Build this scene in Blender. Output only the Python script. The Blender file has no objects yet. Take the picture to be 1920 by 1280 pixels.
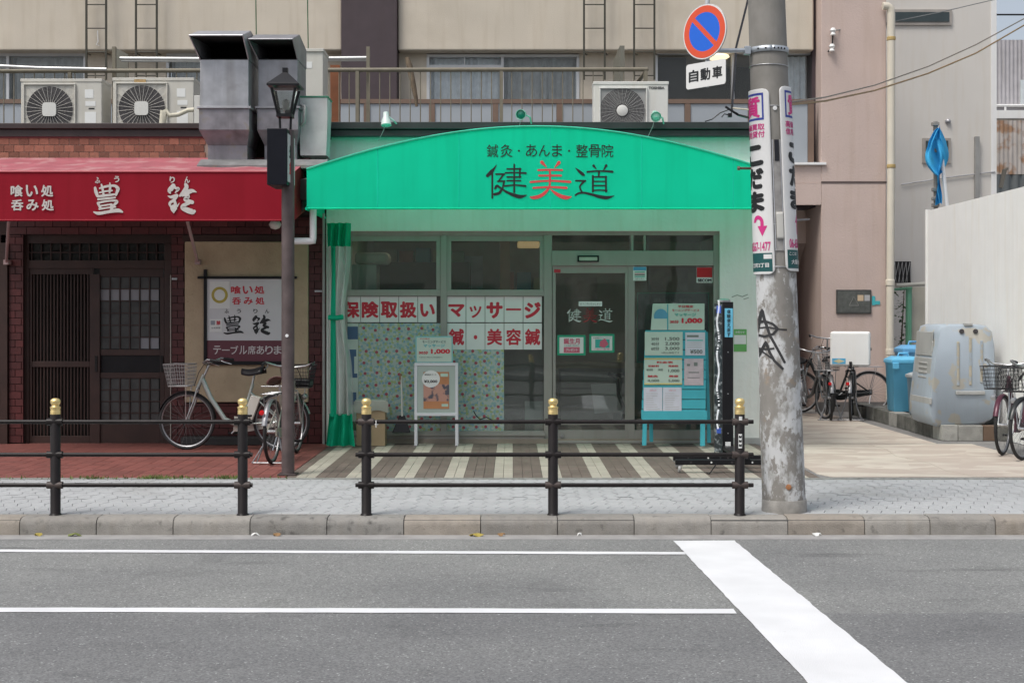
import bpy, bmesh, math, random
from mathutils import Vector, Matrix
random.seed(7)
scene = bpy.context.scene
COL = scene.collection
R = math.radians
F = 2500.0; EYE = 1.55; HOR = 590.0
# ---------------------------------------------------------------- camera
cam_d = bpy.data.cameras.new('camera'); cam = bpy.data.objects.new('camera', cam_d); COL.objects.link(cam)
cam.location = (0, 0, EYE); cam.rotation_euler = (R(90), 0, 0)
cam_d.sensor_width = 36; cam_d.lens = F/1920*36; cam_d.shift_y = -(640-HOR)/1920
cam_d.clip_end = 3000; cam_d.clip_start = 0.1
scene.camera = cam
# ---------------------------------------------------------------- sky, sun, exposure
SUN_EL, SUN_AZ = 60, 226          # azimuth measured clockwise from +Y: behind the camera, to its left
world = bpy.data.worlds.new('World'); scene.world = world; world.use_nodes = True
wn = world.node_tree.nodes; wl = world.node_tree.links
sky = wn.new('ShaderNodeTexSky'); sky.sky_type = 'NISHITA'; sky.sun_disc = False
sky.sun_elevation = R(SUN_EL); sky.sun_rotation = R(SUN_AZ)
sky.air_density = 1.0; sky.dust_density = 4.0; sky.ozone_density = 1.0
hs = wn.new('ShaderNodeHueSaturation'); hs.inputs['Saturation'].default_value = 0.5
wl.new(sky.outputs[0], hs.inputs['Color']); wl.new(hs.outputs[0], wn['Background'].inputs['Color'])
wn['Background'].inputs['Strength'].default_value = 0.12
sd = bpy.data.lights.new('sun', 'SUN'); sd.energy = 1.45; sd.angle = R(20); sd.color = (1, .965, .91)
sun = bpy.data.objects.new('sun', sd); COL.objects.link(sun)
_az, _el = R(SUN_AZ), R(SUN_EL)
_d = Vector((math.sin(_az)*math.cos(_el), math.cos(_az)*math.cos(_el), math.sin(_el)))
sun.rotation_euler = _d.to_track_quat('Z', 'Y').to_euler(); sun.location = _d*40
vs = scene.view_settings
vs.view_transform = 'Standard'; vs.look = 'None'; vs.gamma = 1; vs.exposure = 0.45; vs.use_curve_mapping = False

# ---------------------------------------------------------------- measuring helpers (metres from a sight line at a real depth)
def X(px, Y): return (px-960)*Y/F
def Z(py, Y): return EYE-(py-HOR)*Y/F
def P(px, py, Y): return (X(px, Y), Y, Z(py, Y))
# ---------------------------------------------------------------- objects
ORG = {}
def tag(o, label=None, cat=None, group=None, kind=None):
    if label: o['label'] = label
    if cat: o['category'] = cat
    if group: o['group'] = group
    if kind: o['kind'] = kind
    return o
def thing(name, label, cat, loc=(0, 0, 0), group=None, local=False):
    o = bpy.data.objects.new(name, None); COL.objects.link(o); o.location = loc
    o.empty_display_size = .1
    ORG[o.name] = Vector((0, 0, 0)) if local else Vector(loc)
    return tag(o, label, cat, group)
def org(o): return ORG.get(o.name, Vector((0, 0, 0))) if o else Vector((0, 0, 0))
def link_mesh(name, me, mat, parent=None):
    o = bpy.data.objects.new(name, me); COL.objects.link(o)
    if mat and not me.materials: me.materials.append(mat)
    if parent: o.parent = parent; ORG[o.name] = org(parent)
    return o
class MB:
    def __init__(s): s.v = []; s.f = []; s.x = None
    def add(s, v, f):
        n = len(s.v)
        if s.x is not None: v = [tuple(s.x @ Vector(p)) for p in v]
        s.v += [tuple(p) for p in v]; s.f += [tuple(i+n for i in q) for q in f]; return s
    def box(s, x0, x1, y0, y1, z0, z1):
        if x0 > x1: x0, x1 = x1, x0
        if y0 > y1: y0, y1 = y1, y0
        if z0 > z1: z0, z1 = z1, z0
        return s.add([(x0,y0,z0),(x1,y0,z0),(x1,y1,z0),(x0,y1,z0),(x0,y0,z1),(x1,y0,z1),(x1,y1,z1),(x0,y1,z1)],
                     [(0,3,2,1),(4,5,6,7),(0,1,5,4),(1,2,6,5),(2,3,7,6),(3,0,4,7)])
    def pbox(s, px0, py0, px1, py1, Y0, Y1):      # box whose front face at depth Y0 spans a sighted rectangle
        return s.box(X(px0, Y0), X(px1, Y0), Y0, Y1, Z(py1, Y0), Z(py0, Y0))
    def tube(s, pts, r, n=8, closed=False):
        pts = [Vector(p) for p in pts]; m = len(pts); v = []; f = []
        rr = r if isinstance(r, (list, tuple)) else [r]*m
        up = None
        for i, p in enumerate(pts):
            if closed: t = pts[(i+1) % m]-pts[i-1]
            else: t = pts[min(i+1, m-1)]-pts[max(i-1, 0)]
            t.normalize()
            if up is None:
                up = Vector((0, 0, 1)) if abs(t.z) < .9 else Vector((1, 0, 0))
            a = t.cross(up)
            if a.length < 1e-5: a = t.cross(Vector((1, .3, 0)))
            a.normalize(); b = a.cross(t).normalized(); up = b
            for k in range(n):
                w = 2*math.pi*k/n
                v.append(p+(a*math.cos(w)+b*math.sin(w))*rr[i])
        for i in range(m if closed else m-1):
            for k in range(n):
                j = (i+1) % m
                f.append((i*n+k, i*n+(k+1) % n, j*n+(k+1) % n, j*n+k))
        if not closed:
            f.append(tuple(range(n))[::-1]); f.append(tuple((m-1)*n+k for k in range(n)))
        return s.add(v, f)
    def lathe(s, prof, c=(0, 0, 0), n=20, axis='z'):   # prof: (radius, height)
        v = []; f = []; m = len(prof)
        for r, h in prof:
            r = max(r, 1e-4)
            for k in range(n):
                w = 2*math.pi*k/n; a, b = r*math.cos(w), r*math.sin(w)
                p = {'z': (a, b, h), 'y': (a, h, b), 'x': (h, a, b)}[axis]
                v.append((p[0]+c[0], p[1]+c[1], p[2]+c[2]))
        for i in range(m-1):
            for k in range(n): f.append((i*n+k, i*n+(k+1) % n, (i+1)*n+(k+1) % n, (i+1)*n+k))
        f.append(tuple(range(n))[::-1]); f.append(tuple((m-1)*n+k for k in range(n)))
        return s.add(v, f)
    def prism(s, poly, y0, y1):                        # poly in x,z, extruded along y
        n = len(poly)
        v = [(x, y0, z) for x, z in poly]+[(x, y1, z) for x, z in poly]
        f = [tuple(range(n)), tuple(range(2*n-1, n-1, -1))]
        f += [(i, i+n, (i+1) % n+n, (i+1) % n) for i in range(n)]
        return s.add(v, f)
    def prism_x(s, poly, x0, x1):                      # poly in y,z
        n = len(poly)
        v = [(x0, y, z) for y, z in poly]+[(x1, y, z) for y, z in poly]
        f = [tuple(range(n)), tuple(range(2*n-1, n-1, -1))]
        f += [(i, i+n, (i+1) % n+n, (i+1) % n) for i in range(n)]
        return s.add(v, f)
    def prism_z(s, poly, z0, z1):                      # poly in x,y
        n = len(poly)
        v = [(x, y, z0) for x, y in poly]+[(x, y, z1) for x, y in poly]
        f = [tuple(range(n))[::-1], tuple(range(n, 2*n))]
        f += [(i, (i+1) % n, (i+1) % n+n, i+n) for i in range(n)]
        return s.add(v, f)
    def quad(s, *p): return s.add(p, [tuple(range(len(p)))])
    def grid(s, fn, nu, nv):
        v = [fn(i/nu, j/nv) for j in range(nv+1) for i in range(nu+1)]
        f = [(j*(nu+1)+i, j*(nu+1)+i+1, (j+1)*(nu+1)+i+1, (j+1)*(nu+1)+i) for j in range(nv) for i in range(nu)]
        return s.add(v, f)
    def build(s, name, mat, parent=None, smooth=None, bevel=0, seg=2, solid=0, kind=None, fix=True):
        o0 = org(parent)
        me = bpy.data.meshes.new(name)
        me.from_pydata([(p[0]-o0.x, p[1]-o0.y, p[2]-o0.z) for p in s.v], [], s.f)
        if fix:
            bm = bmesh.new(); bm.from_mesh(me); bmesh.ops.recalc_face_normals(bm, faces=bm.faces); bm.to_mesh(me); bm.free()
        if smooth is not None:
            me.polygons.foreach_set('use_smooth', [True]*len(me.polygons))
            me.set_sharp_from_angle(angle=R(smooth))
        me.update()
        o = link_mesh(name, me, mat, parent)
        if solid:
            m = o.modifiers.new('thickness', 'SOLIDIFY'); m.thickness = solid; m.offset = 0
        if bevel:
            m = o.modifiers.new('edges', 'BEVEL'); m.width = bevel; m.segments = seg; m.limit_method = 'ANGLE'; m.angle_limit = R(40)
            if smooth is None:
                me.polygons.foreach_set('use_smooth', [True]*len(me.polygons)); m.harden_normals = True
        if kind: o['kind'] = kind
        return o
def solo(name, mb, mat, label, cat, group=None, **kw):
    """a thing that is a single mesh, its origin at its base centre"""
    xs = [p[0] for p in mb.v]; ys = [p[1] for p in mb.v]; zs = [p[2] for p in mb.v]
    c = Vector(((min(xs)+max(xs))/2, (min(ys)+max(ys))/2, min(zs)))
    mb.v = [(p[0]-c.x, p[1]-c.y, p[2]-c.z) for p in mb.v]
    o = mb.build(name, mat, None, **kw); o.location = c; ORG[o.name] = c
    return tag(o, label, cat, group)
def copy_tree(o, parent=None):
    c = o.copy(); COL.objects.link(c); c.parent = parent
    ORG[c.name] = ORG.get(o.name, Vector((0, 0, 0)))
    for ch in list(o.children): copy_tree(ch, c)
    return c
# ---------------------------------------------------------------- lettering (flat print raised a fraction of a millimetre)
_tc = {}
BRUSH = {  # brush strokes: runs of x, y, width
'健': [[(380,240,16),(310,340,60),(250,410,92),(160,500,80)],[(276,410,46),(276,1045,44)],[(370,462,44),(570,462,44)],[(556,465,46),(425,640,40)],[(405,635,40),(580,635,44)],[(568,640,46),(530,790,48),(450,920,70),(330,955,66)],
 [(345,810,50),(395,750,64),(500,815,46),(650,910,60),(850,990,90),(980,1012,86),(1115,975,18)],[(640,335,40),(970,335,44)],[(953,325,44),(950,545,44)],[(600,430,42),(850,424,38),(1095,438,50)],[(640,532,42),(970,532,42)],[(640,622,40),(970,622,40)],[(580,752,44),(830,730,38),(1085,752,52)],[(812,225,40),(812,905,44)]],
'美': [[(465,165,84),(575,280,20)],[(880,175,84),(775,292,18)],[(375,352,46),(660,345,48),(955,352,46)],[(400,482,46),(930,482,46)],[(660,350,48),(660,640,46),(640,750,50),(560,870,70),(420,970,82),(260,1005,76),(185,990,28)],[(195,635,52),(650,605,44),(1150,632,58)],[(260,775,48),(650,755,44),(1060,775,58)],[(670,800,14),(780,890,62),(920,970,86),(1060,1005,86),(1175,985,26)]],
'道': [[(170,330,12),(250,400,60),(340,475,76),(372,498,50)],[(180,632,42),(410,635,46)],[(385,640,54),(275,770,42),(325,905,40)],[(165,975,44),(250,930,46),(380,920,50),(560,960,60),(760,1015,80),(930,1035,80),(1100,990,14)],[(605,275,64),(670,352,16)],[(910,270,64),(845,382,22)],[(455,420,48),(750,400,40),(1060,418,56)],[(740,410,54),(725,530,36)],[(588,520,48),(588,892,48)],[(580,542,34),(915,540,40)],[(902,535,44),(905,890,46)],[(600,648,32),(890,648,32)],[(600,748,34),(890,748,34)],[(580,865,36),(750,856,34),(925,868,38)]],
'豊': [[(290,405,60),(312,500,84),(352,605,66)],[(360,612,60),(600,582,60),(815,560,46)],[(448,325,40),(475,430,60),(500,570,52)],[(655,285,26),(662,400,60),(650,510,52)],[(405,415,40),(560,372,56),(760,352,60),(848,410,84),(848,460,80),(808,575,56)],[(400,520,38),(560,486,40),(710,470,40)],[(368,682,50),(560,662,50),(785,640,44)],[(360,775,60),(420,880,60)],[(360,770,56),(560,728,46),(770,712,50),(835,742,66),(760,815,60)],[(440,838,40),(700,798,40)],[(400,915,50),(600,885,40),(790,862,46)],[(700,830,76),(705,945,84)],[(265,988,36),(380,1020,76),(620,982,72),(850,950,92),(962,985,46)]],
'鈴': [[(375,325,56),(350,400,120),(300,470,104),(318,535,30)],[(400,330,70),(440,400,60),(515,425,74),(440,515,26)],[(270,600,26),(345,625,76),(470,590,90)],[(470,600,86),(400,700,70),(305,775,66),(325,850,46)],[(415,710,70),(440,800,76),(400,900,170),(400,1015,20)],[(540,770,10),(482,850,46)],[(690,315,76),(712,380,100),(650,500,112),(555,592,54)],[(620,585,60),(760,500,112),(850,472,90),(950,502,20)],[(700,580,96),(745,610,100),(680,680,90),(760,725,100),(850,752,94)],[(770,770,80),(640,830,92),(622,890,110),(720,940,130),(850,985,130),(895,975,86)]],
}
def brush(s):
    V = []; Fc = []
    for k, st in enumerate(BRUSH[s]):
        P_ = [Vector((x, -y, w)) for x, y, w in st]; Q = []
        for i in range(len(P_)-1):           # smooth the run
            a, b, c, d = P_[max(i-1, 0)], P_[i], P_[i+1], P_[min(i+2, len(P_)-1)]
            for j in range(6):
                t = j/6; Q.append(.5*((2*b)+(c-a)*t+(2*a-5*b+4*c-d)*t*t+(3*b-a-3*c+d)*t**3))
        Q.append(P_[-1])
        n0 = len(V)
        for i, q in enumerate(Q):
            d = Q[min(i+1, len(Q)-1)]-Q[max(i-1, 0)]; L = math.hypot(d.x, d.y) or 1; nx, ny = -d.y/L, d.x/L; w = max(q.z, 6)/2
            V += [(q.x+nx*w, q.y+ny*w, k), (q.x-nx*w, q.y-ny*w, k)]
        Fc += [(n0+2*i, n0+2*i+1, n0+2*i+3, n0+2*i+2) for i in range(len(Q)-1)]
        for e, q in ((0, Q[0]), (1, Q[-1])):   # rounded ends
            n1 = len(V); w = max(q.z, 6)/2; V += [(q.x+w*math.cos(a*math.pi/6), q.y+w*math.sin(a*math.pi/6), k+.5) for a in range(12)]; Fc.append(tuple(range(n1, n1+12)))
    x0 = min(p[0] for p in V); x1 = max(p[0] for p in V); y0 = min(p[1] for p in V); y1 = max(p[1] for p in V)
    return [((x-x0)/(x1-x0), (y-y0)/(y1-y0), k) for x, y, k in V], Fc, (x1-x0)/(y1-y0)
def glyphs(s, bold=0.0):
    """verts (x,z in an em square, boxed to 0..1), faces, aspect"""
    key = (s, bold)
    if key in _tc: return _tc[key]
    if bold == 'brush': _tc[key] = brush(s); return _tc[key]
    cu = bpy.data.curves.new('lettering', 'FONT'); cu.body = s; cu.size = 1; cu.resolution_u = 3
    o = bpy.data.objects.new('lettering', cu); COL.objects.link(o)
    me = bpy.data.meshes.new_from_object(o.evaluated_get(bpy.context.evaluated_depsgraph_get()))
    vv = [(v.co.x, v.co.y) for v in me.vertices]; ff = [tuple(p.vertices) for p in me.polygons]
    bpy.data.objects.remove(o); bpy.data.curves.remove(cu); bpy.data.meshes.remove(me)
    V = []; Fc = []
    offs = [(0, 0, 0)]
    if bold:
        offs += [(math.cos(a*math.pi/4)*bold, math.sin(a*math.pi/4)*bold, a+1) for a in range(8)]
    for dx, dy, k in offs:
        n = len(V); V += [(x+dx, y+dy, k) for x, y in vv]; Fc += [tuple(i+n for i in q) for q in ff]
    x0 = min(p[0] for p in V); x1 = max(p[0] for p in V); y0 = min(p[1] for p in V); y1 = max(p[1] for p in V)
    V = [((x-x0)/(x1-x0), (y-y0)/max(y1-y0, 1e-4), k) for x, y, k in V]
    _tc[key] = (V, Fc, (x1-x0)/max(y1-y0, 1e-4)); return _tc[key]
def lettering(s, x0, x1, z0, z1, y, mat, parent, bold=0, name='lettering', fn=None):
    """print s in the box x0..x1, z0..z1 on a face at depth y that looks towards -y"""
    V, Fc, _ = glyphs(s, bold)
    mb = MB()
    g = fn or (lambda x, z, d: (x, y-d, z))
    mb.add([g(x0+(x1-x0)*u, z0+(z1-z0)*w, .0008+.00012*k) for u, w, k in V], Fc)
    return mb.build(name, mat, parent, fix=False)
def T(s, px0, py0, px1, py1, Y, mat, parent, bold=0, name='lettering'):
    return lettering(s, X(px0, Y), X(px1, Y), Z(py1, Y), Z(py0, Y), Y, mat, parent, bold, name)
# ---------------------------------------------------------------- materials
def new_mat(name):
    m = bpy.data.materials.new(name); m.use_nodes = True
    nt = m.node_tree; return m, nt.nodes, nt.links, nt.nodes['Principled BSDF']
def sc(c, k): return tuple(min(1, max(0, x*k)) for x in c)
def mat(name, c, rough=.6, metal=0, var=.12, scale=4, bump=0, bscale=60, streak=0, rnd=0, c2=None, cov=.5, c2scale=3, spec=None, coat=0, dirt=None, soft=.12):
    m, n, l, b = new_mat(name)
    tc = n.new('ShaderNodeTexCoord')
    b.inputs['Roughness'].default_value = rough; b.inputs['Metallic'].default_value = metal
    if spec is not None: b.inputs['Specular IOR Level'].default_value = spec
    if coat: b.inputs['Coat Weight'].default_value = coat; b.inputs['Coat Roughness'].default_value = .1
    def noise(scl, detail=5, mp=None):
        t = n.new('ShaderNodeTexNoise'); t.inputs['Scale'].default_value = scl; t.inputs['Detail'].default_value = detail
        if mp:
            q = n.new('ShaderNodeMapping'); q.inputs['Scale'].default_value = mp; l.new(tc.outputs['Object'], q.inputs[0]); l.new(q.outputs[0], t.inputs[0])
        else: l.new(tc.outputs['Object'], t.inputs[0])
        return t.outputs[0]
    def ramp(x, p0, p1):
        r = n.new('ShaderNodeMapRange'); r.inputs[1].default_value = p0; r.inputs[2].default_value = p1; l.new(x, r.inputs[0]); return r.outputs[0]
    def mix(fac, a, bb, mode='MIX'):
        k = n.new('ShaderNodeMix'); k.data_type = 'RGBA'; k.blend_type = mode
        for s, v in ((k.inputs[0], fac), (k.inputs[6], a), (k.inputs[7], bb)):
            if isinstance(v, (int, float)): s.default_value = v
            elif isinstance(v, tuple): s.default_value = v[:3]+(1,)
            else: l.new(v, s)
        return k.outputs[2]
    col = c
    if var: col = mix(ramp(noise(scale), .3, .7), sc(c, 1-var), sc(c, 1+var))
    if c2: col = mix(ramp(noise(c2scale, 8), cov-soft/2, cov+soft/2), c2, col)
    if streak:
        col = mix(ramp(noise(1, 6, (9, 9, .7)), .5, .85), col, mix(1.0, col, sc((1, .97, .92), 1-streak), 'MULTIPLY'))
    if dirt: col = mix(ramp(noise(dirt[1], 9), dirt[2], dirt[2]+.2), col, dirt[0])
    if rnd:
        oi = n.new('ShaderNodeObjectInfo'); mr = n.new('ShaderNodeMapRange'); mr.inputs[3].default_value = 1-rnd; mr.inputs[4].default_value = 1+rnd
        l.new(oi.outputs['Random'], mr.inputs[0])
        cc = n.new('ShaderNodeCombineXYZ'); [l.new(mr.outputs[0], cc.inputs[i]) for i in range(3)]
        col = mix(1.0, col, cc.outputs[0], 'MULTIPLY')
    if isinstance(col, tuple): b.inputs['Base Color'].default_value = col[:3]+(1,)
    else: l.new(col, b.inputs['Base Color'])
    if bump:
        bp = n.new('ShaderNodeBump'); bp.inputs['Strength'].default_value = bump; bp.inputs['Distance'].default_value = .01
        l.new(noise(bscale, 6), bp.inputs['Height']); l.new(bp.outputs[0], b.inputs['Normal'])
    return m
def glass(name, tint=(.9, .95, .93), refl=1.0, dust=.04):
    m, n, l, b = new_mat(name); n.remove(b)
    tr = n.new('ShaderNodeBsdfTransparent'); tr.inputs[0].default_value = tint+(1,)
    gl = n.new('ShaderNodeBsdfGlossy'); gl.inputs['Roughness'].default_value = .02
    fr = n.new('ShaderNodeFresnel'); fr.inputs[0].default_value = 1.5
    tcx = n.new('ShaderNodeTexCoord'); nz = n.new('ShaderNodeTexNoise'); nz.inputs['Scale'].default_value = 1.3
    l.new(tcx.outputs['Object'], nz.inputs[0])
    bp = n.new('ShaderNodeBump'); bp.inputs['Strength'].default_value = .05; bp.inputs['Distance'].default_value = .05
    l.new(nz.outputs[0], bp.inputs['Height']); l.new(bp.outputs[0], gl.inputs['Normal'])
    mu = n.new('ShaderNodeMath'); mu.operation = 'MULTIPLY'; mu.inputs[1].default_value = refl; l.new(fr.outputs[0], mu.inputs[0])
    mx = n.new('ShaderNodeMixShader'); l.new(mu.outputs[0], mx.inputs[0]); l.new(tr.outputs[0], mx.inputs[1]); l.new(gl.outputs[0], mx.inputs[2])
    df = n.new('ShaderNodeBsdfDiffuse'); df.inputs[0].default_value = (.55, .56, .52, 1)   # film of dust
    m2 = n.new('ShaderNodeMixShader'); m2.inputs[0].default_value = dust; l.new(mx.outputs[0], m2.inputs[1]); l.new(df.outputs[0], m2.inputs[2])
    l.new(m2.outputs[0], n['Material Output'].inputs[0]); return m
def cloth(name, c, trans=.3, rough=.55, var=.06):
    """sheet vinyl or curtain that lets some daylight through"""
    m = mat(name, c, rough=rough, var=var, scale=2, streak=.14, spec=.12)
    n = m.node_tree.nodes; l = m.node_tree.links; b = n['Principled BSDF']
    t = n.new('ShaderNodeBsdfTranslucent'); t.inputs[0].default_value = c+(1,)
    mx = n.new('ShaderNodeMixShader'); mx.inputs[0].default_value = trans
    l.new(b.outputs[0], mx.inputs[1]); l.new(t.outputs[0], mx.inputs[2]); l.new(mx.outputs[0], n['Material Output'].inputs[0])
    return m
def vinyl(name, c, alpha=.5):
    m = mat(name, c, rough=.35, var=.1, streak=.2)
    m.node_tree.nodes['Principled BSDF'].inputs['Alpha'].default_value = alpha; return m
M = {}
M['black'] = mat('black paint', (.013, .013, .015), .38, var=.2, spec=.25)
M['black_matte'] = mat('black matte', (.012, .012, .012), .8, var=.2)
M['rubber'] = mat('tyre rubber', (.02, .02, .021), .75, var=.25, scale=20)
M['chrome'] = mat('bare steel', (.48, .49, .50), .34, .9, var=.15, scale=30)
M['spoke'] = mat('dull spokes', (.16, .16, .165), .5, .5, var=.1)
M['rim'] = mat('brushed rim', (.30, .30, .31), .42, .8, var=.1, scale=20)
M['alu'] = mat('aluminium', (.42, .41, .385), .45, .35, var=.06, streak=.12)
M['alu_dark'] = mat('bronze aluminium', (.20, .135, .10), .45, .25, var=.08)
M['zinc'] = mat('zinc sheet', (.40, .405, .425), .42, .5, var=.16, scale=6, streak=.28, dirt=((.24, .235, .23), 4, .60))
M['white'] = mat('white paint', (.78, .78, .77), .5, var=.03, streak=.06)
M['paper'] = mat('white paper', (.74, .75, .73), .7, var=.03)
M['ink'] = mat('black ink', (.012, .013, .014), .5, var=0)
M['red_ink'] = mat('red print', (.55, .025, .045), .5, var=.05)
M['brass'] = mat('brass', (.86, .66, .30), .36, .75, var=.12, scale=20)
M['glass'] = glass('window glass', (.9, .95, .93), 2.1, .05)
# ================================================================ the setting
def asphalt(name, c, c_near=None):
    m, n, l, b = new_mat(name)
    tc = n.new('ShaderNodeTexCoord')
    def nz(s, d=4, mp=None):
        t = n.new('ShaderNodeTexNoise'); t.inputs['Scale'].default_value = s; t.inputs['Detail'].default_value = d
        if mp:
            q = n.new('ShaderNodeMapping'); q.inputs['Scale'].default_value = mp; l.new(tc.outputs['Object'], q.inputs[0]); l.new(q.outputs[0], t.inputs[0])
        else: l.new(tc.outputs['Object'], t.inputs[0])
        return t.outputs[0]
    def rng(x, a, bb, c0=0, c1=1):
        r = n.new('ShaderNodeMapRange'); r.inputs[1].default_value = a; r.inputs[2].default_value = bb; r.inputs[3].default_value = c0; r.inputs[4].default_value = c1
        l.new(x, r.inputs[0]); return r.outputs[0]
    def mix(f, a, bb, mode='MIX'):
        k = n.new('ShaderNodeMix'); k.data_type = 'RGBA'; k.blend_type = mode
        for s, v in ((k.inputs[0], f), (k.inputs[6], a), (k.inputs[7], bb)):
            if isinstance(v, (int, float)): s.default_value = v
            elif isinstance(v, tuple): s.default_value = v+(1,)
            else: l.new(v, s)
        return k.outputs[2]
    v = n.new('ShaderNodeTexVoronoi'); v.inputs['Scale'].default_value = 110; l.new(tc.outputs['Object'], v.inputs[0])
    sep = n.new('ShaderNodeSeparateColor'); l.new(v.outputs['Color'], sep.inputs[0])
    col = c
    if c_near:
        sx = n.new('ShaderNodeSeparateXYZ'); l.new(tc.outputs['Object'], sx.inputs[0])
        ad = n.new('ShaderNodeMath'); ad.operation = 'ADD'; l.new(sx.outputs[1], ad.inputs[0])
        w = n.new('ShaderNodeMath'); w.operation = 'MULTIPLY'; w.inputs[1].default_value = .12; l.new(nz(3), w.inputs[0]); l.new(w.outputs[0], ad.inputs[1])
        col = mix(rng(ad.outputs[0], 7.58, 7.62), c_near, c)
    col = mix(rng(nz(.7, 6), .35, .65), mix(1.0, col, (.88, .88, .89), 'MULTIPLY'), mix(1.0, col, (1.1, 1.1, 1.09), 'MULTIPLY'))
    col = mix(rng(sep.outputs[0], .0, 1.0), mix(1.0, col, (.70, .70, .70), 'MULTIPLY'), mix(1.0, col, (1.3, 1.3, 1.28), 'MULTIPLY'))
    col = mix(rng(sep.outputs[1], .975, .985), col, mix(1.0, col, (1.9, 1.9, 1.87), 'MULTIPLY'))
    # oil spots and scuffs: short dark smears along the driving direction
    col = mix(rng(nz(1, 4, (.7, 3.0, 1)), .64, .74, 0, .6), col, mix(1.0, col, (.45, .45, .46), 'MULTIPLY'))
    # wheel tracks polished darker along the lane, and a grimy margin next to the gutter
    col = mix(rng(nz(1, 3, (.12, 1.3, 1)), .42, .62, 0, .5), col, mix(1.0, col, (.86, .86, .865), 'MULTIPLY'))
    col = mix(rng(nz(1, 8, (2.2, 2.6, 1)), .60, .66, 0, .35), col, mix(1.0, col, (.72, .72, .72), 'MULTIPLY'))
    l.new(col, b.inputs['Base Color']); b.inputs['Roughness'].default_value = .85
    bp = n.new('ShaderNodeBump'); bp.inputs['Strength'].default_value = .5; bp.inputs['Distance'].default_value = .004
    l.new(sep.outputs[2], bp.inputs['Height']); l.new(bp.outputs[0], b.inputs['Normal'])
    return m
ROAD = -.135
g = MB().quad((-900, -900, -.45), (900, -900, -.45), (900, 900, -.45), (-900, 900, -.45)).build('ground', mat('far ground', (.16, .16, .15), .9), None); g['kind'] = 'structure'
road = MB().box(-60, 60, -2.2, 10.0, -.44, ROAD).build('road', asphalt('asphalt', (.205, .209, .207), (.17, .173, .176)), None); road['kind'] = 'structure'
gut = MB().box(-60, 60, 10.0, 10.2, -.44, ROAD+.003).build('gutter', mat('gutter concrete', (.30, .295, .29), .85, var=.15, scale=6, bump=.3, bscale=120), None); gut['kind'] = 'structure'
lot = MB().box(-60, 60, 10.39, 60, -.44, -.06).build('terrain', mat('bedding mortar', (.12, .12, .115), .9, var=.2), None); lot['kind'] = 'structure'
# road paint
M['road_paint'] = mat('road paint', (.72, .73, .745), .6, var=.06, scale=3, bump=.35, bscale=150, dirt=((.36, .36, .36), 30, .70))
def stripe(name, a, b_, w, z, label):
    (x0, y0), (x1, y1) = a, b_
    d = Vector((x1-x0, y1-y0)); nrm = Vector((-d.y, d.x)).normalized(); N = 60
    def fn(u, v):
        x = x0+(x1-x0)*u; y = y0+(y1-y0)*u; k = (v-.5)*w+random.uniform(-.004, .004)
        return (x+nrm.x*k, y+nrm.y*k, z)
    o = MB().grid(fn, N, 1).build(name, M['road_paint'], None); tag(o, kind='structure'); return o
stripe('road_line', (-9, 9.63), (X(1285, 9.4), 9.415), .10, ROAD+.004, '')
stripe('road_line', (-8, 7.66), (X(1378, 7.58), 7.575), .115, ROAD+.004, '')
stripe('stop_line', (X(1319.5, 9.93), 9.93), (1.64, 4.6), .455, ROAD+.006, '')
# kerb of cast stones
kerb = MB().box(-12, 12, 10.215, 10.37, -.40, -.02).build('kerb', mat('kerb bed', (.10, .10, .095), .9), None); kerb['kind'] = 'structure'
kp = [(10.2, -.36), (10.2, -.060), (10.205, -.036), (10.219, -.016), (10.24, -.004), (10.27, 0.0), (10.385, 0.001), (10.385, -.36)]
kms = [mat('kerb stone '+str(i), c, .85, var=.14, scale=9, bump=.5, bscale=90, rnd=.10, dirt=(sc(c, .35), 14, d), streak=.2) for i, (c, d) in
       enumerate([((.275, .262, .24), .60), ((.295, .265, .228), .62), ((.25, .242, .225), .54)])]
x = -12.0; i = 0
while x < 12:
    L = .588 if not (2.15 < x < 4.0) else (.33 if i % 3 == 0 else .5)
    dz = random.uniform(-.004, .003); dy = random.uniform(-.004, .004)
    mb = MB().prism_x([(y+dy, z+dz) for y, z in kp], x+.0022, x+L-.0022)
    k = kms[1] if random.random() < .35 else (kms[2] if random.random() < .3 else kms[0])
    mb.build('kerb_stone', k, kerb, bevel=.004, seg=1)
    x += L; i += 1
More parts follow.
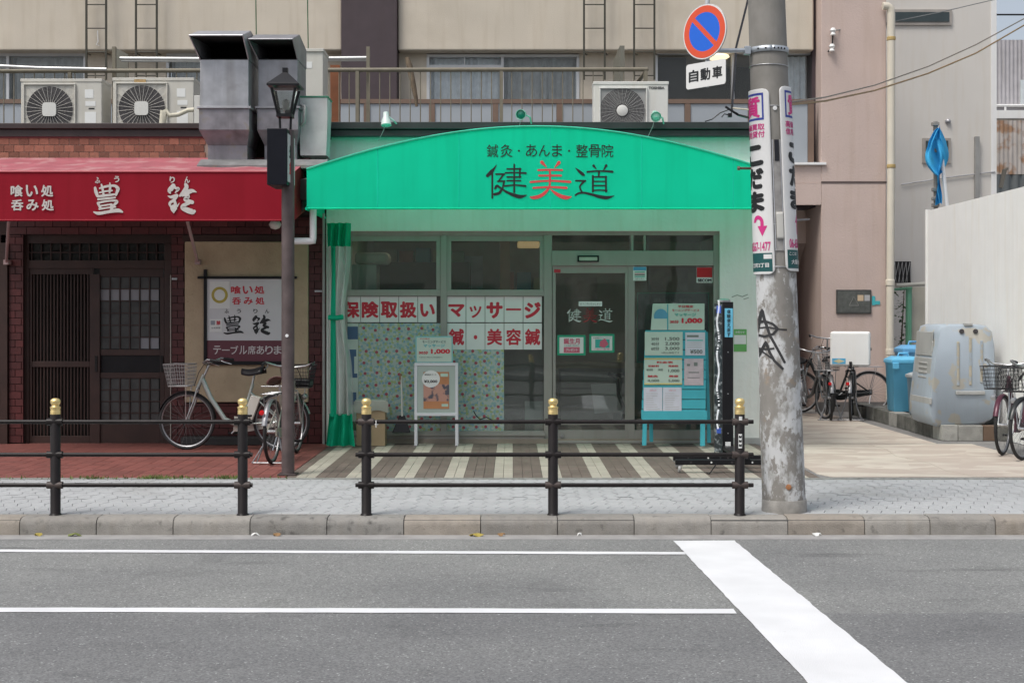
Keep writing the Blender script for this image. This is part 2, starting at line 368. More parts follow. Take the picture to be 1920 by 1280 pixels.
# --- fields of paving pieces
def inview(x, y): return abs(x) < 960*y/F+.15
def field(parent, name, items, limit=290):
    """items: (x, y, z, angle, key) ; key -> (mesh maker, material). Nearest in view become parts, the rest one joined part"""
    meshes = {}
    items.sort(key=lambda t: (0 if inview(t[0], t[1]) else 1, t[1]))
    rest = {}
    for k, (x, y, z, a, key) in enumerate(items):
        poly, th, mt = key
        if k < limit and inview(x, y):
            if id(key) not in meshes:
                mb = MB(); n = len(poly); ch = .0025
                cx = sum(p[0] for p in poly)/n; cy = sum(p[1] for p in poly)/n
                top = [(px+(cx-px)*.02, py+(cy-py)*.02) for px, py in poly]
                mb.add([(px, py, -th) for px, py in poly]+[(px, py, -ch) for px, py in poly]+[(px, py, 0) for px, py in top],
                       [tuple(range(2*n, 3*n))]+[(j, (j+1) % n, (j+1) % n+n, j+n) for j in range(n)]+[(j+n, (j+1) % n+n, (j+1) % n+2*n, j+2*n) for j in range(n)])
                o = mb.build(name, mt, parent); meshes[id(key)] = o.data
            else:
                o = link_mesh(name, meshes[id(key)], None, parent)
            o.location = (x, y, z); o.rotation_euler.z = a
            o.rotation_euler.x = random.uniform(-.004, .004)
        else:
            rest.setdefault(mt.name, (mt, MB()))[1].add([(x+px*math.cos(a)-py*math.sin(a), y+px*math.sin(a)+py*math.cos(a), z) for px, py in poly], [tuple(range(len(poly)))])
    for mt, mb in rest.values():
        o = mb.build(name, mt, parent); o['kind'] = 'stuff'
# pavement of grey interlocking pavers
pav = MB().box(-12, 12, 10.385, 12.56, -.40, -.012).build('pavement', mat('paver joints', (.33, .33, .33), .95), None); pav['kind'] = 'structure'
M['paver'] = mat('grey paver', (.41, .42, .425), .85, var=.07, scale=1.5, bump=.25, bscale=220, rnd=.04, dirt=((.33, .33, .32), 1.1, .56))
W_, L_ = .112, .24
def edge(y): # zigzag long side
    t = (y/L_) % 1.0
    return .022*(abs(4*((t+.25) % 1)-2)-1)
def paver(off):
    g_ = .0021
    ys = [0, .25, .5, .75, 1.0]
    left = [(edge((off+t)*L_)+g_, t*L_+(g_ if t == 0 else -g_ if t == 1 else 0)) for t in ys]
    right = [(W_+edge((off+t)*L_)-g_, t*L_+(g_ if t == 0 else -g_ if t == 1 else 0)) for t in ys]
    return [left[0]]+right+left[:0:-1]
pk = [(paver(0), .05, M['paver']), (paver(.5), .05, M['paver'])]
items = []
for c in range(-85, 86):
    odd = c % 2
    for r in range(-1, 10):
        y = 10.39+(r+.5*odd)*L_
        if y < 10.385 or y+L_ > 12.58: continue
        items.append((c*W_, y, random.uniform(-.001, .001), 0, pk[odd]))
# narrow channel at the front edge so half rows do not show the bed
for c in range(-85, 86):
    if c % 2:
        items.append((c*W_, 10.39, 0, 0, None)); items.append((c*W_, 10.39+8.5*L_, 0, 0, 1))
g_ = .0016
hp = [(edge(t*L_)+g_, t*L_) for t in (0, .25, .5)]; hq = [(W_+edge(t*L_)-g_, t*L_) for t in (0, .25, .5)]
hk = ([hp[0]]+hq+hp[:0:-1], .05, M['paver'])
hk2 = ([p for p in [(edge(.5*L_+t*L_)+g_, t*L_) for t in (0, .25, .5)][:1]+[(W_+edge(.5*L_+t*L_)-g_, t*L_) for t in (0, .25, .5)]+[(edge(.5*L_+t*L_)+g_, t*L_) for t in (.5, .25)]], .05, M['paver'])
items = [(a, b_, z, t, hk if k is None else hk2 if k == 1 else k) for a, b_, z, t, k in items]
field(pav, 'paver', items)
# drain edge between pavement and the shop aprons
edge_ = MB().box(-12, 12, 12.55, 12.66, -.40, .004).build('edging', mat('edging mortar', (.23, .235, .22), .95, var=.3, scale=14, bump=.6, bscale=50, dirt=((.06, .075, .035), 9, .58)), None); edge_['kind'] = 'structure'
# red tiled apron of the restaurant
apr = MB().box(-12, -2.16, 12.66, 16.2, -.40, -.004).build('red_apron', mat('tile grout', (.20, .12, .10), .95), None); apr['kind'] = 'structure'
M['red_tile'] = mat('red floor tile', (.20, .066, .054), .62, var=.12, scale=6, rnd=.16, bump=.1, bscale=40, dirt=((.13, .06, .05), 5, .62))
q = .146; tk = ([(.002, .002), (q-.002, .002), (q-.002, q-.002), (.002, q-.002)], .02, M['red_tile'])
items = []
x = -2.16-q
while x > -7.5:
    y = 12.662
    while y < 16.1:
        items.append((x, y, .004+random.uniform(-.0008, .0008), 0, tk)); y += q
    x -= q
field(apr, 'floor_tile', items)
# striped apron of the clinic
ap2 = MB().box(-2.155, 2.93, 12.66, 16.2, -.40, -.004).build('striped_apron', mat('tile grout dark', (.11, .105, .095), .95), None); ap2['kind'] = 'structure'
M['beige_tile'] = mat('beige floor tile', (.38, .355, .295), .7, var=.1, scale=5, rnd=.08, bump=.1, dirt=((.26, .23, .17), 4, .6))
M['brown_tile'] = mat('brown floor tile', (.15, .12, .10), .65, var=.14, scale=5, rnd=.14, bump=.1)
w = .094; tl = .198
kb = ([(.0015, .0015), (w-.0015, .0015), (w-.0015, tl-.0015), (.0015, tl-.0015)], .02, M['beige_tile'])
kd = (list(kb[0]), .02, M['brown_tile'])
items = []
for c in range(54):
    x = -2.152+c*w
    if x+w > 2.93: break
    ph = (x+1.61) % .47
    beige = ph < .188-.02 or ph > .47-.02
    y = 12.664
    while y < 16.0:
        items.append((x, y, .004+random.uniform(-.0008, .0008), 0, kb if beige else kd)); y += tl
field(ap2, 'floor_tile', items)
# cream patterned forecourt on the right, with a darker asphalt margin
fc = MB().box(2.935, 14, 12.66, 30, -.40, .001).build('forecourt', mat('forecourt asphalt', (.21, .205, .2), .9, var=.15, scale=5, bump=.4, bscale=140), None); fc['kind'] = 'structure'
def cream_mat():
    m = mat('cream patterned paving', (.56, .505, .43), .7, var=.08, scale=3)
    n = m.node_tree.nodes; l = m.node_tree.links; b = n['Principled BSDF']
    src = b.inputs['Base Color'].links[0].from_socket
    tc = n.new('ShaderNodeTexCoord'); mp = n.new('ShaderNodeMapping'); mp.inputs['Scale'].default_value = (1.6, 3.4, 1); l.new(tc.outputs['Object'], mp.inputs[0])
    v = n.new('ShaderNodeTexVoronoi'); v.inputs['Scale'].default_value = 1.6; l.new(mp.outputs[0], v.inputs[0])
    nz = n.new('ShaderNodeTexNoise'); nz.inputs['Scale'].default_value = 2.2; nz.inputs['Detail'].default_value = 3; l.new(mp.outputs[0], nz.inputs[0])
    sp = n.new('ShaderNodeSeparateColor'); l.new(v.outputs['Color'], sp.inputs[0])
    ad = n.new('ShaderNodeMath'); ad.operation = 'ADD'; l.new(sp.outputs[0], ad.inputs[0]); l.new(nz.outputs[0], ad.inputs[1])
    r = n.new('ShaderNodeMapRange'); r.inputs[1].default_value = .75; r.inputs[2].default_value = 1.15; l.new(ad.outputs[0], r.inputs[0])
    k = n.new('ShaderNodeMix'); k.data_type = 'RGBA'; l.new(r.outputs[0], k.inputs[0]); l.new(src, k.inputs[6]); k.inputs[7].default_value = (.465, .395, .335, 1)
    l.new(k.outputs[2], b.inputs['Base Color']); return m
M['cream_pave'] = cream_mat()
MB().prism_z([(3.05, 12.72), (5.75, 12.72), (5.62, 13.3), (5.5, 15.95), (2.97, 15.95), (2.97, 12.95)], .0, .006).build('paving', M['cream_pave'], fc)
MB().prism_z([(2.97, 16.02), (5.1, 16.02), (5.05, 19.5), (4.9, 20.9), (2.97, 20.9)], .0, .006).build('paving', M['cream_pave'], fc)
mb = MB().tube([(4.25, 15.9, .0), (4.3, 15.3, .0), (4.2, 14.6, .0), (4.35, 13.9, .0), (4.3, 13.2, .0), (4.45, 12.75, .0)], .0075, 5).build('crack', mat('crack filler', (.27, .22, .17), .9), fc)
# ================================================================ clinic
CY = 16.0
M['stucco'] = mat('white stucco', (.80, .82, .77), .8, var=.05, scale=2, bump=.55, bscale=26, streak=.10)
M['dark_fascia'] = mat('dark fascia', (.030, .033, .034), .5, var=.2, streak=.2)
M['roofing'] = mat('roofing felt', (.16, .16, .16), .9, var=.2, scale=5)
clinic = thing('clinic_building', 'single storey white stucco clinic with aluminium glazed front under the green awning', 'building', (.5, 17.9, 0))
L0, L1 = X(612, CY), X(1424, CY)          # outer edges
o0, o1 = X(645, CY), X(1350, CY)          # glazed opening
zt = Z(433, CY); zr = Z(258, CY)
mb = MB().box(L0, o0, CY, CY+.3, 0, zt).box(o1, L1, CY, CY+.3, 0, zt).box(L0, L1, CY, CY+.3, zt, zr)
mb.build('wall', M['stucco'], clinic)
MB().box(L1-.2, L1, CY+.3, 20.9, 0, zr).build('side_wall', M['stucco'], clinic)
MB().box(L0, L0+.2, CY+.3, 20.9, 0, zr).build('side_wall', M['stucco'], clinic)
MB().box(L0+.2, L1-.2, 19.6, 19.8, 0, zr).build('back_wall', mat('room back wall', (.50, .44, .35), .8), clinic)
MB().box(L0+.2, L1-.2, CY+.3, 19.6, 2.62, 2.72).build('ceiling', mat('room ceiling', (.45, .43, .38), .8), clinic)
MB().box(L0+.2, L1-.2, CY+.02, 19.6, -.05, .06).build('room_floor', mat('room floor', (.28, .24, .19), .6), clinic)
MB().box(L0-.02, L1+.05, CY-.06, 21.5, zr+.002, zr+.10).build('roof', M['roofing'], clinic)
fa = MB().box(L0-.03, L1+.06, CY-.13, CY-.06, zr-.0, zr+.075).build('fascia', M['dark_fascia'], clinic, bevel=.006)
MB().box(L0-.03, L1+.06, CY-.16, CY-.06, zr+.08, zr+.165).build('fascia_cap', M['dark_fascia'], fa, bevel=.008)
MB().box(o1+.0, L1+.012, CY-.015, CY+.0, 0, .075).build('plinth', mat('wall plinth', (.40, .41, .39), .8), clinic)
# glazed front: frames are members of one front, each an object
GY = CY+.06
M['frame'] = mat('dull aluminium frame', (.335, .325, .295), .5, .2, var=.05, streak=.1)
front = MB().pbox(645, 433, 1350, 441, GY, GY+.12).build('glazed_front', M['frame'], clinic, bevel=.004)
def mem(name, a, b_, c, d, y0=GY, y1=GY+.10, m='frame', bv=.004): return MB().pbox(a, b_, c, d, y0, y1).build(name, M[m], front, bevel=bv)
mem('post', 645, 441, 651, 832); mem('mullion', 826, 441, 838, 812); mem('mullion', 1020, 441, 1035, 832); mem('jamb', 1338, 441, 1350, 832)
mem('transom', 651, 543, 826, 555); mem('transom', 838, 543, 1020, 555)
mem('sill', 651, 808, 1020, 831, GY-.03, GY+.12); mem('sill_lip', 649, 812, 1022, 817, GY-.05, GY-.031)
for a, c in ((651, 826), (838, 1020)):      # upper lights: an inner sash with its pane
    s = MB().pbox(a, 441, c, 452, GY+.02, GY+.06)
    s.pbox(a, 452, a+8, 543, GY+.02, GY+.06).pbox(c-8, 452, c, 543, GY+.02, GY+.06).build('sash', M['frame'], front, bevel=.003)
    MB().pbox(a+8, 452, c-8, 543, GY+.035, GY+.041).build('pane', M['glass'], front)
    MB().pbox(a, 555, c, 808, GY+.04, GY+.046).build('pane', M['glass'], front)
mem('header', 1035, 470, 1338, 498, GY-.02, GY+.1)
mem('transom_bar', 1183, 441, 1188, 470); mem('transom_bar', 1207, 441, 1211, 470)
MB().pbox(1035, 441, 1338, 470, GY+.05, GY+.056).build('pane', M['glass'], front)
sens = MB().pbox(1083, 479, 1123, 491, GY-.045, GY-.021).build('door_sensor', M['black'], front, bevel=.004)
MB().pbox(1086, 482, 1120, 488.5, GY-.05, GY-.046).build('sensor_window', mat('sensor window', (.45, .47, .4), .2), sens)
# sliding door leaf
door = MB().pbox(1036, 498, 1178, 512, GY+.01, GY+.05)
door.pbox(1036, 512, 1042, 826, GY+.01, GY+.05).pbox(1172, 512, 1178, 826, GY+.01, GY+.05).pbox(1042, 790, 1172, 796, GY+.01, GY+.05).pbox(1042, 806, 1172, 826, GY+.01, GY+.05)
door = door.build('sliding_door', M['frame'], front, bevel=.003)
MB().pbox(1042, 512, 1172, 806, GY+.028, GY+.034).build('pane', M['glass'], door)
mem('meeting_post', 1178, 498, 1190, 826)
mem('bottom_rail', 1190, 806, 1338, 826); mem('threshold', 1035, 826, 1338, 831, GY-.06, GY+.15)
MB().pbox(1190, 498, 1338, 806, GY+.05, GY+.056).build('pane', M['glass'], front)
MB().lathe([(.001, -.0), (.02, .0), (.02, .012), (.001, .012)], P(1054, 817, GY-.012), 12, 'y').build('lock', M['chrome'], front)
# red tab sticker and lettering on the door leaf
PY = GY+.026
MB().pbox(1039, 505, 1051, 511, PY-.018, PY-.0165).build('sticker', M['red_ink'], door)
M['white_vinyl'] = mat('white vinyl letters', (.6, .64, .6), .5, var=.02)
T('健', 1063, 578, 1090, 604, PY, M['white_vinyl'], door, 'brush')
T('美', 1093, 577, 1120, 604, PY, mat('dark red vinyl letters', (.32, .03, .03), .5, var=.02), door, 'brush')
T('道', 1122, 578, 1149, 604, PY, M['white_vinyl'], door, 'brush')
MB().pbox(1085, 565, 1129, 574, PY, PY+.001).build('sticker', M['paper'], door)
T('ようこそいらっしゃい', 1088, 567.5, 1126, 571.5, PY-.0005, M['ink'], door)
# -- papers on and behind the glass
def sheet(label, px0, py0, px1, py1, Y, m='paper', cat='notice', name='notice', group=None, th=.002, rot=0, loc=None):
    t = thing(name, label, cat, ((X(px0, Y)+X(px1, Y))/2, Y, Z(py1, Y)), group)
    MB().pbox(px0, py0, px1, py1, Y, Y+th).build('sheet', M[m] if isinstance(m, str) else m, t)
    return t
M['green_frame'] = mat('green card border', (.02, .33, .19), .6, var=.04)
M['pink'] = mat('pink print', (.62, .13, .20), .6, var=.03)
M['teal_print'] = mat('teal print', (.05, .42, .36), .6, var=.03)
t = sheet('green bordered birthday month notice on the door, left of the pair', 1045, 628, 1098, 666, PY-.004, 'green_frame')
MB().pbox(1049, 632, 1094, 662, PY-.006, PY-.0045).build('card', M['paper'], t)
T('誕生月', 1057, 634, 1087, 645, PY-.0065, M['pink'], t, .04); MB().pbox(1057, 650.5, 1087, 661, PY-.0068, PY-.0062).build('panel', M['pink'], t)
T('のお客様に特別割引', 1058, 646.5, 1086, 649, PY-.0065, M['ink'], t)
T('プレゼント', 1061, 653, 1083, 658, PY-.0072, M['paper'], t, .03)
t = sheet('green bordered pink and teal notice on the door, right of the pair', 1105, 626, 1152, 661, PY-.004, 'green_frame')
MB().pbox(1109, 630, 1148, 657, PY-.006, PY-.0045).build('card', M['paper'], t)
MB().pbox(1116, 636, 1143, 652, PY-.0068, PY-.0062).build('panel', M['teal_print'], t)
MB().prism([(X(a, PY), Z(b_, PY)) for a, b_ in ((1125, 640), (1134, 634), (1141, 645), (1133, 652), (1124, 649))], PY-.0075, PY-.007).build('panel', M['pink'], t)
T('お友達紹介キャンペーン', 1112, 631.5, 1145, 635, PY-.0065, M['ink'], t); T('ご紹介者様', 1113, 653, 1143, 656, PY-.0065, M['pink'], t)
# stickers on the fixed pane
FY = GY+.048
t = sheet('blue and white square sticker at the top of the fixed pane', 1187, 500, 1212, 526, GY-.004, 'paper', 'sticker', 'sticker')
MB().pbox(1187.5, 500.5, 1211.5, 507, GY-.0055, GY-.0045).build('band', mat('sky blue print', (.08, .32, .55), .5), t)
for i, c in enumerate(('teal_print', 'pink', 'ink', 'teal_print')): MB().pbox(1190, 509+i*3, 1209, 510.6+i*3, GY-.0055, GY-.0045).build('band', M[c], t)
T('ステッカー', 1191, 521, 1208, 524.5, GY-.005, M['ink'], t)
t = sheet('red and white security sticker in the upper right corner of the glazing', 1306, 501, 1336, 530, FY, 'paper', 'sticker', 'sticker')
MB().pbox(1306.5, 501.5, 1335.5, 520, FY-.0015, FY-.0005).build('band', mat('signal red', (.50, .01, .015), .5), t)
T('SECOM', 1308, 522.5, 1334, 528.5, FY-.001, M['ink'], t, .06)
# green-outlined price notice behind the fixed pane
IY = GY+.075
t = sheet('large dark green-outlined notice behind the fixed pane, above the teal board', 1194, 548, 1330, 680, IY, mat('dark notice', (.05, .055, .05), .5), 'notice', 'notice')
for a in ((1194, 548, 1330, 550.5), (1194, 677.5, 1330, 680), (1194, 550.5, 1196, 677.5), (1328, 550.5, 1330, 677.5)):
    MB().pbox(*a, IY-.002, IY).build('border', mat('deep green print', (.03, .20, .11), .6), t)
T('鍼灸  あんま  整骨院', 1226, 560, 1296, 567, IY-.001, mat('grey print', (.2, .21, .2), .6), t)
# letter sheets
big = 'letter sheets in the clinic windows'
LY = GY+.032
def letter(ch, a, b_, c, d, label, bold, inset, tx):
    t = sheet(label, a, b_, c, d, LY, 'paper', 'sign', 'letter_sheet', big, .0015)
    T(ch, a+inset[0], b_+inset[1], c-inset[2], d-inset[3], LY, M['red_ink'], t, bold, 'character')
    return t
ordn = ['first', 'second', 'third', 'fourth', 'fifth']
for i, ch in enumerate('保険取扱い'):
    a = 641+i*35.7
    letter(ch, a, 556, a+34.7, 604, '%s white letter sheet from the left in the left window' % ordn[i], .045, (1.5, 9, 1.5, 8) if ch != 'い' else (4, 13, 3, 10), 0)
for i, ch in enumerate('マッサージ'):
    a = 838.5+i*35.7
    ins = {'ー': (3, 22, 3, 22), 'ッ': (6, 17, 6, 8), 'マ': (2, 14, 2, 10)}.get(ch, (2, 10, 2, 7))
    letter(ch, a, 556, a+34.7, 604, '%s white letter sheet of the upper row in the right window' % ordn[i], .05 if ch != 'ッ' else .02, ins, 0)
for i, ch in enumerate('鍼・美容鍼'):
    a = 838.5+i*35.7
    ins = (14, 22, 14, 19) if ch == '・' else (3, 10, 3, 8)
    letter(ch, a, 606, a+34.7, 655, '%s white letter sheet of the lower row in the right window' % ordn[i], .03, ins, 0)
# floral film behind the lower panes
def floral():
    m, n, l, b = new_mat('floral film'); tc = n.new('ShaderNodeTexCoord')
    base = (0.405, 0.48, 0.448)
    def vor(s, off):
        mp = n.new('ShaderNodeMapping'); mp.inputs['Location'].default_value = off; l.new(tc.outputs['Object'], mp.inputs[0])
        v = n.new('ShaderNodeTexVoronoi'); v.voronoi_dimensions = '2D'; v.inputs['Scale'].default_value = s
        # lie in x,z: swap axes
        sx = n.new('ShaderNodeSeparateXYZ'); cx = n.new('ShaderNodeCombineXYZ'); l.new(mp.outputs[0], sx.inputs[0])
        l.new(sx.outputs[0], cx.inputs[0]); l.new(sx.outputs[2], cx.inputs[1]); l.new(cx.outputs[0], v.inputs[0]); return v
    def mask(v, r):
        q = n.new('ShaderNodeMath'); q.operation = 'LESS_THAN'; q.inputs[1].default_value = r; l.new(v.outputs['Distance'], q.inputs[0]); return q.outputs[0]
    col = None
    def mix(f, a, c):
        k = n.new('ShaderNodeMix'); k.data_type = 'RGBA'; l.new(f, k.inputs[0])
        if isinstance(a, tuple): k.inputs[6].default_value = a+(1,)
        else: l.new(a, k.inputs[6])
        k.inputs[7].default_value = c+(1,); return k.outputs[2]
    col = mix(mask(vor(19, (0, 0, 0)), .36), base, (0.272, 0.424, 0.413))
    col = mix(mask(vor(17, (3.3, 0, 1.7)), .30), col, (0.357, 0.427, 0.2))
    col = mix(mask(vor(16, (7.1, 0, 4.2)), .24), col, (0.223, 0.364, 0.429))
    col = mix(mask(vor(14, (1.9, 0, 8.4)), .20), col, (0.476, 0.508, 0.454))
    v = vor(7.5, (5.5, 0, 2.5)); v.inputs['Randomness'].default_value = .35
    col = mix(mask(v, .14), col, (0.368, 0.076, 0.103))
    l.new(col, b.inputs['Base Color']); b.inputs['Roughness'].default_value = .6; return m
M['floral'] = floral()
SY = GY+.030
solo('window_film', MB().pbox(672, 606, 826, 812, SY, SY+.004), M['floral'], 'floral patterned film behind the left lower window pane', 'window film')
solo('window_film', MB().pbox(838, 655, 945, 812, SY, SY+.004), M['floral'], 'narrower floral patterned film behind the right lower window pane', 'window film')
t = thing('poster', 'pale poster with dark blue figures behind the glass beside the curtain', 'poster', P(660, 790, SY+.02))
MB().pbox(646, 606, 671.5, 790, SY, SY+.003).build('sheet', mat('pale print', (.5, .58, .52), .6), t)
mb = mat('navy print', (.06, .12, .22), .6)
for a in ((650, 612, 671, 636), (652, 655, 668, 668), (656, 668, 664, 700), (652, 700, 670, 708), (652, 735, 668, 758)): MB().pbox(*a, SY-.0025, SY-.0008).build('figure', mb, t)
# things standing inside
MB_ = mat('interior carton', (.42, .47, .42), .7)
solo('storage_box', MB().pbox(646, 496, 706, 600, GY+.35, GY+.75), MB_, 'pale box stacked inside behind the upper left window', 'box', bevel=.01)
solo('folded_bedding', MB().pbox(664, 473, 728, 495.5, GY+.35, GY+.75), mat('bedding', (.5, .5, .43), .9, bump=.5, bscale=9), 'rolled pale bedding on the box inside the window', 'bedding', bevel=.05, seg=4)
solo('shelf_unit', MB().box(-1.9, -.6, 19.0, 19.5, .06, 2.3).box(-.3, .55, 19.1, 19.5, .06, 1.9), mat('dark shelf wood', (.10, .07, .045), .6), 'dark wooden cabinets along the back of the room', 'cabinet')
solo('partition', MB().pbox(938, 452, 956, 800, 17.6, 17.7), mat('timber post', (.30, .19, .09), .6), 'timber post inside behind the right upper window', 'post')
solo('partition_board', MB().pbox(945, 655, 1026, 812, GY+.30, GY+.34), mat('grey board', (.16, .15, .14), .7), 'dark grey board leaning inside beside the door', 'board')
solo('white_card', MB().pbox(984, 752, 1018, 808, GY+.20, GY+.22), mat('grey card', (.42, .45, .43), .7), 'pale grey card leaning low inside beside the door', 'board')
desk = thing('reception_desk', 'reception desk with pale drawers seen through the glass door', 'desk', (X(1110, 17.6), 17.6, .06))
MB().pbox(1042, 680, 1200, 690, 17.3, 18).build('desk_top', mat('desk top', (.30, .25, .17), .5), desk)
MB().pbox(1050, 690, 1190, 800, 17.4, 17.9).build('carcass', mat('desk carcass', (.22, .21, .19), .6), desk)
for i in range(3): MB().pbox(1052, 697+i*33, 1150, 726+i*33, 17.38, 17.397).build('drawer', mat('drawer', (.33, .31, .28), .6), desk)
solo('leaning_board', MB().prism([(X(a, 17), Z(b_, 17)) for a, b_ in ((1108, 720), (1160, 718), (1172, 770), (1115, 775))], 17.0, 17.03), M['paper'], 'tilted white board inside the clinic door', 'board')
bl = MB().tube([P(1140, 700, 16.7), P(1158, 710, 16.7), P(1160, 740, 16.7), P(1175, 780, 16.7)], .025, 8).tube([P(1150, 705, 16.75), P(1190, 698, 16.75)], .02, 8).tube([P(1187, 700, 16.75), P(1165, 790, 16.75)], .012, 8)
solo('stool', bl, M['black'], 'black curved folding stand inside the clinic door', 'stand', smooth=40)
rgi = random.Random(4)
ci = [(.5, .48, .4), (.42, .16, .1), (.15, .3, .4), (.55, .5, .32), (.2, .35, .2), (.6, .6, .58)]
for i in range(10):
    x_ = -1.85+i*.24; h_ = rgi.uniform(.18, .36); solo('shelf_carton', MB().box(x_, x_+.2, 19.02, 19.3, 2.302 if x_ < -.8 else 1.902, (2.302 if x_ < -.8 else 1.902)+h_*.8), mat('carton print', ci[i % 6], .7), '%s carton from the left on the cabinet tops at the back of the room' % ['first', 'second', 'third', 'fourth', 'fifth', 'sixth', 'sixth', 'seventh', 'eighth', 'ninth'][i], 'box') if x_ < -.8 or -.3 < x_ < .35 else None
for k_, (a, b_, c, d, col_, lab) in enumerate(((660, 470, 700, 530, (.6, .58, .5), 'pale wall chart on the back wall behind the upper left window'), (850, 480, 905, 540, (.5, .52, .55), 'framed pale chart on the back wall behind the right upper window'), (1060, 520, 1120, 560, (.5, .4, .35), 'reddish poster on the back wall seen through the door'), (1215, 505, 1290, 545, (.45, .4, .36), 'brown poster on the back wall behind the fixed pane'))):
    solo('wall_chart', MB().pbox(a, b_, c, d, 19.5, 19.56), mat('chart print', col_, .7, var=.25, scale=6), lab, 'poster')
fillm, n, l, b = new_mat('fill light tube'); b.inputs['Emission Color'].default_value = (1, .86, .66, 1); b.inputs['Emission Strength'].default_value = 5  # for unseen strips added to brighten the clinic room
for a, lab in ((-1.1, 'added unseen fill light strip over the window side of the clinic room'), (1.2, 'added unseen fill light strip over the door side of the clinic room')):
    t = thing('fill_light', lab, 'lamp', (a, 16.7, 2.56)); MB().box(a-.6, a+.6, 16.63, 16.77, 2.585, 2.62).build('housing', M['white'], t); MB().tube([(a-.57, 16.7, 2.572), (a+.57, 16.7, 2.572)], .014, 8).build('tube', fillm, t)
lampm, n, l, b = new_mat('warm ceiling lamp'); b.inputs['Emission Color'].default_value = (1, .62, .25, 1); b.inputs['Emission Strength'].default_value = .22
solo('ceiling_lamp', MB().box(X(970, 17.8), X(1012, 17.8), 17.8, 18.1, 2.45, 2.53), lampm, 'dim warm lamp inside the right upper window', 'lamp', bevel=.02)
# ---------------------------------------------------------------- green awning
AY = 14.6
M['green_awn'] = cloth('green awning sheet', (.012, .80, .50), .46)
M['green_edge'] = cloth('light green edging', (.09, .66, .45), .2)
awn = thing('green_awning', 'bright green arched awning over the clinic front with black and red lettering', 'awning', (.43, AY, Z(391, AY)))
a0, a1 = X(575, AY), X(1489, AY); zb = Z(391, AY)
pts = []
NS = 48
for i in range(NS+1):
    u = i/NS; px = 575+u*(1489-575)
    t_ = (px-1006)/430
    py = 237+80*(1-math.cos(min(1.25, abs(t_))*1.15))/(1-math.cos(1.15)) if abs(t_) <= 1 else 317+95*(abs(t_)-1)
    pts.append((X(px, AY), Z(py, AY)))
# the front is made of welded cloth widths
seams = [0, 7, 15, 24, 33, 42, 48]
mb = MB(); mb.add([(x, AY, z) for x, z in pts]+[(x, AY, zb) for x, z in pts], [(i, i+1, NS+2+i, NS+1+i) for i in range(NS)])
mb.build('front', M['green_awn'], awn)
for s_ in seams[1:-1]:
    x, z = pts[s_]; MB().box(x-.004, x+.004, AY-.0025, AY-.0005, zb, z-.004).build('seam', mat('awning weld seam', (.012, .62, .41), .6, spec=.1), awn)
mb = MB(); back = CY-.01
mb.add([(x, AY, z) for x, z in pts]+[(x, back, z+.03) for x, z in pts], [(i, i+1, NS+2+i, NS+1+i) for i in range(NS)])
mb.build('roof', M['green_awn'], awn, smooth=60)
MB().tube([(x, AY-.004, z) for x, z in pts], .011, 6).build('piping', M['green_edge'], awn, smooth=60)
MB().tube([(a0, AY, zb), (a1, AY, zb)], .012, 6).build('hem_bar', M['green_awn'], awn, smooth=60)
for x_, i in ((a0, 0), (a1, NS)):
    MB().quad((x_, AY, zb), (x_, AY, pts[i][1]), (x_, back, pts[i][1]+.03), (x_, back, zb)).build('side', M['green_awn'], awn)
    MB().tube([(x_, AY, zb), (x_, back, zb)], .02, 8).build('frame_bar', M['green_awn'], awn, smooth=60)
TYY = AY-.003
T('鍼', 913, 271, 934, 295, TYY, M['ink'], awn, .003, 'character'); T('灸', 938, 271, 961, 295, TYY, M['ink'], awn, .003, 'character'); T('・', 971, 281, 975, 285, TYY, M['ink'], awn, 0, 'character')
T('あ', 986, 271, 1007, 294, TYY, M['ink'], awn, .003, 'character'); T('ん', 1010, 272, 1031, 293, TYY, M['ink'], awn, .003, 'character'); T('ま', 1035, 271, 1054, 294, TYY, M['ink'], awn, .003, 'character'); T('・', 1065, 281, 1069, 285, TYY, M['ink'], awn, 0, 'character')
T('整', 1080, 271, 1102, 295, TYY, M['ink'], awn, .003, 'character'); T('骨', 1104, 271, 1126, 295, TYY, M['ink'], awn, .003, 'character'); T('院', 1128, 271, 1150, 295, TYY, M['ink'], awn, .003, 'character')
T('健', 911, 307, 988, 373, TYY, M['ink'], awn, 'brush', 'character'); T('美', 993, 301, 1072, 374, TYY, mat('red awning print', (.66, .06, .065), .6), awn, 'brush', 'character'); T('道', 1077, 308, 1152, 374, TYY, M['ink'], awn, 'brush', 'character')
# ================================================================ restaurant
RY = 16.0
rest = thing('restaurant_building', 'single storey brick fronted restaurant with dark wooden lattice doors under the red awning', 'building', (-5, 17.9, 0))
M['mortar_dark'] = mat('dark mortar', (.035, .02, .018), .9)
M['brick_dark'] = mat('dark red glazed brick', (.075, .015, .015), .45, var=.2, scale=8, rnd=.25)
M['brick_orange'] = mat('orange brick', (.27, .108, .072), .8, var=.2, scale=10, rnd=.32, bump=.3, bscale=60)
M['mortar'] = mat('grey mortar', (.36, .29, .24), .9)
M['dark_wood'] = mat('dark brown timber', (.036, .016, .012), .5, var=.25, scale=5, bump=.1)
M['dark_metal'] = mat('dark brown sheet', (.040, .028, .027), .45, var=.2, streak=.15)
R0 = X(-160, RY); R1 = X(611, RY)
zt = 3.66
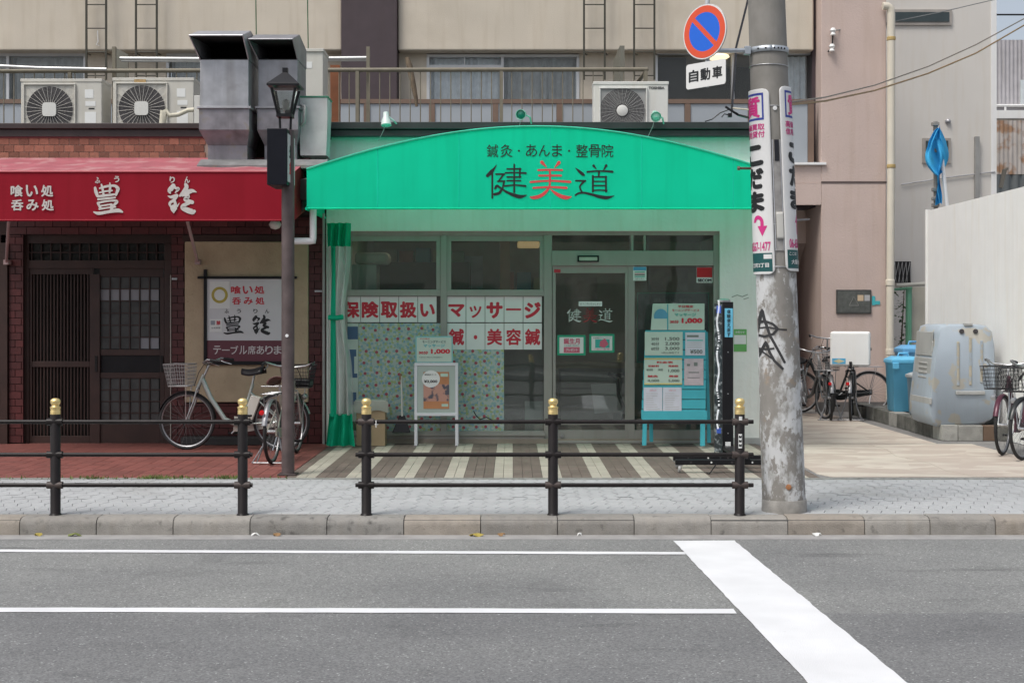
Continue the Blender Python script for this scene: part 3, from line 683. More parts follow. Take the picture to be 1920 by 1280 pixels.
# carcass walls behind the brick skins
MB().box(R0, X(0, RY), RY+.02, RY+.3, 0, zt).box(X(0, RY), R1, RY+.02, RY+.3, Z(440, RY), zt).box(X(322, RY), R1, RY+.02, RY+.3, 0, Z(440, RY)).build('wall', M['mortar_dark'], rest)
MB().box(R1-.2, R1, RY+.3, 20.9, 0, zt).build('side_wall', M['mortar_dark'], rest)
MB().box(R0, X(330, RY), 19, 19.1, 0, zt).build('back_wall', M['black_matte'], rest)
MB().box(R0, R1, RY-.2, 21.5, zt+.002, zt+.08).build('roof', M['roofing'], rest)
MB().box(R0, R1, RY+.3, 19, -.05, .04).build('room_floor', mat('dim floor', (.06, .05, .045), .7), rest)
# brown fascia
BY = 15.72
f_ = MB().box(X(-160, BY), X(616, BY), BY-.02, BY+.25, Z(257, BY), Z(243, BY)).build('fascia', M['dark_metal'], rest, bevel=.006)
MB().box(X(-160, BY), X(616, BY), BY-.06, BY+.25, Z(242.6, BY), Z(232, BY)).build('fascia_cap', M['dark_metal'], f_, bevel=.008)
MB().box(X(-160, BY), X(400, BY), BY-.012, BY+.2, Z(258.5, BY), Z(257.2, BY)).build('flashing', mat('red flashing', (.22, .02, .03), .5), rest)
# upper brick course
up = MB().box(X(-160, BY), X(400, BY), BY+.008, BY+.22, Z(300, BY), Z(258, BY)).build('brick_band', M['mortar'], rest)
def bricks(parent, x0, x1, z0, z1, y, m, bw=.115, bh=.078, jt=.008, depth=.02):
    me = None; z = z0; r = 0
    while z < z1-.01:
        x = x0-(bw*.5 if r % 2 else 0)
        while x < x1-.005:
            a = max(x, x0); c = min(x+bw-jt, x1); h = min(bh-jt, z1-z)
            if c-a > .015:
                if abs(c-a-(bw-jt)) < 1e-4 and abs(h-(bh-jt)) < 1e-4:
                    if me is None:
                        o = MB().box(0, bw-jt, 0, depth, 0, bh-jt).build('brick', m, None); me = o.data
                        o.parent = parent; ORG[o.name] = org(parent)
                    else: o = link_mesh('brick', me, None, parent)
                    o.location = Vector((a, y+random.uniform(-.002, .002), z))-org(parent)
                else:
                    MB().box(a, c, y, y+depth, z, z+h).build('brick', m, parent)
            x += bw
        z += bh; r += 1
bricks(up, X(-20, BY), X(385, BY), Z(298, BY), Z(259, BY), BY, M['brick_orange'], .118, .084)
# dark brick piers and lintel
pr = MB().box(X(322, RY), X(345, RY), RY, RY+.02, 0, Z(440, RY)).build('brick_pier', M['mortar_dark'], rest); bricks(pr, X(322, RY), X(346, RY), .02, Z(441, RY), RY-.014, M['brick_dark'], .15, .088)
pr = MB().box(X(578, RY), X(611, RY), RY, RY+.02, 0, Z(440, RY)).build('brick_pier', M['mortar_dark'], rest); bricks(pr, X(579, RY), X(611, RY), .02, Z(441, RY), RY-.014, M['brick_dark'], .15, .088)
pr = MB().box(X(14, RY), X(44, RY), RY, RY+.3, 0, Z(440, RY)).build('brick_pier', M['mortar_dark'], rest); bricks(pr, X(18, RY), X(44, RY), .02, Z(441, RY), RY-.014, M['brick_dark'], .15, .088)
pr = MB().box(X(14, RY), X(611, RY), RY, RY+.02, Z(440, RY), Z(405, RY)).build('brick_lintel', M['mortar_dark'], rest); bricks(pr, X(18, RY), X(611, RY), Z(439, RY), Z(408, RY), RY-.014, M['brick_dark'], .21, .088)
pr = MB().box(X(345, RY), X(578, RY), RY, RY+.02, 0, Z(755, RY)).build('brick_base', M['mortar_dark'], rest); bricks(pr, X(347, RY), X(578, RY), .02, Z(757, RY), RY-.014, M['brick_dark'], .21, .088)
# stucco field
M['sand_stucco'] = mat('sand coloured stucco', (.44, .35, .235), .9, var=.10, scale=4, bump=.6, bscale=30, dirt=((.24, .18, .11), 26, .66))
MB().pbox(346, 453, 578, 754, RY-.035, RY+.02).build('stucco_panel', M['sand_stucco'], rest, bevel=.012)
MB().pbox(342, 440.5, 581, 452.5, RY-.02, RY+.02).build('stucco_head', M['dark_wood'], rest)
MB().box(X(346, RY), X(546, RY), RY-.2, RY-.035, .004, .10).build('low_step', mat('black step', (.025, .025, .026), .7), rest, bevel=.01)
# timber door screen
DY = RY+.05
scr = MB().pbox(44, 440, 322, 456, DY, DY+.12).build('door_screen', M['dark_wood'], rest)
def dm(name, a, b_, c, d, y0=DY, y1=DY+.08, par=None, m='dark_wood'): return MB().pbox(a, b_, c, d, y0, y1).build(name, M[m], par or scr, bevel=.003, seg=1)
dm('post', 44, 456, 54, 832); dm('post', 308, 456, 321.5, 832); dm('transom', 54, 488, 308, 503)
for i in range(14): dm('transom_bar', 58+i*18, 456, 60.5+i*18, 488, DY+.03, DY+.05)
dm('transom_rail', 54, 472, 308, 474.5, DY+.022, DY+.029)
MB().pbox(54, 456, 308, 488, DY+.07, DY+.076).build('pane', glass('dim glass', (.28, .28, .28), .6), scr)
# left leaf: vertical slats
ld = MB().pbox(54, 503, 175, 514, DY+.02, DY+.06).build('lattice_door', M['dark_wood'], scr)
dm('stile', 54, 514, 60, 832, DY+.02, DY+.06, ld); dm('stile', 168, 514, 187, 832, DY+.01, DY+.06, ld)
dm('rail', 60, 677, 168, 688, DY+.015, DY+.06, ld); dm('rail', 60, 817, 168, 832, DY+.02, DY+.06, ld)
for i in range(17):
    a = 62.3+i*6.3; dm('slat', a, 514, a+2.6, 677, DY+.03, DY+.05, ld); dm('slat', a, 688, a+2.6, 817, DY+.03, DY+.05, ld)
MB().pbox(60, 514, 168, 817, DY+.068, DY+.074).build('pane', glass('dim glass', (.25, .25, .25), .5), ld)
MB().pbox(46, 832, 174, 834, DY-.03, DY+.09).build('track', M['chrome'], scr)
# right leaf: square panes
rd = MB().pbox(187, 503, 306, 519, DY+.03, DY+.07).build('grid_door', M['dark_wood'], scr)
dm('stile', 300, 519, 308, 832, DY+.03, DY+.07, rd); dm('rail', 187, 655, 300, 666, DY+.03, DY+.07, rd); dm('rail', 187, 698, 300, 709, DY+.03, DY+.07, rd); dm('kick_panel', 187, 795, 300, 832, DY+.03, DY+.07, rd)
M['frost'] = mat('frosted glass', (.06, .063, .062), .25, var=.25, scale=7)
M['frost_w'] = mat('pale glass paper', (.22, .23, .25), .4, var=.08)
cols = [189+i*18.6 for i in range(6)]
def pane_rows(rows, y):
    for r, (a, d) in enumerate(rows):
        for c in cols:
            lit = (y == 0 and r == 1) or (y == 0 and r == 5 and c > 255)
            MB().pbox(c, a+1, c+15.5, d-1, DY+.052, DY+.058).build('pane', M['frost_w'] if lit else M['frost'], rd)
rows1 = [(519+i*22.6, 519+(i+1)*22.6) for i in range(6)]; rows2 = [(709+i*21.6, 709+(i+1)*21.6) for i in range(4)]
pane_rows(rows1, 0); pane_rows(rows2, 1)
for c in cols[1:]:
    for a, d in ((519, 655), (709, 795)): dm('muntin', c-2.6, a, c-.6, d, DY+.035, DY+.05, rd)
for rows in (rows1, rows2):
    for a, d in rows[1:]: dm('muntin', 187, a-1.2, 300, a+1, DY+.038, DY+.051, rd)
MB().pbox(187, 666, 300, 698, DY+.052, DY+.058).build('dark_panel', M['black'], rd)
for a in (180, 303): MB().pbox(a-2.5, 667, a+2.5, 697, DY+.0, DY+.012).build('handle', M['black_matte'], rd, bevel=.003)
MB().pbox(0, 455, 13.5, 832, RY-.05, RY+.1).build('end_panel', M['dark_wood'], rest)
MB().pbox(322, 521, 332, 524.5, RY-.03, RY-.016).build('name_tag', M['chrome'], rest); MB().pbox(590, 544, 604, 547.5, RY-.03, RY-.016).build('name_tag', M['chrome'], rest)
# thin white downlead beside the door
solo('conduit', MB().tube([P(320, 516, RY-.03), P(320, 832, RY-.03)], .006, 6), mat('pale conduit', (.4, .36, .32), .5), 'thin pale conduit running down beside the lattice doors', 'conduit')
# sign on the stucco
sg = thing('wall_sign', 'white and maroon restaurant sign with black frame bars on the stucco wall', 'sign', P(466, 680, RY-.08))
QY = RY-.055
MB().pbox(388, 523, 546, 638, QY, QY+.018).build('panel', mat('white sign board', (.62, .62, .63), .35, var=.03), sg)
MB().pbox(388, 638.3, 546, 677, QY, QY+.018).build('panel', mat('maroon sign board', (.13, .035, .05), .4, var=.05), sg)
for a in ((381.5, 505, 387.5, 684), (370, 518, 556, 522.6), (388, 677.4, 548, 684)): MB().pbox(*a, QY-.02, QY+.02).build('frame_bar', M['black'], sg, bevel=.004)
for i, ch in enumerate('喰い処'): T(ch, 433+i*22, 536, 452+i*22, 551, QY-.001, M['red_ink'], sg, .03, 'character')
for i, ch in enumerate('呑み処'): T(ch, 435+i*22, 557, 452+i*22, 571, QY-.001, M['red_ink'], sg, .03, 'character')
T('豊', 419, 590, 457, 627, QY-.001, M['ink'], sg, 'brush', 'character'); T('鈴', 473, 590, 508, 628, QY-.001, M['ink'], sg, 'brush', 'character')
for s_, a in (('ふ', 421), ('う', 444), ('り', 475), ('ん', 497)): T(s_, a, 579, a+8, 587, QY-.001, M['ink'], sg, .02)
for i, ch in enumerate('テーブル席あります'): T(ch, 400+i*16.2, 648 if ch != 'ー' else 655, 414.5+i*16.2, 664 if ch != 'ー' else 657, QY-.001, mat('pale lettering', (.6, .56, .56), .5, var=0), sg, .012, 'character')
# stickers on that sign
t = sheet('small white sticker with a gold ring on the restaurant wall sign', 393, 527, 431, 578, QY-.004, 'paper', 'sticker', 'sticker')
ring = MB(); cx, cz = X(412, QY), Z(553, QY)
ring.add([(cx+r*math.cos(a*math.pi/16), QY-.0055, cz+r*math.sin(a*math.pi/16)) for r in (.066, .098) for a in range(32)], [(a, (a+1) % 32, 32+(a+1) % 32, 32+a) for a in range(32)])
ring.build('ring', mat('gold print', (.45, .36, .06), .5), t, fix=False)
t = sheet('small white no smoking sticker on the restaurant wall sign', 393, 598, 416, 622, QY-.004, 'paper', 'sticker', 'sticker')
MB().pbox(395, 601, 403, 609, QY-.006, QY-.0045).build('mark', mat('grey mark', (.3, .32, .36), .5), t)
T('禁', 405.5, 601, 413.5, 609, QY-.005, M['red_ink'], t, .03); T('全席禁煙', 396, 613, 413, 616, QY-.005, M['ink'], t)
# globe wall lamp
t = thing('wall_lamp', 'round white globe wall lamp beneath the red awning', 'lamp', P(516, 430, 15.6))
MB().lathe([(.0, -.06), (.05, -.045), (.075, 0), (.05, .045), (0, .06)], P(516, 421, 15.6), 16, 'z').build('globe', mat('lamp globe', (.72, .7, .66), .3), t, smooth=60)
MB().tube([P(516, 421, 15.6), P(520, 415, 15.98)], .025, 8).build('arm', M['dark_metal'], t)
# ---------------------------------------------------------------- red awning
WY = 14.5
M['red_awn'] = cloth('red awning sheet', (.275, .010, .022), .05)
M['pink_awn'] = mat('sun bleached red sheet', (.36, .10, .12), .75, var=.14, scale=5, streak=.1, c2=(.42, .20, .205), cov=.42, c2scale=4)
ra = thing('red_awning', 'dark red box awning with white brush lettering over the restaurant front', 'awning', (-5, WY, Z(413, WY)))
ax0, ax1 = X(-160, WY), X(552, WY); zb = Z(413, WY); zf = Z(322, WY); bz = Z(296, 15.66)
MB().grid(lambda u, v: (ax0+(ax1-ax0)*u, WY+.006*math.sin(u*40)*(1-v), zb+(zf-zb)*v), 60, 3).build('front', M['red_awn'], ra, smooth=60)
MB().grid(lambda u, v: (ax0+(ax1-ax0)*u, WY+(15.66-WY)*v, zf+(bz-zf)*v-.015*math.sin(math.pi*v)*abs(math.sin(u*22))), 80, 6).build('roof', M['pink_awn'], ra, smooth=60)
MB().quad((ax1, WY, zb), (ax1, WY, zf), (ax1, 15.66, bz), (ax1, 15.66, zb+.25)).build('side', M['red_awn'], ra)
MB().tube([(ax0, WY-.003, zf), (ax1, WY-.003, zf)], .010, 6).build('piping', mat('awning piping', (.40, .03, .05), .5), ra)
MB().tube([(ax0, WY, zb), (ax1, WY, zb)], .012, 6).build('hem_bar', M['red_awn'], ra)
for a, b_ in ((X(15, WY), X(18, RY)), (X(350, WY), X(363, 15.7))):
    MB().tube([(a, WY+.02, zb), (b_, 15.9, Z(490, 15.9))], .018, 8).box(b_-.03, b_+.03, 15.88, 15.98, Z(496, 15.9), Z(487, 15.9)).build('support_rod', mat('pinkish steel', (.42, .30, .30), .5), ra)
M['pale_print'] = mat('off white awning print', (.55, .52, .49), .7, var=.08, scale=20)
for i, ch in enumerate('喰い処'): T(ch, 20+i*28.5, 347, 43+i*28.5, 369, WY-.008, M['pale_print'], ra, .03, 'character')
for i, ch in enumerate('呑み処'): T(ch, 21+i*28.5, 374, 44+i*28.5, 395, WY-.008, M['pale_print'], ra, .03, 'character')
T('豊', 175, 342, 231, 403, WY-.008, M['pale_print'], ra, 'brush', 'character'); T('鈴', 314, 343, 369, 402, WY-.008, M['pale_print'], ra, 'brush', 'character')
for s_, a, b_ in (('ふ', 178, 332), ('う', 214, 330), ('り', 318, 331), ('ん', 346, 331)): T(s_, a, b_, a+10, b_+12, WY-.008, M['pale_print'], ra, .03, 'character')
# flashing roof between the two awnings, gutter and white drain
ZR = Z(297, 15.1)
solo('lean_to_roof', MB().prism_x([(14.93, ZR-.13), (14.93, ZR-.095), (15.12, ZR-.01), (15.9, ZR+.06), (15.9, ZR-.13)], X(372, 15), X(612, 15)), mat('grey roofing sheet', (.19, .19, .19), .85, var=.25, scale=7, dirt=((.26, .2, .14), 5, .6)), 'narrow grey felt roof carrying the two exhaust ducts', 'roof')
t = thing('rain_gutter', 'dark brown gutter box and elbow between the red and green awnings', 'gutter', P(567, 400, 14.95))
MB().add([P(553, 337, 14.9), P(583, 333, 14.9), P(578, 375, 14.9), P(556, 375, 14.9), P(553, 337, 15.1), P(583, 333, 15.1), P(578, 375, 15.1), P(556, 375, 15.1)], [(0, 1, 2, 3), (4, 7, 6, 5), (0, 4, 5, 1), (1, 5, 6, 2), (2, 6, 7, 3), (3, 7, 4, 0)]).build('hopper', M['dark_metal'], t, bevel=.01)
MB().tube([P(568, 372, 15), P(568, 388, 15), P(562, 395, 15), P(550, 396, 15)], .035, 10).build('elbow', M['dark_metal'], t, smooth=50)
MB().pbox(552, 300, 582, 330, 15.2, 15.6).build('gap_shade', M['black_matte'], t)  # black block standing for the shade in the gap here
solo('drain_pipe', MB().tube([P(587, 392, 14.75), P(587, 447, 14.75), P(587, 452, 14.75), P(582, 452, 14.75), P(546, 452, 14.75)], .038, 12), mat('white pvc', (.74, .74, .74), .35), 'white right angled drain pipe below the left end of the green awning', 'pipe', smooth=45)
# green and clear vinyl curtain gathered at the left of the clinic
cu = thing('vinyl_curtain', 'gathered green and clear vinyl curtain tied back left of the clinic windows', 'curtain', P(638, 836, 15.5))
VY = 15.55
def curt(x0t, x1t, x0b, x1b, z0, z1, y, amp, fr, waist=None):
    def fn(u, v):
        z = z1+(z0-z1)*v
        a = x0t+(x0b-x0t)*v; b_ = x1t+(x1b-x1t)*v
        if waist: b_ -= waist*math.exp(-((z-Z(590, VY))/.42)**2)
        x = a+(b_-a)*u
        return (x, y+amp*math.sin(u*fr*2*math.pi+v*1.2)+.01*math.sin(v*9+u*7), z)
    return fn
M['green_vinyl'] = cloth('green vinyl', (.012, .46, .26), .3, .4)
M['clear_vinyl'] = vinyl('hazy clear vinyl', (.50, .55, .52), .62)
MB().grid(curt(X(613, VY), X(657, VY), X(615, VY), X(662, VY), Z(778, VY), Z(462, VY), VY, .05, 3.2, .085), 48, 14).build('clear_panel', M['clear_vinyl'], cu, smooth=80)
MB().grid(curt(X(613, VY), X(657, VY), X(613, VY), X(657, VY), Z(462, VY), Z(418, VY), VY, .05, 3.2), 48, 6).build('green_head', M['green_vinyl'], cu, smooth=80)
MB().grid(curt(X(622, VY), X(630, VY), X(620, VY), X(632, VY), Z(780, VY), Z(462, VY), VY-.06, .012, 1), 8, 14).build('green_strip', M['green_vinyl'], cu, smooth=80)
MB().grid(curt(X(618, VY), X(661, VY), X(611, VY), X(667, VY), Z(835, VY), Z(775, VY), VY-.03, .05, 2.6), 48, 8).build('green_foot', M['green_vinyl'], cu, smooth=80)
MB().tube([P(616, 595, VY-.11), P(632, 596, VY-.13), P(643, 594, VY-.10)], .030, 8).build('tie_band', M['green_vinyl'], cu, smooth=80)
MB().tube([P(607, 400, VY), P(607, 832, VY)], .016, 8).build('side_rod', mat('dull rod', (.25, .27, .25), .5), cu)
# ================================================================ apartment block above and behind
M['beige_wall'] = mat('beige render', (.58, .52, .43), .85, var=.06, scale=1.5, bump=.35, bscale=70, streak=.13, dirt=((.50, .44, .355), 1.1, .58))
M['brown_pier'] = mat('dark plum paint', (.058, .040, .046), .6, var=.1, streak=.08)
M['pink_wall'] = mat('pink brown render', (.53, .42, .375), .85, var=.05, scale=1.2, bump=.45, bscale=45, streak=.10)
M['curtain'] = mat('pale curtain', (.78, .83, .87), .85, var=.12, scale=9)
M['curtain_d'] = mat('grey curtain', (.44, .46, .47), .85, var=.15, scale=9)  # second curtain colour, a darker grey
M['frost_panel'] = mat('frosted guard panel', (.34, .37, .40), .35, var=.06, scale=2)
AB, AW = 21.6, 21.86
apt = thing('apartment_building', 'beige apartment block with balconies rising behind the shops', 'building', (-2, 23, 0))
MB().box(X(-220, AB), X(641, AB), AB, AW+1.5, Z(95, AB), 9.5).build('wall', M['beige_wall'], apt, bevel=.03)
MB().box(X(746, AB), X(1526, AB), AB, AW+1.5, Z(95, AB), 9.5).build('wall', M['beige_wall'], apt, bevel=.03)
MB().box(X(641, AB)+.004, X(746, AB)-.004, AB-.12, AW+1.5, 3.3, 9.5).build('pier', M['brown_pier'], apt, bevel=.01)
for a, c in ((-220, -70), (162, 312), (560, 640), (746, 800), (1086, 1228)):
    MB().box(X(a, AW), X(c, AW), AW, AW+.3, 3.3, Z(94, AB)).build('wall', M['beige_wall'], apt)
MB().box(X(1526, AB), X(1546, AB)-.004, AB+.1, AW+1, 3.3, 9.5).build('pier', M['brown_pier'], apt)
MB().box(X(-220, AB), X(1430, AB), AB-.2, AW+1.5, 3.2, 3.4).build('floor_slab', M['roofing'], apt)
# balcony windows
M['sash'] = mat('pale aluminium sash', (.60, .61, .62), .4, .1, var=.04)
M['clear_glass'] = glass('clear glass', (.97, .98, .98), .6)
def window(x0, x1, y0, split, curt, rail=None, extra=()):
    w = MB().pbox(x0, y0, x1, y0+5, AW-.02, AW+.1).build('window', M['sash'], apt)
    zb_ = 3.4
    for a in (x0, split-2.5, x1-5): MB().box(X(a, AW), X(a+5, AW), AW-.02, AW+.1, zb_, Z(y0+5, AW)).build('window_frame', M['sash'], w)
    if rail: MB().pbox(x0+5, rail, split-2.5, rail+5, AW-.015, AW+.08).build('window_frame', M['sash'], w)
    for a in extra: MB().pbox(a, y0+5, a+2, rail, AW-.01, AW+.06).build('window_frame', M['sash'], w)
    for k, (a, c) in enumerate(((x0+5, split-2.5), (split+2.5, x1-5))):
        MB().box(X(a, AW), X(c, AW), AW+.03, AW+.036, zb_, Z(y0+5, AW)).build('pane', M['clear_glass'], w)
        m = curt[k]
        if m:
            MB().grid(lambda u, v: (X(a, AW)+(X(c, AW)-X(a, AW))*u, AW+.16+.03*math.sin(u*30+3*math.sin(u*11))+.01*math.sin(u*71), zb_+(Z(y0+5, AW)-zb_)*v), 70, 2).build('curtain', M[m], w, smooth=70)
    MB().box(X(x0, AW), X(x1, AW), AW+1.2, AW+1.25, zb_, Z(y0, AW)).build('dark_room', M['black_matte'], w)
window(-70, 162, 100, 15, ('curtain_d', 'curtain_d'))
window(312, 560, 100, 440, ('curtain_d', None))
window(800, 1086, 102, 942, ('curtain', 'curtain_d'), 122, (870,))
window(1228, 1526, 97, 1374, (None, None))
MB().box(X(1232, AW), X(1290, AW), AW+.2, AW+.24, 3.4, Z(104, AW)).build('curtain', mat('black curtain', (.02, .02, .022), .9), apt)
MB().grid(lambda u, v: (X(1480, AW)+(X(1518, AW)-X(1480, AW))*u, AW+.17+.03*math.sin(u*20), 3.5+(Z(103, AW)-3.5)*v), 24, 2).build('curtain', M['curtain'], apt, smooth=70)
cl_ = mat('lit ceiling lamp', (.8, .7, .5), .4); b = cl_.node_tree.nodes['Principled BSDF']; b.inputs['Emission Color'].default_value = (1, .8, .5, 1); b.inputs['Emission Strength'].default_value = 1.0
solo('ceiling_lamp', MB().lathe([(.15, 0), (.2, .03), (.18, .06)], (X(1345, 21.8), 21.8, Z(111, 21.8)), 16), cl_, 'lit round ceiling lamp inside the flat behind the round sign', 'lamp')
# brown balcony guard with frosted panels
GYB = 21.45
gd = thing('balcony_guard', 'brown balcony guard with frosted lower panels in front of the flat windows', 'railing', (X(760, GYB), GYB, 3.4))
MB().pbox(-80, 186, 1526, 194, GYB-.03, GYB+.03).build('top_rail', M['alu_dark'], gd)
pp = [-45, 75, 199, 320, 443, 565, 688, 810, 929, 1049, 1168, 1289, 1408, 1520]
for p in pp: MB().box(X(p-5.5, GYB), X(p+5.5, GYB), GYB-.025, GYB+.025, 3.4, Z(194.3, GYB)).build('post', M['alu_dark'], gd)
for a, c in zip(pp, pp[1:]): MB().box(X(a+6, GYB), X(c-6, GYB), GYB-.006, GYB+.006, 3.45, Z(195, GYB)).build('panel', M['frost_panel'], gd)
# terrace railing on the shop roofs
TY = 19.0
M['khaki'] = mat('khaki painted steel', (.185, .165, .12), .55, var=.12, scale=9, dirt=((.2, .1, .05), 12, .68))
rl = thing('terrace_railing', 'khaki steel terrace railing with thin bars along the shop roofs', 'railing', (X(600, TY), TY, 3.75))
MB().tube([P(-60, 134, TY), P(620, 131.5, TY), P(1214, 130.5, TY)], .031, 10).build('top_rail', M['khaki'], rl, smooth=50)
x = -50.0
while x < 1212:
    MB().tube([(X(x, TY), TY, 3.75), (X(x, TY), TY, Z(133, TY))], .0085, 6).build('bar', M['khaki'], rl, smooth=50); x += 19.05
for p in (131, 402, 670, 940, 1211):
    MB().box(X(p-3.2, TY), X(p+3.2, TY), TY-.024, TY+.024, 3.74, Z(131, TY)).build('post', M['khaki'], rl)
MB().tube([P(1213, 131, TY), (X(1205, TY), 20.9, Z(131, TY))], .028, 8).build('return_rail', M['khaki'], rl, smooth=50)
for p, lab in ((689, 'khaki clothes pole post in front of the plum pier'), (211, 'khaki clothes pole post between the left ladders')):
    solo('clothes_post', MB().box(X(p-3.2, TY), X(p+3.2, TY), TY+.06, TY+.11, 3.74, Z(86, TY)), M['khaki'], lab, 'post')
M['partition'] = mat('grey green partition', (.16, .155, .125), .6, var=.1)
solo('balcony_partition', MB().prism([(X(a, 19.6), z) for a, z in ((217, Z(90, 19.6)), (240, Z(102, 19.6)), (240, 3.75), (217, 3.75))], 19.6, 19.63), M['partition'], 'grey green partition panel beside the left ladder pair', 'partition')
solo('balcony_partition', MB().box(X(1162, 19.6), X(1171, 19.6), 19.6, 20.9, 3.4, Z(86, 19.6)), M['partition'], 'grey green partition panel between the right ladders', 'partition')
# laundry poles
M['steel_pole'] = mat('stainless pole', (.60, .61, .60), .42, .6, var=.06)
for a, c, r_, lab in ((P(225, 110, 19.2), P(690, 109, 19.2), .028, 'upper stainless laundry pole running behind the exhaust ducts'), (P(228, 114.5, 19.3), P(688, 113, 19.3), .016, 'thin stainless laundry pole just under the long one'), (P(-60, 121, 18.9), P(200, 130, 18.9), .022, 'sloping stainless laundry pole above the leftmost air conditioner')):
    solo('laundry_pole', MB().tube([a, ((a[0]+c[0])/2, a[1], (a[2]+c[2])/2-.015), c], r_, 8), M['steel_pole'], lab, 'pole', smooth=60)
# wall ladders
M['ladder'] = mat('dark olive steel', (.040, .038, .026), .6, var=.2)
labs = ['leftmost dark steel ladder on the beige wall', 'second dark steel ladder from the left, above the second air conditioner', 'dark steel ladder right of the curtained window', 'rightmost dark steel ladder beside the no parking sign']
for (p, q_), lab in zip(((162, 199), (255, 294), (1095, 1134), (1189, 1227)), labs):
    LY_ = AB-.16
    t = thing('wall_ladder', lab, 'ladder', ((X(p, LY_)+X(q_, LY_))/2, LY_, Z(150, LY_)), 'ladders on the apartment wall')
    for e in (p, q_): MB().box(X(e-1.8, LY_), X(e+1.8, LY_), LY_-.012, LY_+.012, Z(150, LY_), 7.2).build('stile', M['ladder'], t)
    for k in range(6): MB().tube([P(p, 142-k*44.3, LY_), P(q_, 142-k*44.3, LY_)], .010, 6).build('rung', M['ladder'], t)
    for e in (p, q_): MB().tube([P(e, 100, LY_), (X(e, AB)+.05, AB+.05, Z(102, AB))], .012, 6).build('bracket', M['ladder'], t)
for p, lab in ((480, 'thin green cable hanging above the left exhaust duct'), (577, 'thin green cable hanging above the tall air conditioner')):
    solo('cable', MB().tube([P(p-1, -60, 20.3), P(p, 30, 20.32), P(p+1, 100, 20.3)], .009, 6), mat('green cable', (.04, .12, .05), .5), lab, 'cable')
# bits on the terrace
solo('timber_offcut', MB().box(X(619, 19.5), X(637, 19.5), 19.5, 19.6, 3.76, Z(122, 19.5)), mat('orange brown board', (.22, .075, .028), .6, var=.2, scale=6), 'orange brown board standing on the terrace beside the plum pier', 'board')
solo('driftwood_branch', MB().tube([P(763, 108, 19.7), P(768, 125, 19.7), P(774, 155, 19.7), P(780, 185, 19.7), P(781, 200, 19.7)], [.035, .045, .042, .03, .02], 8), mat('weathered branch', (.16, .12, .08), .8, var=.3, scale=12), 'weathered branch leaning against the wall left of the curtained window', 'branch', smooth=60)
solo('wall_hook', MB().tube([P(183, 58, AB-.03), P(184, 78, AB-.03), P(181, 84, AB-.05), P(186, 86, AB-.05)], .008, 6), M['white'], 'small white hook hanging inside the leftmost ladder', 'hook')
# ================================================================ pink stair block on the right
PK = 21.3
pk_ = thing('stair_block', 'pink brown rendered stair block with a dark doorway behind the parked bicycles', 'building', (X(1575, PK), 23, 0))
e0, e1, e2 = X(1440, PK), X(1540, PK), X(1662, PK)
MB().box(e1, e2, PK, PK+4, 0, 9.5).build('wall', M['pink_wall'], pk_, bevel=.015)
MB().box(e0, e1-.002, PK, PK+.1, Z(384, PK), Z(344, PK)).build('wall', M['pink_wall'], pk_)
MB().box(e0, e1-.002, PK+.012, PK+.1, Z(343.5, PK), Z(310, PK)).build('wall', M['pink_wall'], pk_)
MB().box(e0, X(1548, PK), PK-.05, PK+.11, Z(309.5, PK), Z(305, PK)).build('ledge', M['white'], pk_)
MB().box(e1-.002, e2+.004, PK-.006, PK, Z(344, PK), Z(340, PK)).build('joint', mat('dark joint', (.10, .075, .07), .8), pk_)
MB().box(e1-.1, e2+.01, PK-.02, PK-.001, 0, .16).build('plinth', mat('grey plinth', (.16, .15, .145), .85), pk_)
# doorway recess
MB().box(e0-.6, e0, PK, PK+3, 0, Z(384, PK)).build('recess_wall', mat('recess wall', (.30, .22, .19), .85), pk_)
MB().box(e0, e1, PK+2.6, PK+2.7, 0, 3.4).build('recess_back', mat('dark recess', (.05, .04, .04), .85), pk_)
MB().prism_x([(PK+1.1, 2.75), (PK+1.1, 3.3), (PK+3, 3.3), (PK+3, 2.1), (PK+2.0, 2.15)], e0, e1-.003).build('stair_soffit', M['pink_wall'], pk_)
solo('red_scooter_seat', MB().box(e0+.15, e0+.7, PK+1.1, PK+1.6, .0, .78), mat('dim red fairing', (.35, .02, .03), .4), 'dim red object standing inside the dark doorway', 'object', bevel=.1, seg=3)
solo('wall_bracket', MB().tube([P(1490, 413, PK+.2), P(1518, 411, PK+.2)], .018, 6), M['zinc'], 'short metal bracket under the doorway lintel', 'bracket')
# insulators
t = thing('cable_insulator', 'two white porcelain cable insulators on the pink wall', 'insulator', P(1561, 96, PK-.05))
for a, b_ in ((1562, 60), (1560, 90)):
    MB().lathe([(.0, -.06), (.045, -.05), (.03, -.01), (.05, .02), (.03, .06), (0, .065)], P(a, b_, PK-.07), 12).build('insulator', M['white'], t, smooth=50)
MB().tube([P(1562, 60, PK-.05), P(1561, 75, PK-.03), P(1560, 90, PK-.05), P(1552, 98, PK-.02)], .012, 6).build('lead', M['black'], t)
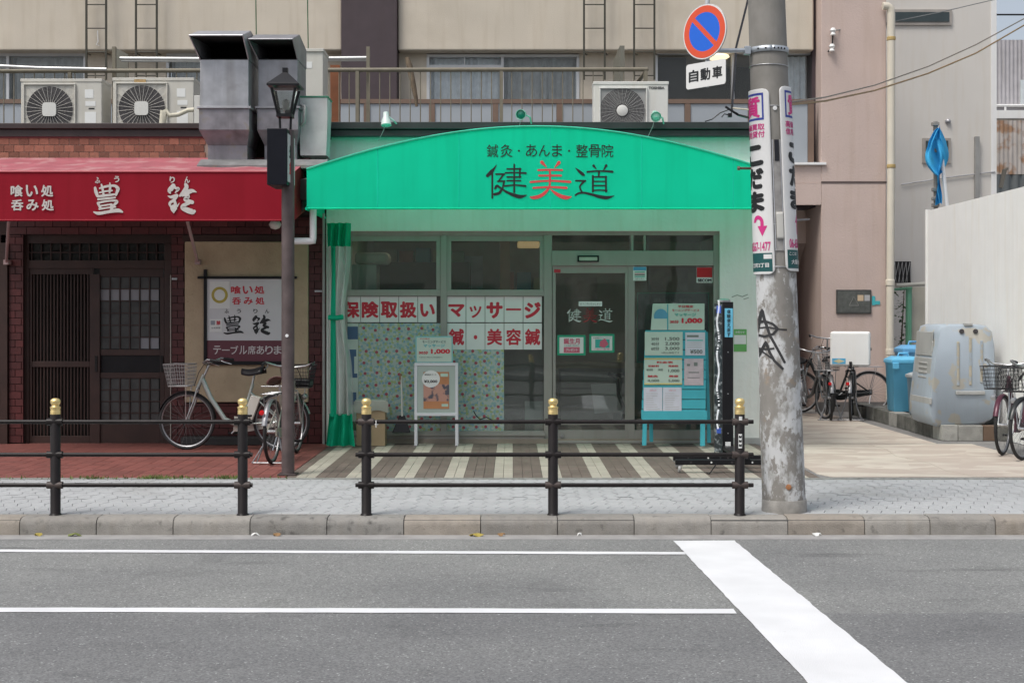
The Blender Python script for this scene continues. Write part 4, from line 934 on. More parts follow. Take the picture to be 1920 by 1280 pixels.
# cream down pipe
M['cream_pipe'] = mat('cream pvc', (.64, .59, .49), .5, var=.05, streak=.08)
dp = thing('down_pipe', 'tall cream down pipe at the corner of the pink wall', 'pipe', (X(1670, 21.2), 21.2, 0))
MB().tube([P(1655, 12, 21.2), P(1664, 12, 21.2), P(1669.5, 16, 21.2), P(1671, 26, 21.2), P(1671, 340, 21.2), P(1669, 560, 21.2), (X(1668, 21.2), 21.2, 0)], .062, 14).build('pipe', M['cream_pipe'], dp, smooth=60)
for b_ in (73, 312): MB().lathe([(.066, -.03), (.07, -.02), (.07, .02), (.066, .03)], P(1671, b_, 21.2), 14).build('clamp', mat('rusty clamp', (.42, .30, .12), .6), dp)
for b_ in (530, 660): MB().lathe([(.066, -.05), (.072, -.04), (.072, .04), (.066, .05)], P(1669, b_, 21.2), 14).build('socket', M['cream_pipe'], dp)
# plaque
t = thing('wall_plaque', 'dark bronze plaque with a triangle mark on the pink wall', 'plaque', P(1600, 588, PK-.03))
MB().pbox(1568, 543, 1634, 588, PK-.03, PK-.004).build('plate', mat('bronze plate', (.085, .085, .08), .4, .4, var=.2, scale=9), t, bevel=.008)
MB().pbox(1571, 546, 1631, 585, PK-.034, PK-.031).build('face', mat('bronze face', (.11, .115, .105), .45, .3, var=.25, scale=14), t)
tri = MB()
for a, b_, c, d in ((1601, 556, 1592, 573), (1592, 573, 1610, 573), (1610, 573, 1601, 556)): tri.tube([P(a, b_, PK-.036), P(c, d, PK-.036)], .006, 5)
tri.build('mark', mat('worn raised mark', (.22, .22, .2), .4, .4), t)
MB().pbox(1608, 553, 1619, 564, PK-.037, PK-.0345).build('sticker', mat('tan sticker', (.55, .42, .28), .6), t); MB().pbox(1621, 553, 1631, 564, PK-.037, PK-.0345).build('sticker', mat('grey sticker', (.42, .42, .42), .6), t)
solo('wall_tape', MB().pbox(1635, 555, 1641, 572, PK-.012, PK-.002).pbox(1641, 564, 1650, 571, PK-.012, PK-.002), mat('turquoise tape', (.06, .42, .46), .6), 'scrap of turquoise tape right of the plaque', 'tape')
# ================================================================ buildings farther right
BB = 27.0
bg = thing('beige_building', 'plain pale beige building with a slit window behind the pink wall', 'building', (X(1766, BB), 29, 0))
M['pale_beige'] = mat('pale beige siding', (.62, .595, .555), .85, var=.03, scale=1, streak=.05)
MB().box(X(1560, BB), X(1866, BB), BB, BB+6, 0, 12).build('wall', M['pale_beige'], bg)
MB().box(X(1858, BB), X(1868, BB), BB-.02, BB+.3, 0, 12).build('corner_trim', M['white'], bg)
for a in ((1660, 18, 1785, 47), (1730, 259, 1783, 306)):
    w_ = MB().pbox(a[0], a[1], a[2], a[3], BB-.04, BB-.002).build('window', mat('taupe frame', (.36, .33, .30), .5), bg)
    MB().pbox(a[0]+6, a[1]+5, a[2]-5, a[3]-6, BB-.055, BB-.041).build('pane', mat('dark window glass', (.035, .05, .052), .08), w_)
MB().lathe([(.06, 0), (.05, -.05), (.0, -.07)], P(1777, 228, BB), 12, 'y').build('vent', M['zinc'], bg, smooth=60)
MB().pbox(1829, 256, 1837, 372, BB-.09, BB).build('duct_cover', mat('grey cover', (.28, .28, .27), .6), bg)
MB().tube([P(1690, 346, BB-.03), P(1775, 333, BB-.03), P(1866, 322, BB-.03)], .012, 5).build('cable', M['zinc'], bg)
vent = thing('vent_grille', 'dark lattice window low on the beige building beside the down pipe', 'window', P(1690, 530, 26.9))
MB().pbox(1676, 490, 1708, 530, 26.9, 26.99).build('backing', M['black_matte'], vent)
for k in range(5):
    MB().tube([P(1678+k*7, 491, 26.88), P(1672+k*7+8, 529, 26.88)], .006, 4).tube([P(1706-k*7, 491, 26.88), P(1704-k*7-6, 529, 26.88)], .006, 4).build('lattice', mat('grey lattice', (.35, .35, .35), .5), vent)
solo('garden_wall', MB().box(X(1655, 24.2), X(1800, 24.2), 24.1, 24.3, 0, Z(548, 24.2)), M['pale_beige'], 'pale beige yard wall behind the green gate posts', 'wall')
def corr(name, c, c2=None, cov=.5):
    return mat(name, c, .6, .1, var=.08, c2=c2, cov=cov, c2scale=2.5, streak=.25)
gb = thing('corrugated_building', 'grey corrugated building at the far right under the sky', 'building', (X(1920, 40), 42, 0))
def corrugated(px0, px1, py0, py1, Y, name, m, par, pitch=.12, amp=.02):
    x0, x1 = X(px0, Y), X(px1, Y); N = int((x1-x0)/pitch*4)
    MB().grid(lambda u, v: (x0+(x1-x0)*u, Y+amp*math.sin(u*N/4*2*math.pi), Z(py1, Y)+(Z(py0, Y)-Z(py1, Y))*v), N, 1).build(name, m, par, smooth=80)
corrugated(1840, 2100, 75, 200, 40, 'wall', corr('grey corrugated', (.40, .385, .40)), gb)
MB().box(X(1840, 40), X(2100, 40), 40.1, 46, 0, Z(75, 40)).build('body', mat('grey body', (.27, .26, .27), .7), gb)
MB().pbox(1914, 150, 1980, 200, 39.9, 39.96).build('window', mat('pale window', (.5, .54, .55), .3), gb)
MB().pbox(1840, 207, 2100, 222, 38.6, 40).build('balcony_edge', M['white'], gb); MB().tube([P(1840, 198, 38.7), P(2100, 198, 38.7)], .04, 6).build('handrail', M['white'], gb)
for a in (1885, 1930): MB().tube([P(a, 198, 38.7), P(a, 208, 38.7)], .03, 6).build('baluster', M['white'], gb)
rs = thing('rusty_shed', 'rusty corrugated shed below the grey building at far right', 'building', (X(1920, 36), 36, 0))
corrugated(1840, 2100, 226, 327, 36, 'wall', corr('rusty sheet', (.48, .44, .41), (.34, .2, .12), .46), rs)
corrugated(1840, 2100, 328, 420, 36, 'lower_wall', corr('dark corrugated', (.14, .155, .16)), rs, .25, .05)
MB().box(X(1840, 36), X(2100, 36), 36.1, 38, 0, Z(222, 36)).build('body', mat('shed body', (.2, .18, .16), .8), rs)
solo('stake', MB().tube([P(1876, 352, 30), P(1884, 318, 30)], .05, 6).tube([P(1880, 320, 30), P(1890, 316, 30)], .03, 6), mat('dull stake', (.3, .27, .22), .7), 'leaning stake in front of the dark corrugated wall', 'stake')
# ================================================================ things on the shop roofs
M['ac_body'] = mat('ivory enamel', (.56, .545, .49), .45, var=.05, streak=.10, dirt=((.40, .36, .28), 3, .66))
M['ac_white'] = mat('white enamel', (.66, .66, .62), .4, var=.03, streak=.06)
M['ac_side'] = M['ac_body']
M['grille'] = mat('grille plastic', (.52, .50, .46), .5, var=.05)
M['grille_b'] = mat('grey grille plastic', (.33, .33, .32), .5, var=.05)
M['fan_dark'] = mat('fan recess', (.05, .045, .048), .7)
def ac_unit(name, label, px0, px1, py0, Yd, w_fan, cx, cy, rfan, body, box_fan, style, depth=.32, py1=250):
    t = thing(name, label, 'air conditioner', ((X(px0, Yd)+X(px1, Yd))/2, Yd+.15, Z(py1, Yd)))
    k = Yd/F
    b_ = MB().pbox(px0, py0+3, px1, py1, Yd, Yd+depth).build('casing', body, t, bevel=.012, seg=3)
    MB().box(X(px0, Yd)-.006, X(px1, Yd)+.006, Yd-.008, Yd+depth+.006, Z(py0+3, Yd)-.02, Z(py0, Yd)).build('lid', body, t, bevel=.006)
    fx, fz = X(cx, Yd), Z(cy, Yd); r = rfan*k
    a0_, b0, a1_, b1 = box_fan
    # recessed square surround
    fr = MB(); x0, x1, z0, z1 = X(a0_, Yd), X(a1_, Yd), Z(b1, Yd), Z(b0, Yd); e = .018
    fr.box(x0-e, x1+e, Yd-.03, Yd-.001, z1, z1+e).box(x0-e, x1+e, Yd-.03, Yd-.001, z0-e, z0).box(x0-e, x0, Yd-.03, Yd-.001, z0, z1).box(x1, x1+e, Yd-.03, Yd-.001, z0, z1)
    fr.build('fan_frame', body, t, bevel=.005)
    MB().box(x0, x1, Yd-.006, Yd-.0015, z0, z1).build('fan_plate', body if style == 'square' else M['grille_b'], t)
    MB().lathe([(r, 0), (r, .004)], (fx, Yd-.012, fz), 40, 'y').build('fan_opening', M['fan_dark'], t)
    g_ = MB(); N = 28 if style == 'square' else 30
    for i in range(N):
        w = 2*math.pi*(i+.5)/N; c, s_ = math.cos(w), math.sin(w)
        R1 = r*1.0
        if style == 'square':
            R1 = min(((x1-fx) if c > 0 else (fx-x0))/max(abs(c), 1e-3), ((z1-fz) if s_ > 0 else (fz-z0))/max(abs(s_), 1e-3), r*1.28)
        g_.tube([(fx+c*r*.28, Yd-.022, fz+s_*r*.28), (fx+c*R1, Yd-.020, fz+s_*R1)], .0030 if style == 'square' else .0026, 4)
    g_.build('grille_spokes', M['grille'] if style == 'square' else M['grille_b'], t)
    g2 = MB()
    for i in range(13 if style == 'square' else 12):
        rr = r*(.34+.66*i/(12 if style == 'square' else 11))
        g2.tube([(fx+rr*math.cos(2*math.pi*j/32), Yd-.017, fz+rr*math.sin(2*math.pi*j/32)) for j in range(32)], .0028 if style == 'square' else .003, 4, closed=True)
    g2.build('grille_rings', mat('mesh ring', (.17, .165, .165), .6, var=0) if style == 'square' else M['grille_b'], t)
    hub = MB()
    if style == 'square': hub.prism([(fx+a*r*.30, fz+c*r*.30) for a, c in [(math.copysign(abs(math.cos(w))**.4, math.cos(w)), math.copysign(abs(math.sin(w))**.4, math.sin(w))) for w in [2*math.pi*q/40 for q in range(40)]]], Yd-.04, Yd-.02); hub.build('hub_cap', M['ac_white'], t)
    else: hub.lathe([(r*.25, 0), (r*.25, -.014), (r*.2, -.02), (0, -.022)], (fx, Yd-.018, fz), 24, 'y'); hub.build('hub_cap', M['ac_white'], t, smooth=40)
    return t
for p, lab, yy in ((39, 'ivory air conditioner unit at far left of the brick parapet', 148), (211.5, 'ivory air conditioner unit with a rust stain, left of the exhaust ducts', 146)):
    Yd = 16.9
    t = ac_unit('air_conditioner', lab, p, p+152, yy, Yd, 0, p+55, yy+58, 43, M['ac_body'], (p+8, yy+12, p+101, yy+110), 'square', .40)
    for a, b_, c, d in ((120, 20, 136, 36), (121, 42, 140, 51), (120, 62, 141, 90)): MB().pbox(p+a, yy+b_, p+c, yy+d, Yd-.003, Yd-.001).build('label_plate', M['paper'], t)
    MB().pbox(p+127, yy+54.5, p+138, yy+57, Yd-.003, Yd-.001).build('badge', M['ink'], t)
t['label'] = 'ivory air conditioner unit just left of the exhaust ducts'
MB().pbox(211.5+40, 146+3, 211.5+62, 146+9, 16.9-.0115, 16.9-.0095).build('rust_stain', mat('rust stain', (.40, .27, .12), .8, var=.3, scale=30), t)
t = ac_unit('air_conditioner', 'white air conditioner unit standing right of centre above the green awning', 1113, 1253, 153, 17.2, 0, 1166.5, 208, 42, M['ac_white'], (1126, 167, 1211, 252), 'round', .30)
T('TOSHIBA', 1216, 162.5, 1246, 167.8, 17.2-.002, mat('dark logo grey', (.10, .10, .10), .5, var=0), t, .06)
t = thing('tall_air_conditioner', 'tall ivory air conditioner unit right of the exhaust ducts', 'air conditioner', P(586, 235, 17.3))
MB().pbox(564, 95, 606, 245, 17.3, 17.75).build('casing', M['ac_body'], t, bevel=.012); MB().pbox(563, 91, 607, 97, 17.28, 17.77).build('lid', M['ac_body'], t, bevel=.006)
MB().pbox(570, 116, 585, 128, 17.296, 17.299).build('label_plate', M['paper'], t)
# cream pipes by the second unit
M['cream_wrap'] = mat('cream pipe wrap', (.60, .57, .46), .7, var=.08, scale=20)
solo('coolant_pipe', MB().tube([P(305, 232, 16.6), P(307, 208, 16.6), P(310, 206, 16.6), P(318, 217, 16.6), P(335, 215, 16.6), P(352, 207, 16.6), P(364, 206, 16.6)], [.045, .045, .03, .028, .028, .028, .028], 8), M['cream_wrap'], 'cream wrapped coolant pipe bending in front of the second air conditioner', 'pipe', smooth=60)
solo('cable_duct', MB().pbox(364, 179, 375, 234, 16.4, 16.5), M['ac_white'], 'white vertical cable trunk beside the left exhaust duct', 'trunking', bevel=.006)
# exhaust ducts
M['duct_in'] = mat('duct mouth shade', (.006, .006, .006), .9)  # black colour standing for the shade inside the open cowls
M['duct_low'] = mat('stained zinc', (.24, .23, .25), .5, .4, var=.25, scale=6, streak=.35, dirt=((.2, .17, .10), 6, .6))
def duct(label, px0, px1, ptop, Yd, zinc, dep):
    k = Yd/F; w = (px1-px0)*k; x0, x1 = X(px0, Yd), X(px1, Yd)
    t = thing('exhaust_duct', label, 'duct', ((x0+x1)/2, Yd+dep/2, Z(298, Yd)), 'exhaust ducts on the lean-to roof')
    zj, zl, zk, zo = Z(202, Yd), Z(244, Yd), Z(270, Yd), Z(112, Yd)
    MB().box(x0, x1, Yd, Yd+dep, zj, zo).build('shaft', zinc, t, bevel=.006)
    # cowl: top panel sloping forward, side cheeks, open black mouth
    fz = Z(ptop+8, Yd-.16); tz = Z(ptop, Yd); ov = .07; fx0, fx1 = x0-ov, x1-.02+0*ov; fy = Yd-.20
    MB().add([(x0-.075, fy, fz), (x1-.025, fy, fz), (x1, Yd+.12, tz+.03), (x1, Yd+dep, tz-.05), (x0, Yd+dep, tz-.05), (x0-.05, Yd+.12, tz+.03)], [(0, 1, 2, 5), (5, 2, 3, 4)]).build('cowl_top', zinc, t, solid=.012)
    MB().add([(x1-.025, fy, fz), (x1, Yd+.12, tz+.03), (x1, Yd+dep, tz-.05), (x1, Yd+dep, zo), (x1, Yd-.005, zo)], [(0, 1, 2, 3, 4)]).build('cowl_cheek', zinc, t, solid=.012)
    MB().add([(x0-.075, fy, fz), (x0-.05, Yd+.12, tz+.03), (x0, Yd+dep, tz-.05), (x0, Yd+dep, zo), (x0, Yd-.005, zo)], [(0, 1, 2, 3, 4)]).build('cowl_cheek', zinc, t, solid=.012)
    MB().box(x0+.01, x1-.01, Yd+dep-.03, Yd+dep, zo, tz-.06).build('cowl_back', M['duct_in'], t)
    MB().box(x0+.006, x1-.006, Yd+.006, Yd+dep-.035, zo+.001, zo+.01).build('mouth', M['duct_in'], t)
    MB().tube([(x0-.075, fy, fz), (x1-.025, fy, fz)], .010, 6).build('lip', zinc, t)
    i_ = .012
    MB().add([(x0-.075+i_, fy+.006, fz-i_), (x1-.025-i_, fy+.006, fz-i_), (x1-i_, Yd+dep-.032, tz-.05-i_), (x0+i_, Yd+dep-.032, tz-.05-i_), (x0+i_, Yd+.004, zo+.011), (x1-i_, Yd+.004, zo+.011), (x1-i_, Yd+dep-.032, zo+.011), (x0+i_, Yd+dep-.032, zo+.011)], [(0, 1, 2, 3), (4, 5, 6, 7), (3, 2, 6, 7), (1, 5, 6, 2), (0, 3, 7, 4)]).build('shade_lining', M['duct_in'], t, fix=False)  # inner skin painted black so the mouth reads as deep shade
    MB().box(x0-.03, x1+.03, Yd-.03, Yd+dep+.03, zj-.012, zj+.012).build('flange', zinc, t, bevel=.003)
    ins = w*.11
    lo = MB().box(x0-.01, x1+.01, Yd-.01, Yd+dep, zl, zj-.013).build('lower_shaft', M['duct_low'], t, bevel=.004)
    MB().add([(x0-.01, Yd-.01, zl), (x1+.01, Yd-.01, zl), (x1+.01, Yd+dep, zl), (x0-.01, Yd+dep, zl), (x0+ins, Yd+.12, zk), (x1-ins*.6, Yd+.12, zk), (x1-ins*.6, Yd+dep, zk), (x0+ins, Yd+dep, zk)],
             [(0, 1, 5, 4), (1, 2, 6, 5), (2, 3, 7, 6), (3, 0, 4, 7), (4, 5, 6, 7), (0, 3, 2, 1)]).build('reducer', M['duct_low'], t)
    MB().box(x0+ins, x1-ins*.6, Yd+.12, Yd+dep, Z(298, Yd)-.02, zk-.001).build('foot', M['duct_low'], t, bevel=.004)
    return t
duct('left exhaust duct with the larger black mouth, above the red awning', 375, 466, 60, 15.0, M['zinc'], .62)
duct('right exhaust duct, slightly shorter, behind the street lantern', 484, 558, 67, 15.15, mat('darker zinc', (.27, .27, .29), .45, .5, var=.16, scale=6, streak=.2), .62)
t = thing('wrapped_unit', 'pale blue sheet-wrapped unit with a green rim beside the right exhaust duct', 'box', P(587, 290, 15.3))
def wrapf(u, v):
    a = 2*math.pi*u; hw, hd = .165-.012*v, .17
    c, s_ = math.cos(a), math.sin(a); q_ = max(abs(c), abs(s_))
    return (X(587, 15.3)+hw*c/q_*(.97+.03*math.sin(9*a+5*v)), 15.5+hd*s_/q_, Z(182, 15.3)+(Z(291, 15.3)-Z(182, 15.3))*v)
MB().grid(wrapf, 40, 10).build('sheet', mat('pale blue sheeting', (.55, .53, .53), .4, var=.15, scale=5, streak=.15), t, smooth=50)
MB().tube([wrapf(i/40, -.01) for i in range(40)], .012, 6, closed=True).build('rim', mat('dull green cord', (.06, .22, .14), .6), t, smooth=60)
MB().tube([P(565, 197, 15.28), P(572, 200, 15.24), P(570, 230, 15.24), P(564, 236, 15.28)], .02, 8).build('handle', M['grille_b'], t, smooth=50)
# clip spotlights over the fascia
M['lamp_green'] = mat('pale green lamp', (.30, .58, .48), .35, var=.08)
def spot(label, px, py, d, m2):
    Yd = 15.7; t = thing('clip_spotlight', label, 'spotlight', P(px, 236, Yd), 'clip spotlights on the clinic fascia')
    c = Vector(P(px, py, Yd)); a = Vector(d).normalized(); k = a.to_track_quat('Z', 'Y').to_matrix().to_4x4(); k.translation = c
    mb = MB(); mb.x = k; mb.lathe([(.025, -.09), (.032, -.085), (.036, -.03), (.055, .02), (.062, .075), (.056, .075), (.05, .03), (.0, .02)], n=16); mb.build('reflector', M['lamp_green'], t, smooth=40)
    mb = MB(); mb.x = k; mb.lathe([(0, .02), (.045, .035), (.05, .062), (.0, .085)], n=16); mb.build('bulb', m2, t, smooth=60)
    MB().tube([tuple(c-a*.06), tuple(c-a*.02+Vector((.09, .05, -.03))), (c.x+.11, Yd+.12, Z(234, 15.9))], .010, 6).build('arm', M['lamp_green'], t)
    MB().tube([tuple(c), (c.x-.03, Yd, c.z-.13), (c.x-.10, Yd+.1, Z(262, Yd))], .004, 5).build('cord', mat('grey cord', (.3, .3, .3), .6), t)
LG = M['lamp_green']; M['lamp_green'] = mat('whitish lamp', (.62, .70, .67), .35, var=.05)
spot('pale clip spotlight hanging down over the left half of the fascia', 724, 224, (.05, -.25, -1), M['white'])
M['lamp_green'] = LG
spot('green clip spotlight with an orange back at the top of the green arch', 979, 214, (-.25, -1, -.25), mat('dark green lens', (.02, .16, .12), .2))
spot('green clip spotlight in front of the white air conditioner', 1229, 216, (0, -1, -.45), mat('pale lens', (.45, .62, .55), .2))
# ================================================================ guard fences
M['fence'] = mat('dark brown powder coat', (.016, .013, .013), .40, var=.25, scale=8, bump=.06, spec=.25, dirt=((.07, .05, .04), 25, .70))
M['fence_w'] = mat('worn brown clamp', (.055, .040, .036), .55, var=.3, scale=30)
FYd = 10.34
def fence(label, posts, ext0, ext1):
    t = thing('guard_fence', label, 'fence', (X((posts[0]+posts[-1])/2, FYd), FYd, 0), 'guard fences along the kerb')
    rails = [.722, .468, .232]
    for p in posts:
        x = X(p, FYd)
        MB().lathe([(.048, 0), (.043, .006), (.0385, .012), (.0385, .775), (.037, .778)], (x, FYd, .002), 20).build('post', M['fence'], t, smooth=40)
        MB().lathe([(.039, .778), (.039, .805), (.036, .812), (.040, .824), (.040, .834), (.028, .842), (.026, .847), (.034, .858), (.039, .873), (.036, .889), (.022, .900), (0, .903)], (x, FYd, .002), 20).build('brass_cap', M['brass'], t, smooth=50)
        for z in rails: MB().lathe([(.022, -.062), (.028, -.06), (.028, .06), (.022, .062)], (x, FYd-.012, z), 12, 'x').build('rail_clamp', M['fence_w'] if random.random() < .4 else M['fence'], t, smooth=40)
    for z in rails: MB().tube([(X(ext0, FYd), FYd-.012, z), (X(ext1, FYd), FYd-.012, z)], .0165, 10).build('rail', M['fence'], t, smooth=40)
    return t
fence('left guard fence with two brass capped posts in front of the restaurant', [-248, 104, 455], -330, 474)
f2 = fence('right guard fence with three brass capped posts in front of the clinic', [687, 1037, 1387], 667, 1412)
x = X(1387, FYd)
for (a0_, a1_, z0, z1, s_) in ((-18, 20, .735, .765, 0), (-24, 18, .52, .63, 1)):
    def cyl(u, v): 
        a = R(a0_+(a1_-a0_)*u); return (x+.0395*math.sin(a), FYd-.0395*math.cos(a), z0+(z1-z0)*v)
    o = MB().grid(cyl, 6, 1).build('sticker', M['paper'], f2)
    if s_:
        for r_ in range(3): 
            z0_ = .532+r_*.033
            MB().grid(lambda u, v: (x+.0400*math.sin(R(-19+32*u)), FYd-.0400*math.cos(R(-19+32*u)), z0_+.018*v*(1+.2*math.sin(u*9))), 6, 1).build('print', M['ink'], f2)
solo('cable_tie', MB().tube([(X(706, FYd)+.012*math.cos(a), FYd-.012+.019*math.sin(a), .722-.02+.0*a) for a in [i*math.pi/6 for i in range(12)]], .004, 5, closed=True).tube([(X(706, FYd), FYd-.034, .735), (X(706, FYd), FYd-.034, .68)], .004, 5), M['white'], 'white cable tie on the top rail right of the first clinic fence post', 'cable tie')
# ================================================================ utility pole
PYc = 10.55
def pole_c(z): # slight lean to the left
    t_ = z/4.0
    return X(1470.5, PYc)+(X(1437.5, PYc)-X(1470.5, PYc))*t_
def pole_r(z): return .170-.0062*z
def conc():
    m, n, l, b = new_mat('peeling painted concrete'); tc = n.new('ShaderNodeTexCoord')
    def nz(s, d, mp, off=0):
        q = n.new('ShaderNodeMapping'); q.inputs['Scale'].default_value = mp; q.inputs['Location'].default_value = (off, off, off); l.new(tc.outputs['Object'], q.inputs[0])
        t = n.new('ShaderNodeTexNoise'); t.inputs['Scale'].default_value = s; t.inputs['Detail'].default_value = d; t.inputs['Roughness'].default_value = .62; l.new(q.outputs[0], t.inputs[0]); return t.outputs[0]
    def rng(x, a, bb, c=0, d=1):
        r = n.new('ShaderNodeMapRange'); r.inputs[1].default_value = a; r.inputs[2].default_value = bb; r.inputs[3].default_value = c; r.inputs[4].default_value = d; l.new(x, r.inputs[0]); return r.outputs[0]
    def mix(f, a, c):
        k = n.new('ShaderNodeMix'); k.data_type = 'RGBA'
        for s, v in ((k.inputs[0], f), (k.inputs[6], a), (k.inputs[7], c)):
            if isinstance(v, tuple): s.default_value = v+(1,)
            else: l.new(v, s)
        return k.outputs[2]
    def mul(a, c):
        k = n.new('ShaderNodeMath'); k.operation = 'MULTIPLY'; l.new(a, k.inputs[0]); l.new(c, k.inputs[1]); return k.outputs[0]
    base = mix(rng(nz(5, 6, (1, 1, .5)), .35, .65), (.215, .205, .185), (.285, .272, .25))
    sx = n.new('ShaderNodeSeparateXYZ'); l.new(tc.outputs['Object'], sx.inputs[0])
    # old flyer paste: pale, patchy, only below three metres
    paste = mul(rng(nz(4.2, 9, (1, 1, .5), 3), .455, .54), rng(sx.outputs[2], 2.75, 2.2))
    base = mix(paste, base, (.58, .59, .59))
    scrap = mul(rng(nz(11, 9, (1, 1, .7), 9), .52, .56), rng(sx.outputs[2], 2.3, 1.9))
    base = mix(scrap, base, (.26, .245, .225))
    fine = mul(rng(nz(30, 6, (1, 1, .6), 5), .60, .66), rng(sx.outputs[2], 2.4, 2.0))
    base = mix(fine, base, (.50, .50, .49))
    rust = mul(rng(nz(2.4, 5, (1.3, 1.3, 1.6), 21), .60, .72), rng(sx.outputs[2], 2.3, 2.0, 0, .5))
    base = mix(rust, base, (.42, .27, .13))
    l.new(base, b.inputs['Base Color']); b.inputs['Roughness'].default_value = .85
    bp = n.new('ShaderNodeBump'); bp.inputs['Strength'].default_value = .35; bp.inputs['Distance'].default_value = .006
    l.new(nz(26, 8, (1, 1, .7)), bp.inputs['Height']); l.new(bp.outputs[0], b.inputs['Normal']); return m
pole = thing('utility_pole', 'weathered concrete utility pole with graffiti at the kerb', 'utility pole', (pole_c(0), PYc, 0))
NZ = 50
MB().tube([(pole_c(9*i/NZ), PYc, 9*i/NZ) for i in range(NZ+1)], [pole_r(9*i/NZ) for i in range(NZ+1)], 40).build('shaft', conc(), pole, smooth=50)
MB().lathe([(.177, -.01), (.175, .09), (.170, .10), (.167, .10)], (pole_c(0), PYc, 0), 40).build('collar', mat('concrete collar', (.28, .27, .25), .9, var=.2, scale=12, bump=.4), pole, smooth=40)
def wrap(a_deg, z, dr=0.0):
    r = pole_r(z)+dr; a = R(a_deg); return (pole_c(z)+r*math.sin(a), PYc-r*math.cos(a), z)
def zp(py): return Z(py, PYc-.15)
# galvanised band with bolt lugs
bandm = mat('galvanised band', (.46, .50, .54), .4, .5, var=.1, scale=20)
zb_ = zp(90)
MB().grid(lambda u, v: wrap(360*u, zb_-.022+.044*v, .008), 48, 1).build('band', bandm, pole, solid=.006, smooth=60)
MB().box(pole_c(zb_)-.20, pole_c(zb_)-.15, PYc-.08, PYc-.02, zb_-.035, zb_+.03).build('band_lug', bandm, pole, bevel=.006)
for a in (-40, -18, 6, 18, 28, 40): MB().lathe([(.0075, -.003), (.0075, .003)], wrap(a, zb_, .013), 8, 'y').build('hole', M['black_matte'], pole)
for py in (120, 198, 420, 500): MB().tube([wrap(i*10, zp(py)-.004*math.sin(R(i*10)), .004) for i in range(36)], .0035, 5, closed=True).build('strap_wire', M['chrome'], pole)
# cable cover between the adverts
def curved(a0_, a1_, p0, p1, dr, th=.004): return MB().grid(lambda u, v: wrap(a0_+(a1_-a0_)*u, zp(p1)+(zp(p0)-zp(p1))*v, dr), 10, 12)
curved(-9, 12, 262, 470, .006).build('cover_strip', mat('grey cover', (.30, .29, .28), .7, var=.2, scale=15), pole, smooth=60)
curved(-4, 9, 262, 302, .010).build('black_strip', mat('black wet strip', (.015, .015, .02), .35, c2=(.4, .4, .42), cov=.32, c2scale=18), pole, smooth=60)
curved(-5, 13, 398, 448, .012).build('junction_cover', mat('pale junction cover', (.58, .57, .53), .6, var=.05), pole, smooth=60, solid=.012)
for a in (-9.5, 12.5): curved(a-.8, a+.8, 262, 470, .012).build('clip_rail', mat('pale rail', (.55, .57, .62), .5), pole, smooth=60)
MB().lathe([(.0, -.004), (.017, -.003), (.017, .002), (0, .003)], wrap(2, zp(203), .004), 12, 'y').build('stud', M['white'], pole)
MB().lathe([(.0, -.008), (.022, -.006), (.022, .002)], wrap(2, .21, .0), 12, 'y').build('rust_bolt', mat('rusty bolt', (.36, .16, .07), .8, var=.3, scale=50), pole)
MB().tube([wrap(-90, zp(312), 0), (pole_c(zp(312))-.26, PYc-.05, zp(312)-.004)], .010, 8).lathe([(.016, -.02), (.016, .0)], (pole_c(zp(312))-.265, PYc-.05, zp(312)-.004), 8, 'x').build('step_bolt', mat('brown bolt', (.20, .15, .11), .5, .5), pole)
# graffiti sprayed on the concrete
spray = mat('black spray paint', (.03, .03, .032), .7, var=.2)
def stroke(pts, w=.0095):
    V = []; Fc = []
    P2 = []
    for (a, b_), (c, d) in zip(pts, pts[1:]):
        for i in range(6): P2.append((a+(c-a)*i/6, b_+(d-b_)*i/6))
    P2.append(pts[-1])
    s_ = F/(PYc-.165)
    for i, (a, b_) in enumerate(P2):
        c, d = P2[min(i+1, len(P2)-1)]; e, f_ = P2[max(i-1, 0)]
        dx, dy = c-e, d-f_; L = math.hypot(dx, dy) or 1; nx, ny = -dy/L, dx/L
        for k in (-1, 1):
            px, py = a+nx*k*w*s_, b_+ny*k*w*s_
            z = zp(py); q_ = (X(px, PYc-.15)-pole_c(z))/pole_r(z); q_ = max(-.985, min(.985, q_))
            V.append(wrap(math.degrees(math.asin(q_)), z, .0025))
    Fc = [(2*i, 2*i+1, 2*i+3, 2*i+2) for i in range(len(P2)-1)]
    MB().add(V, Fc).build('graffiti', spray, pole, fix=False)
stroke([(1424, 634), (1429, 600), (1432, 580), (1436, 600), (1445, 630), (1458, 655), (1471, 680)])
stroke([(1423, 616), (1440, 613), (1458, 617), (1475, 618)], .006)
stroke([(1424, 604), (1436, 602), (1449, 607), (1458, 616), (1450, 626), (1436, 631), (1426, 628), (1422, 615), (1426, 605), (1434, 603)])
stroke([(1421, 652), (1437, 655), (1452, 653)], .007); stroke([(1423, 680), (1431, 660), (1438, 641), (1444, 660), (1452, 676), (1468, 692)]); stroke([(1423, 652), (1436, 662), (1448, 672)], .006)
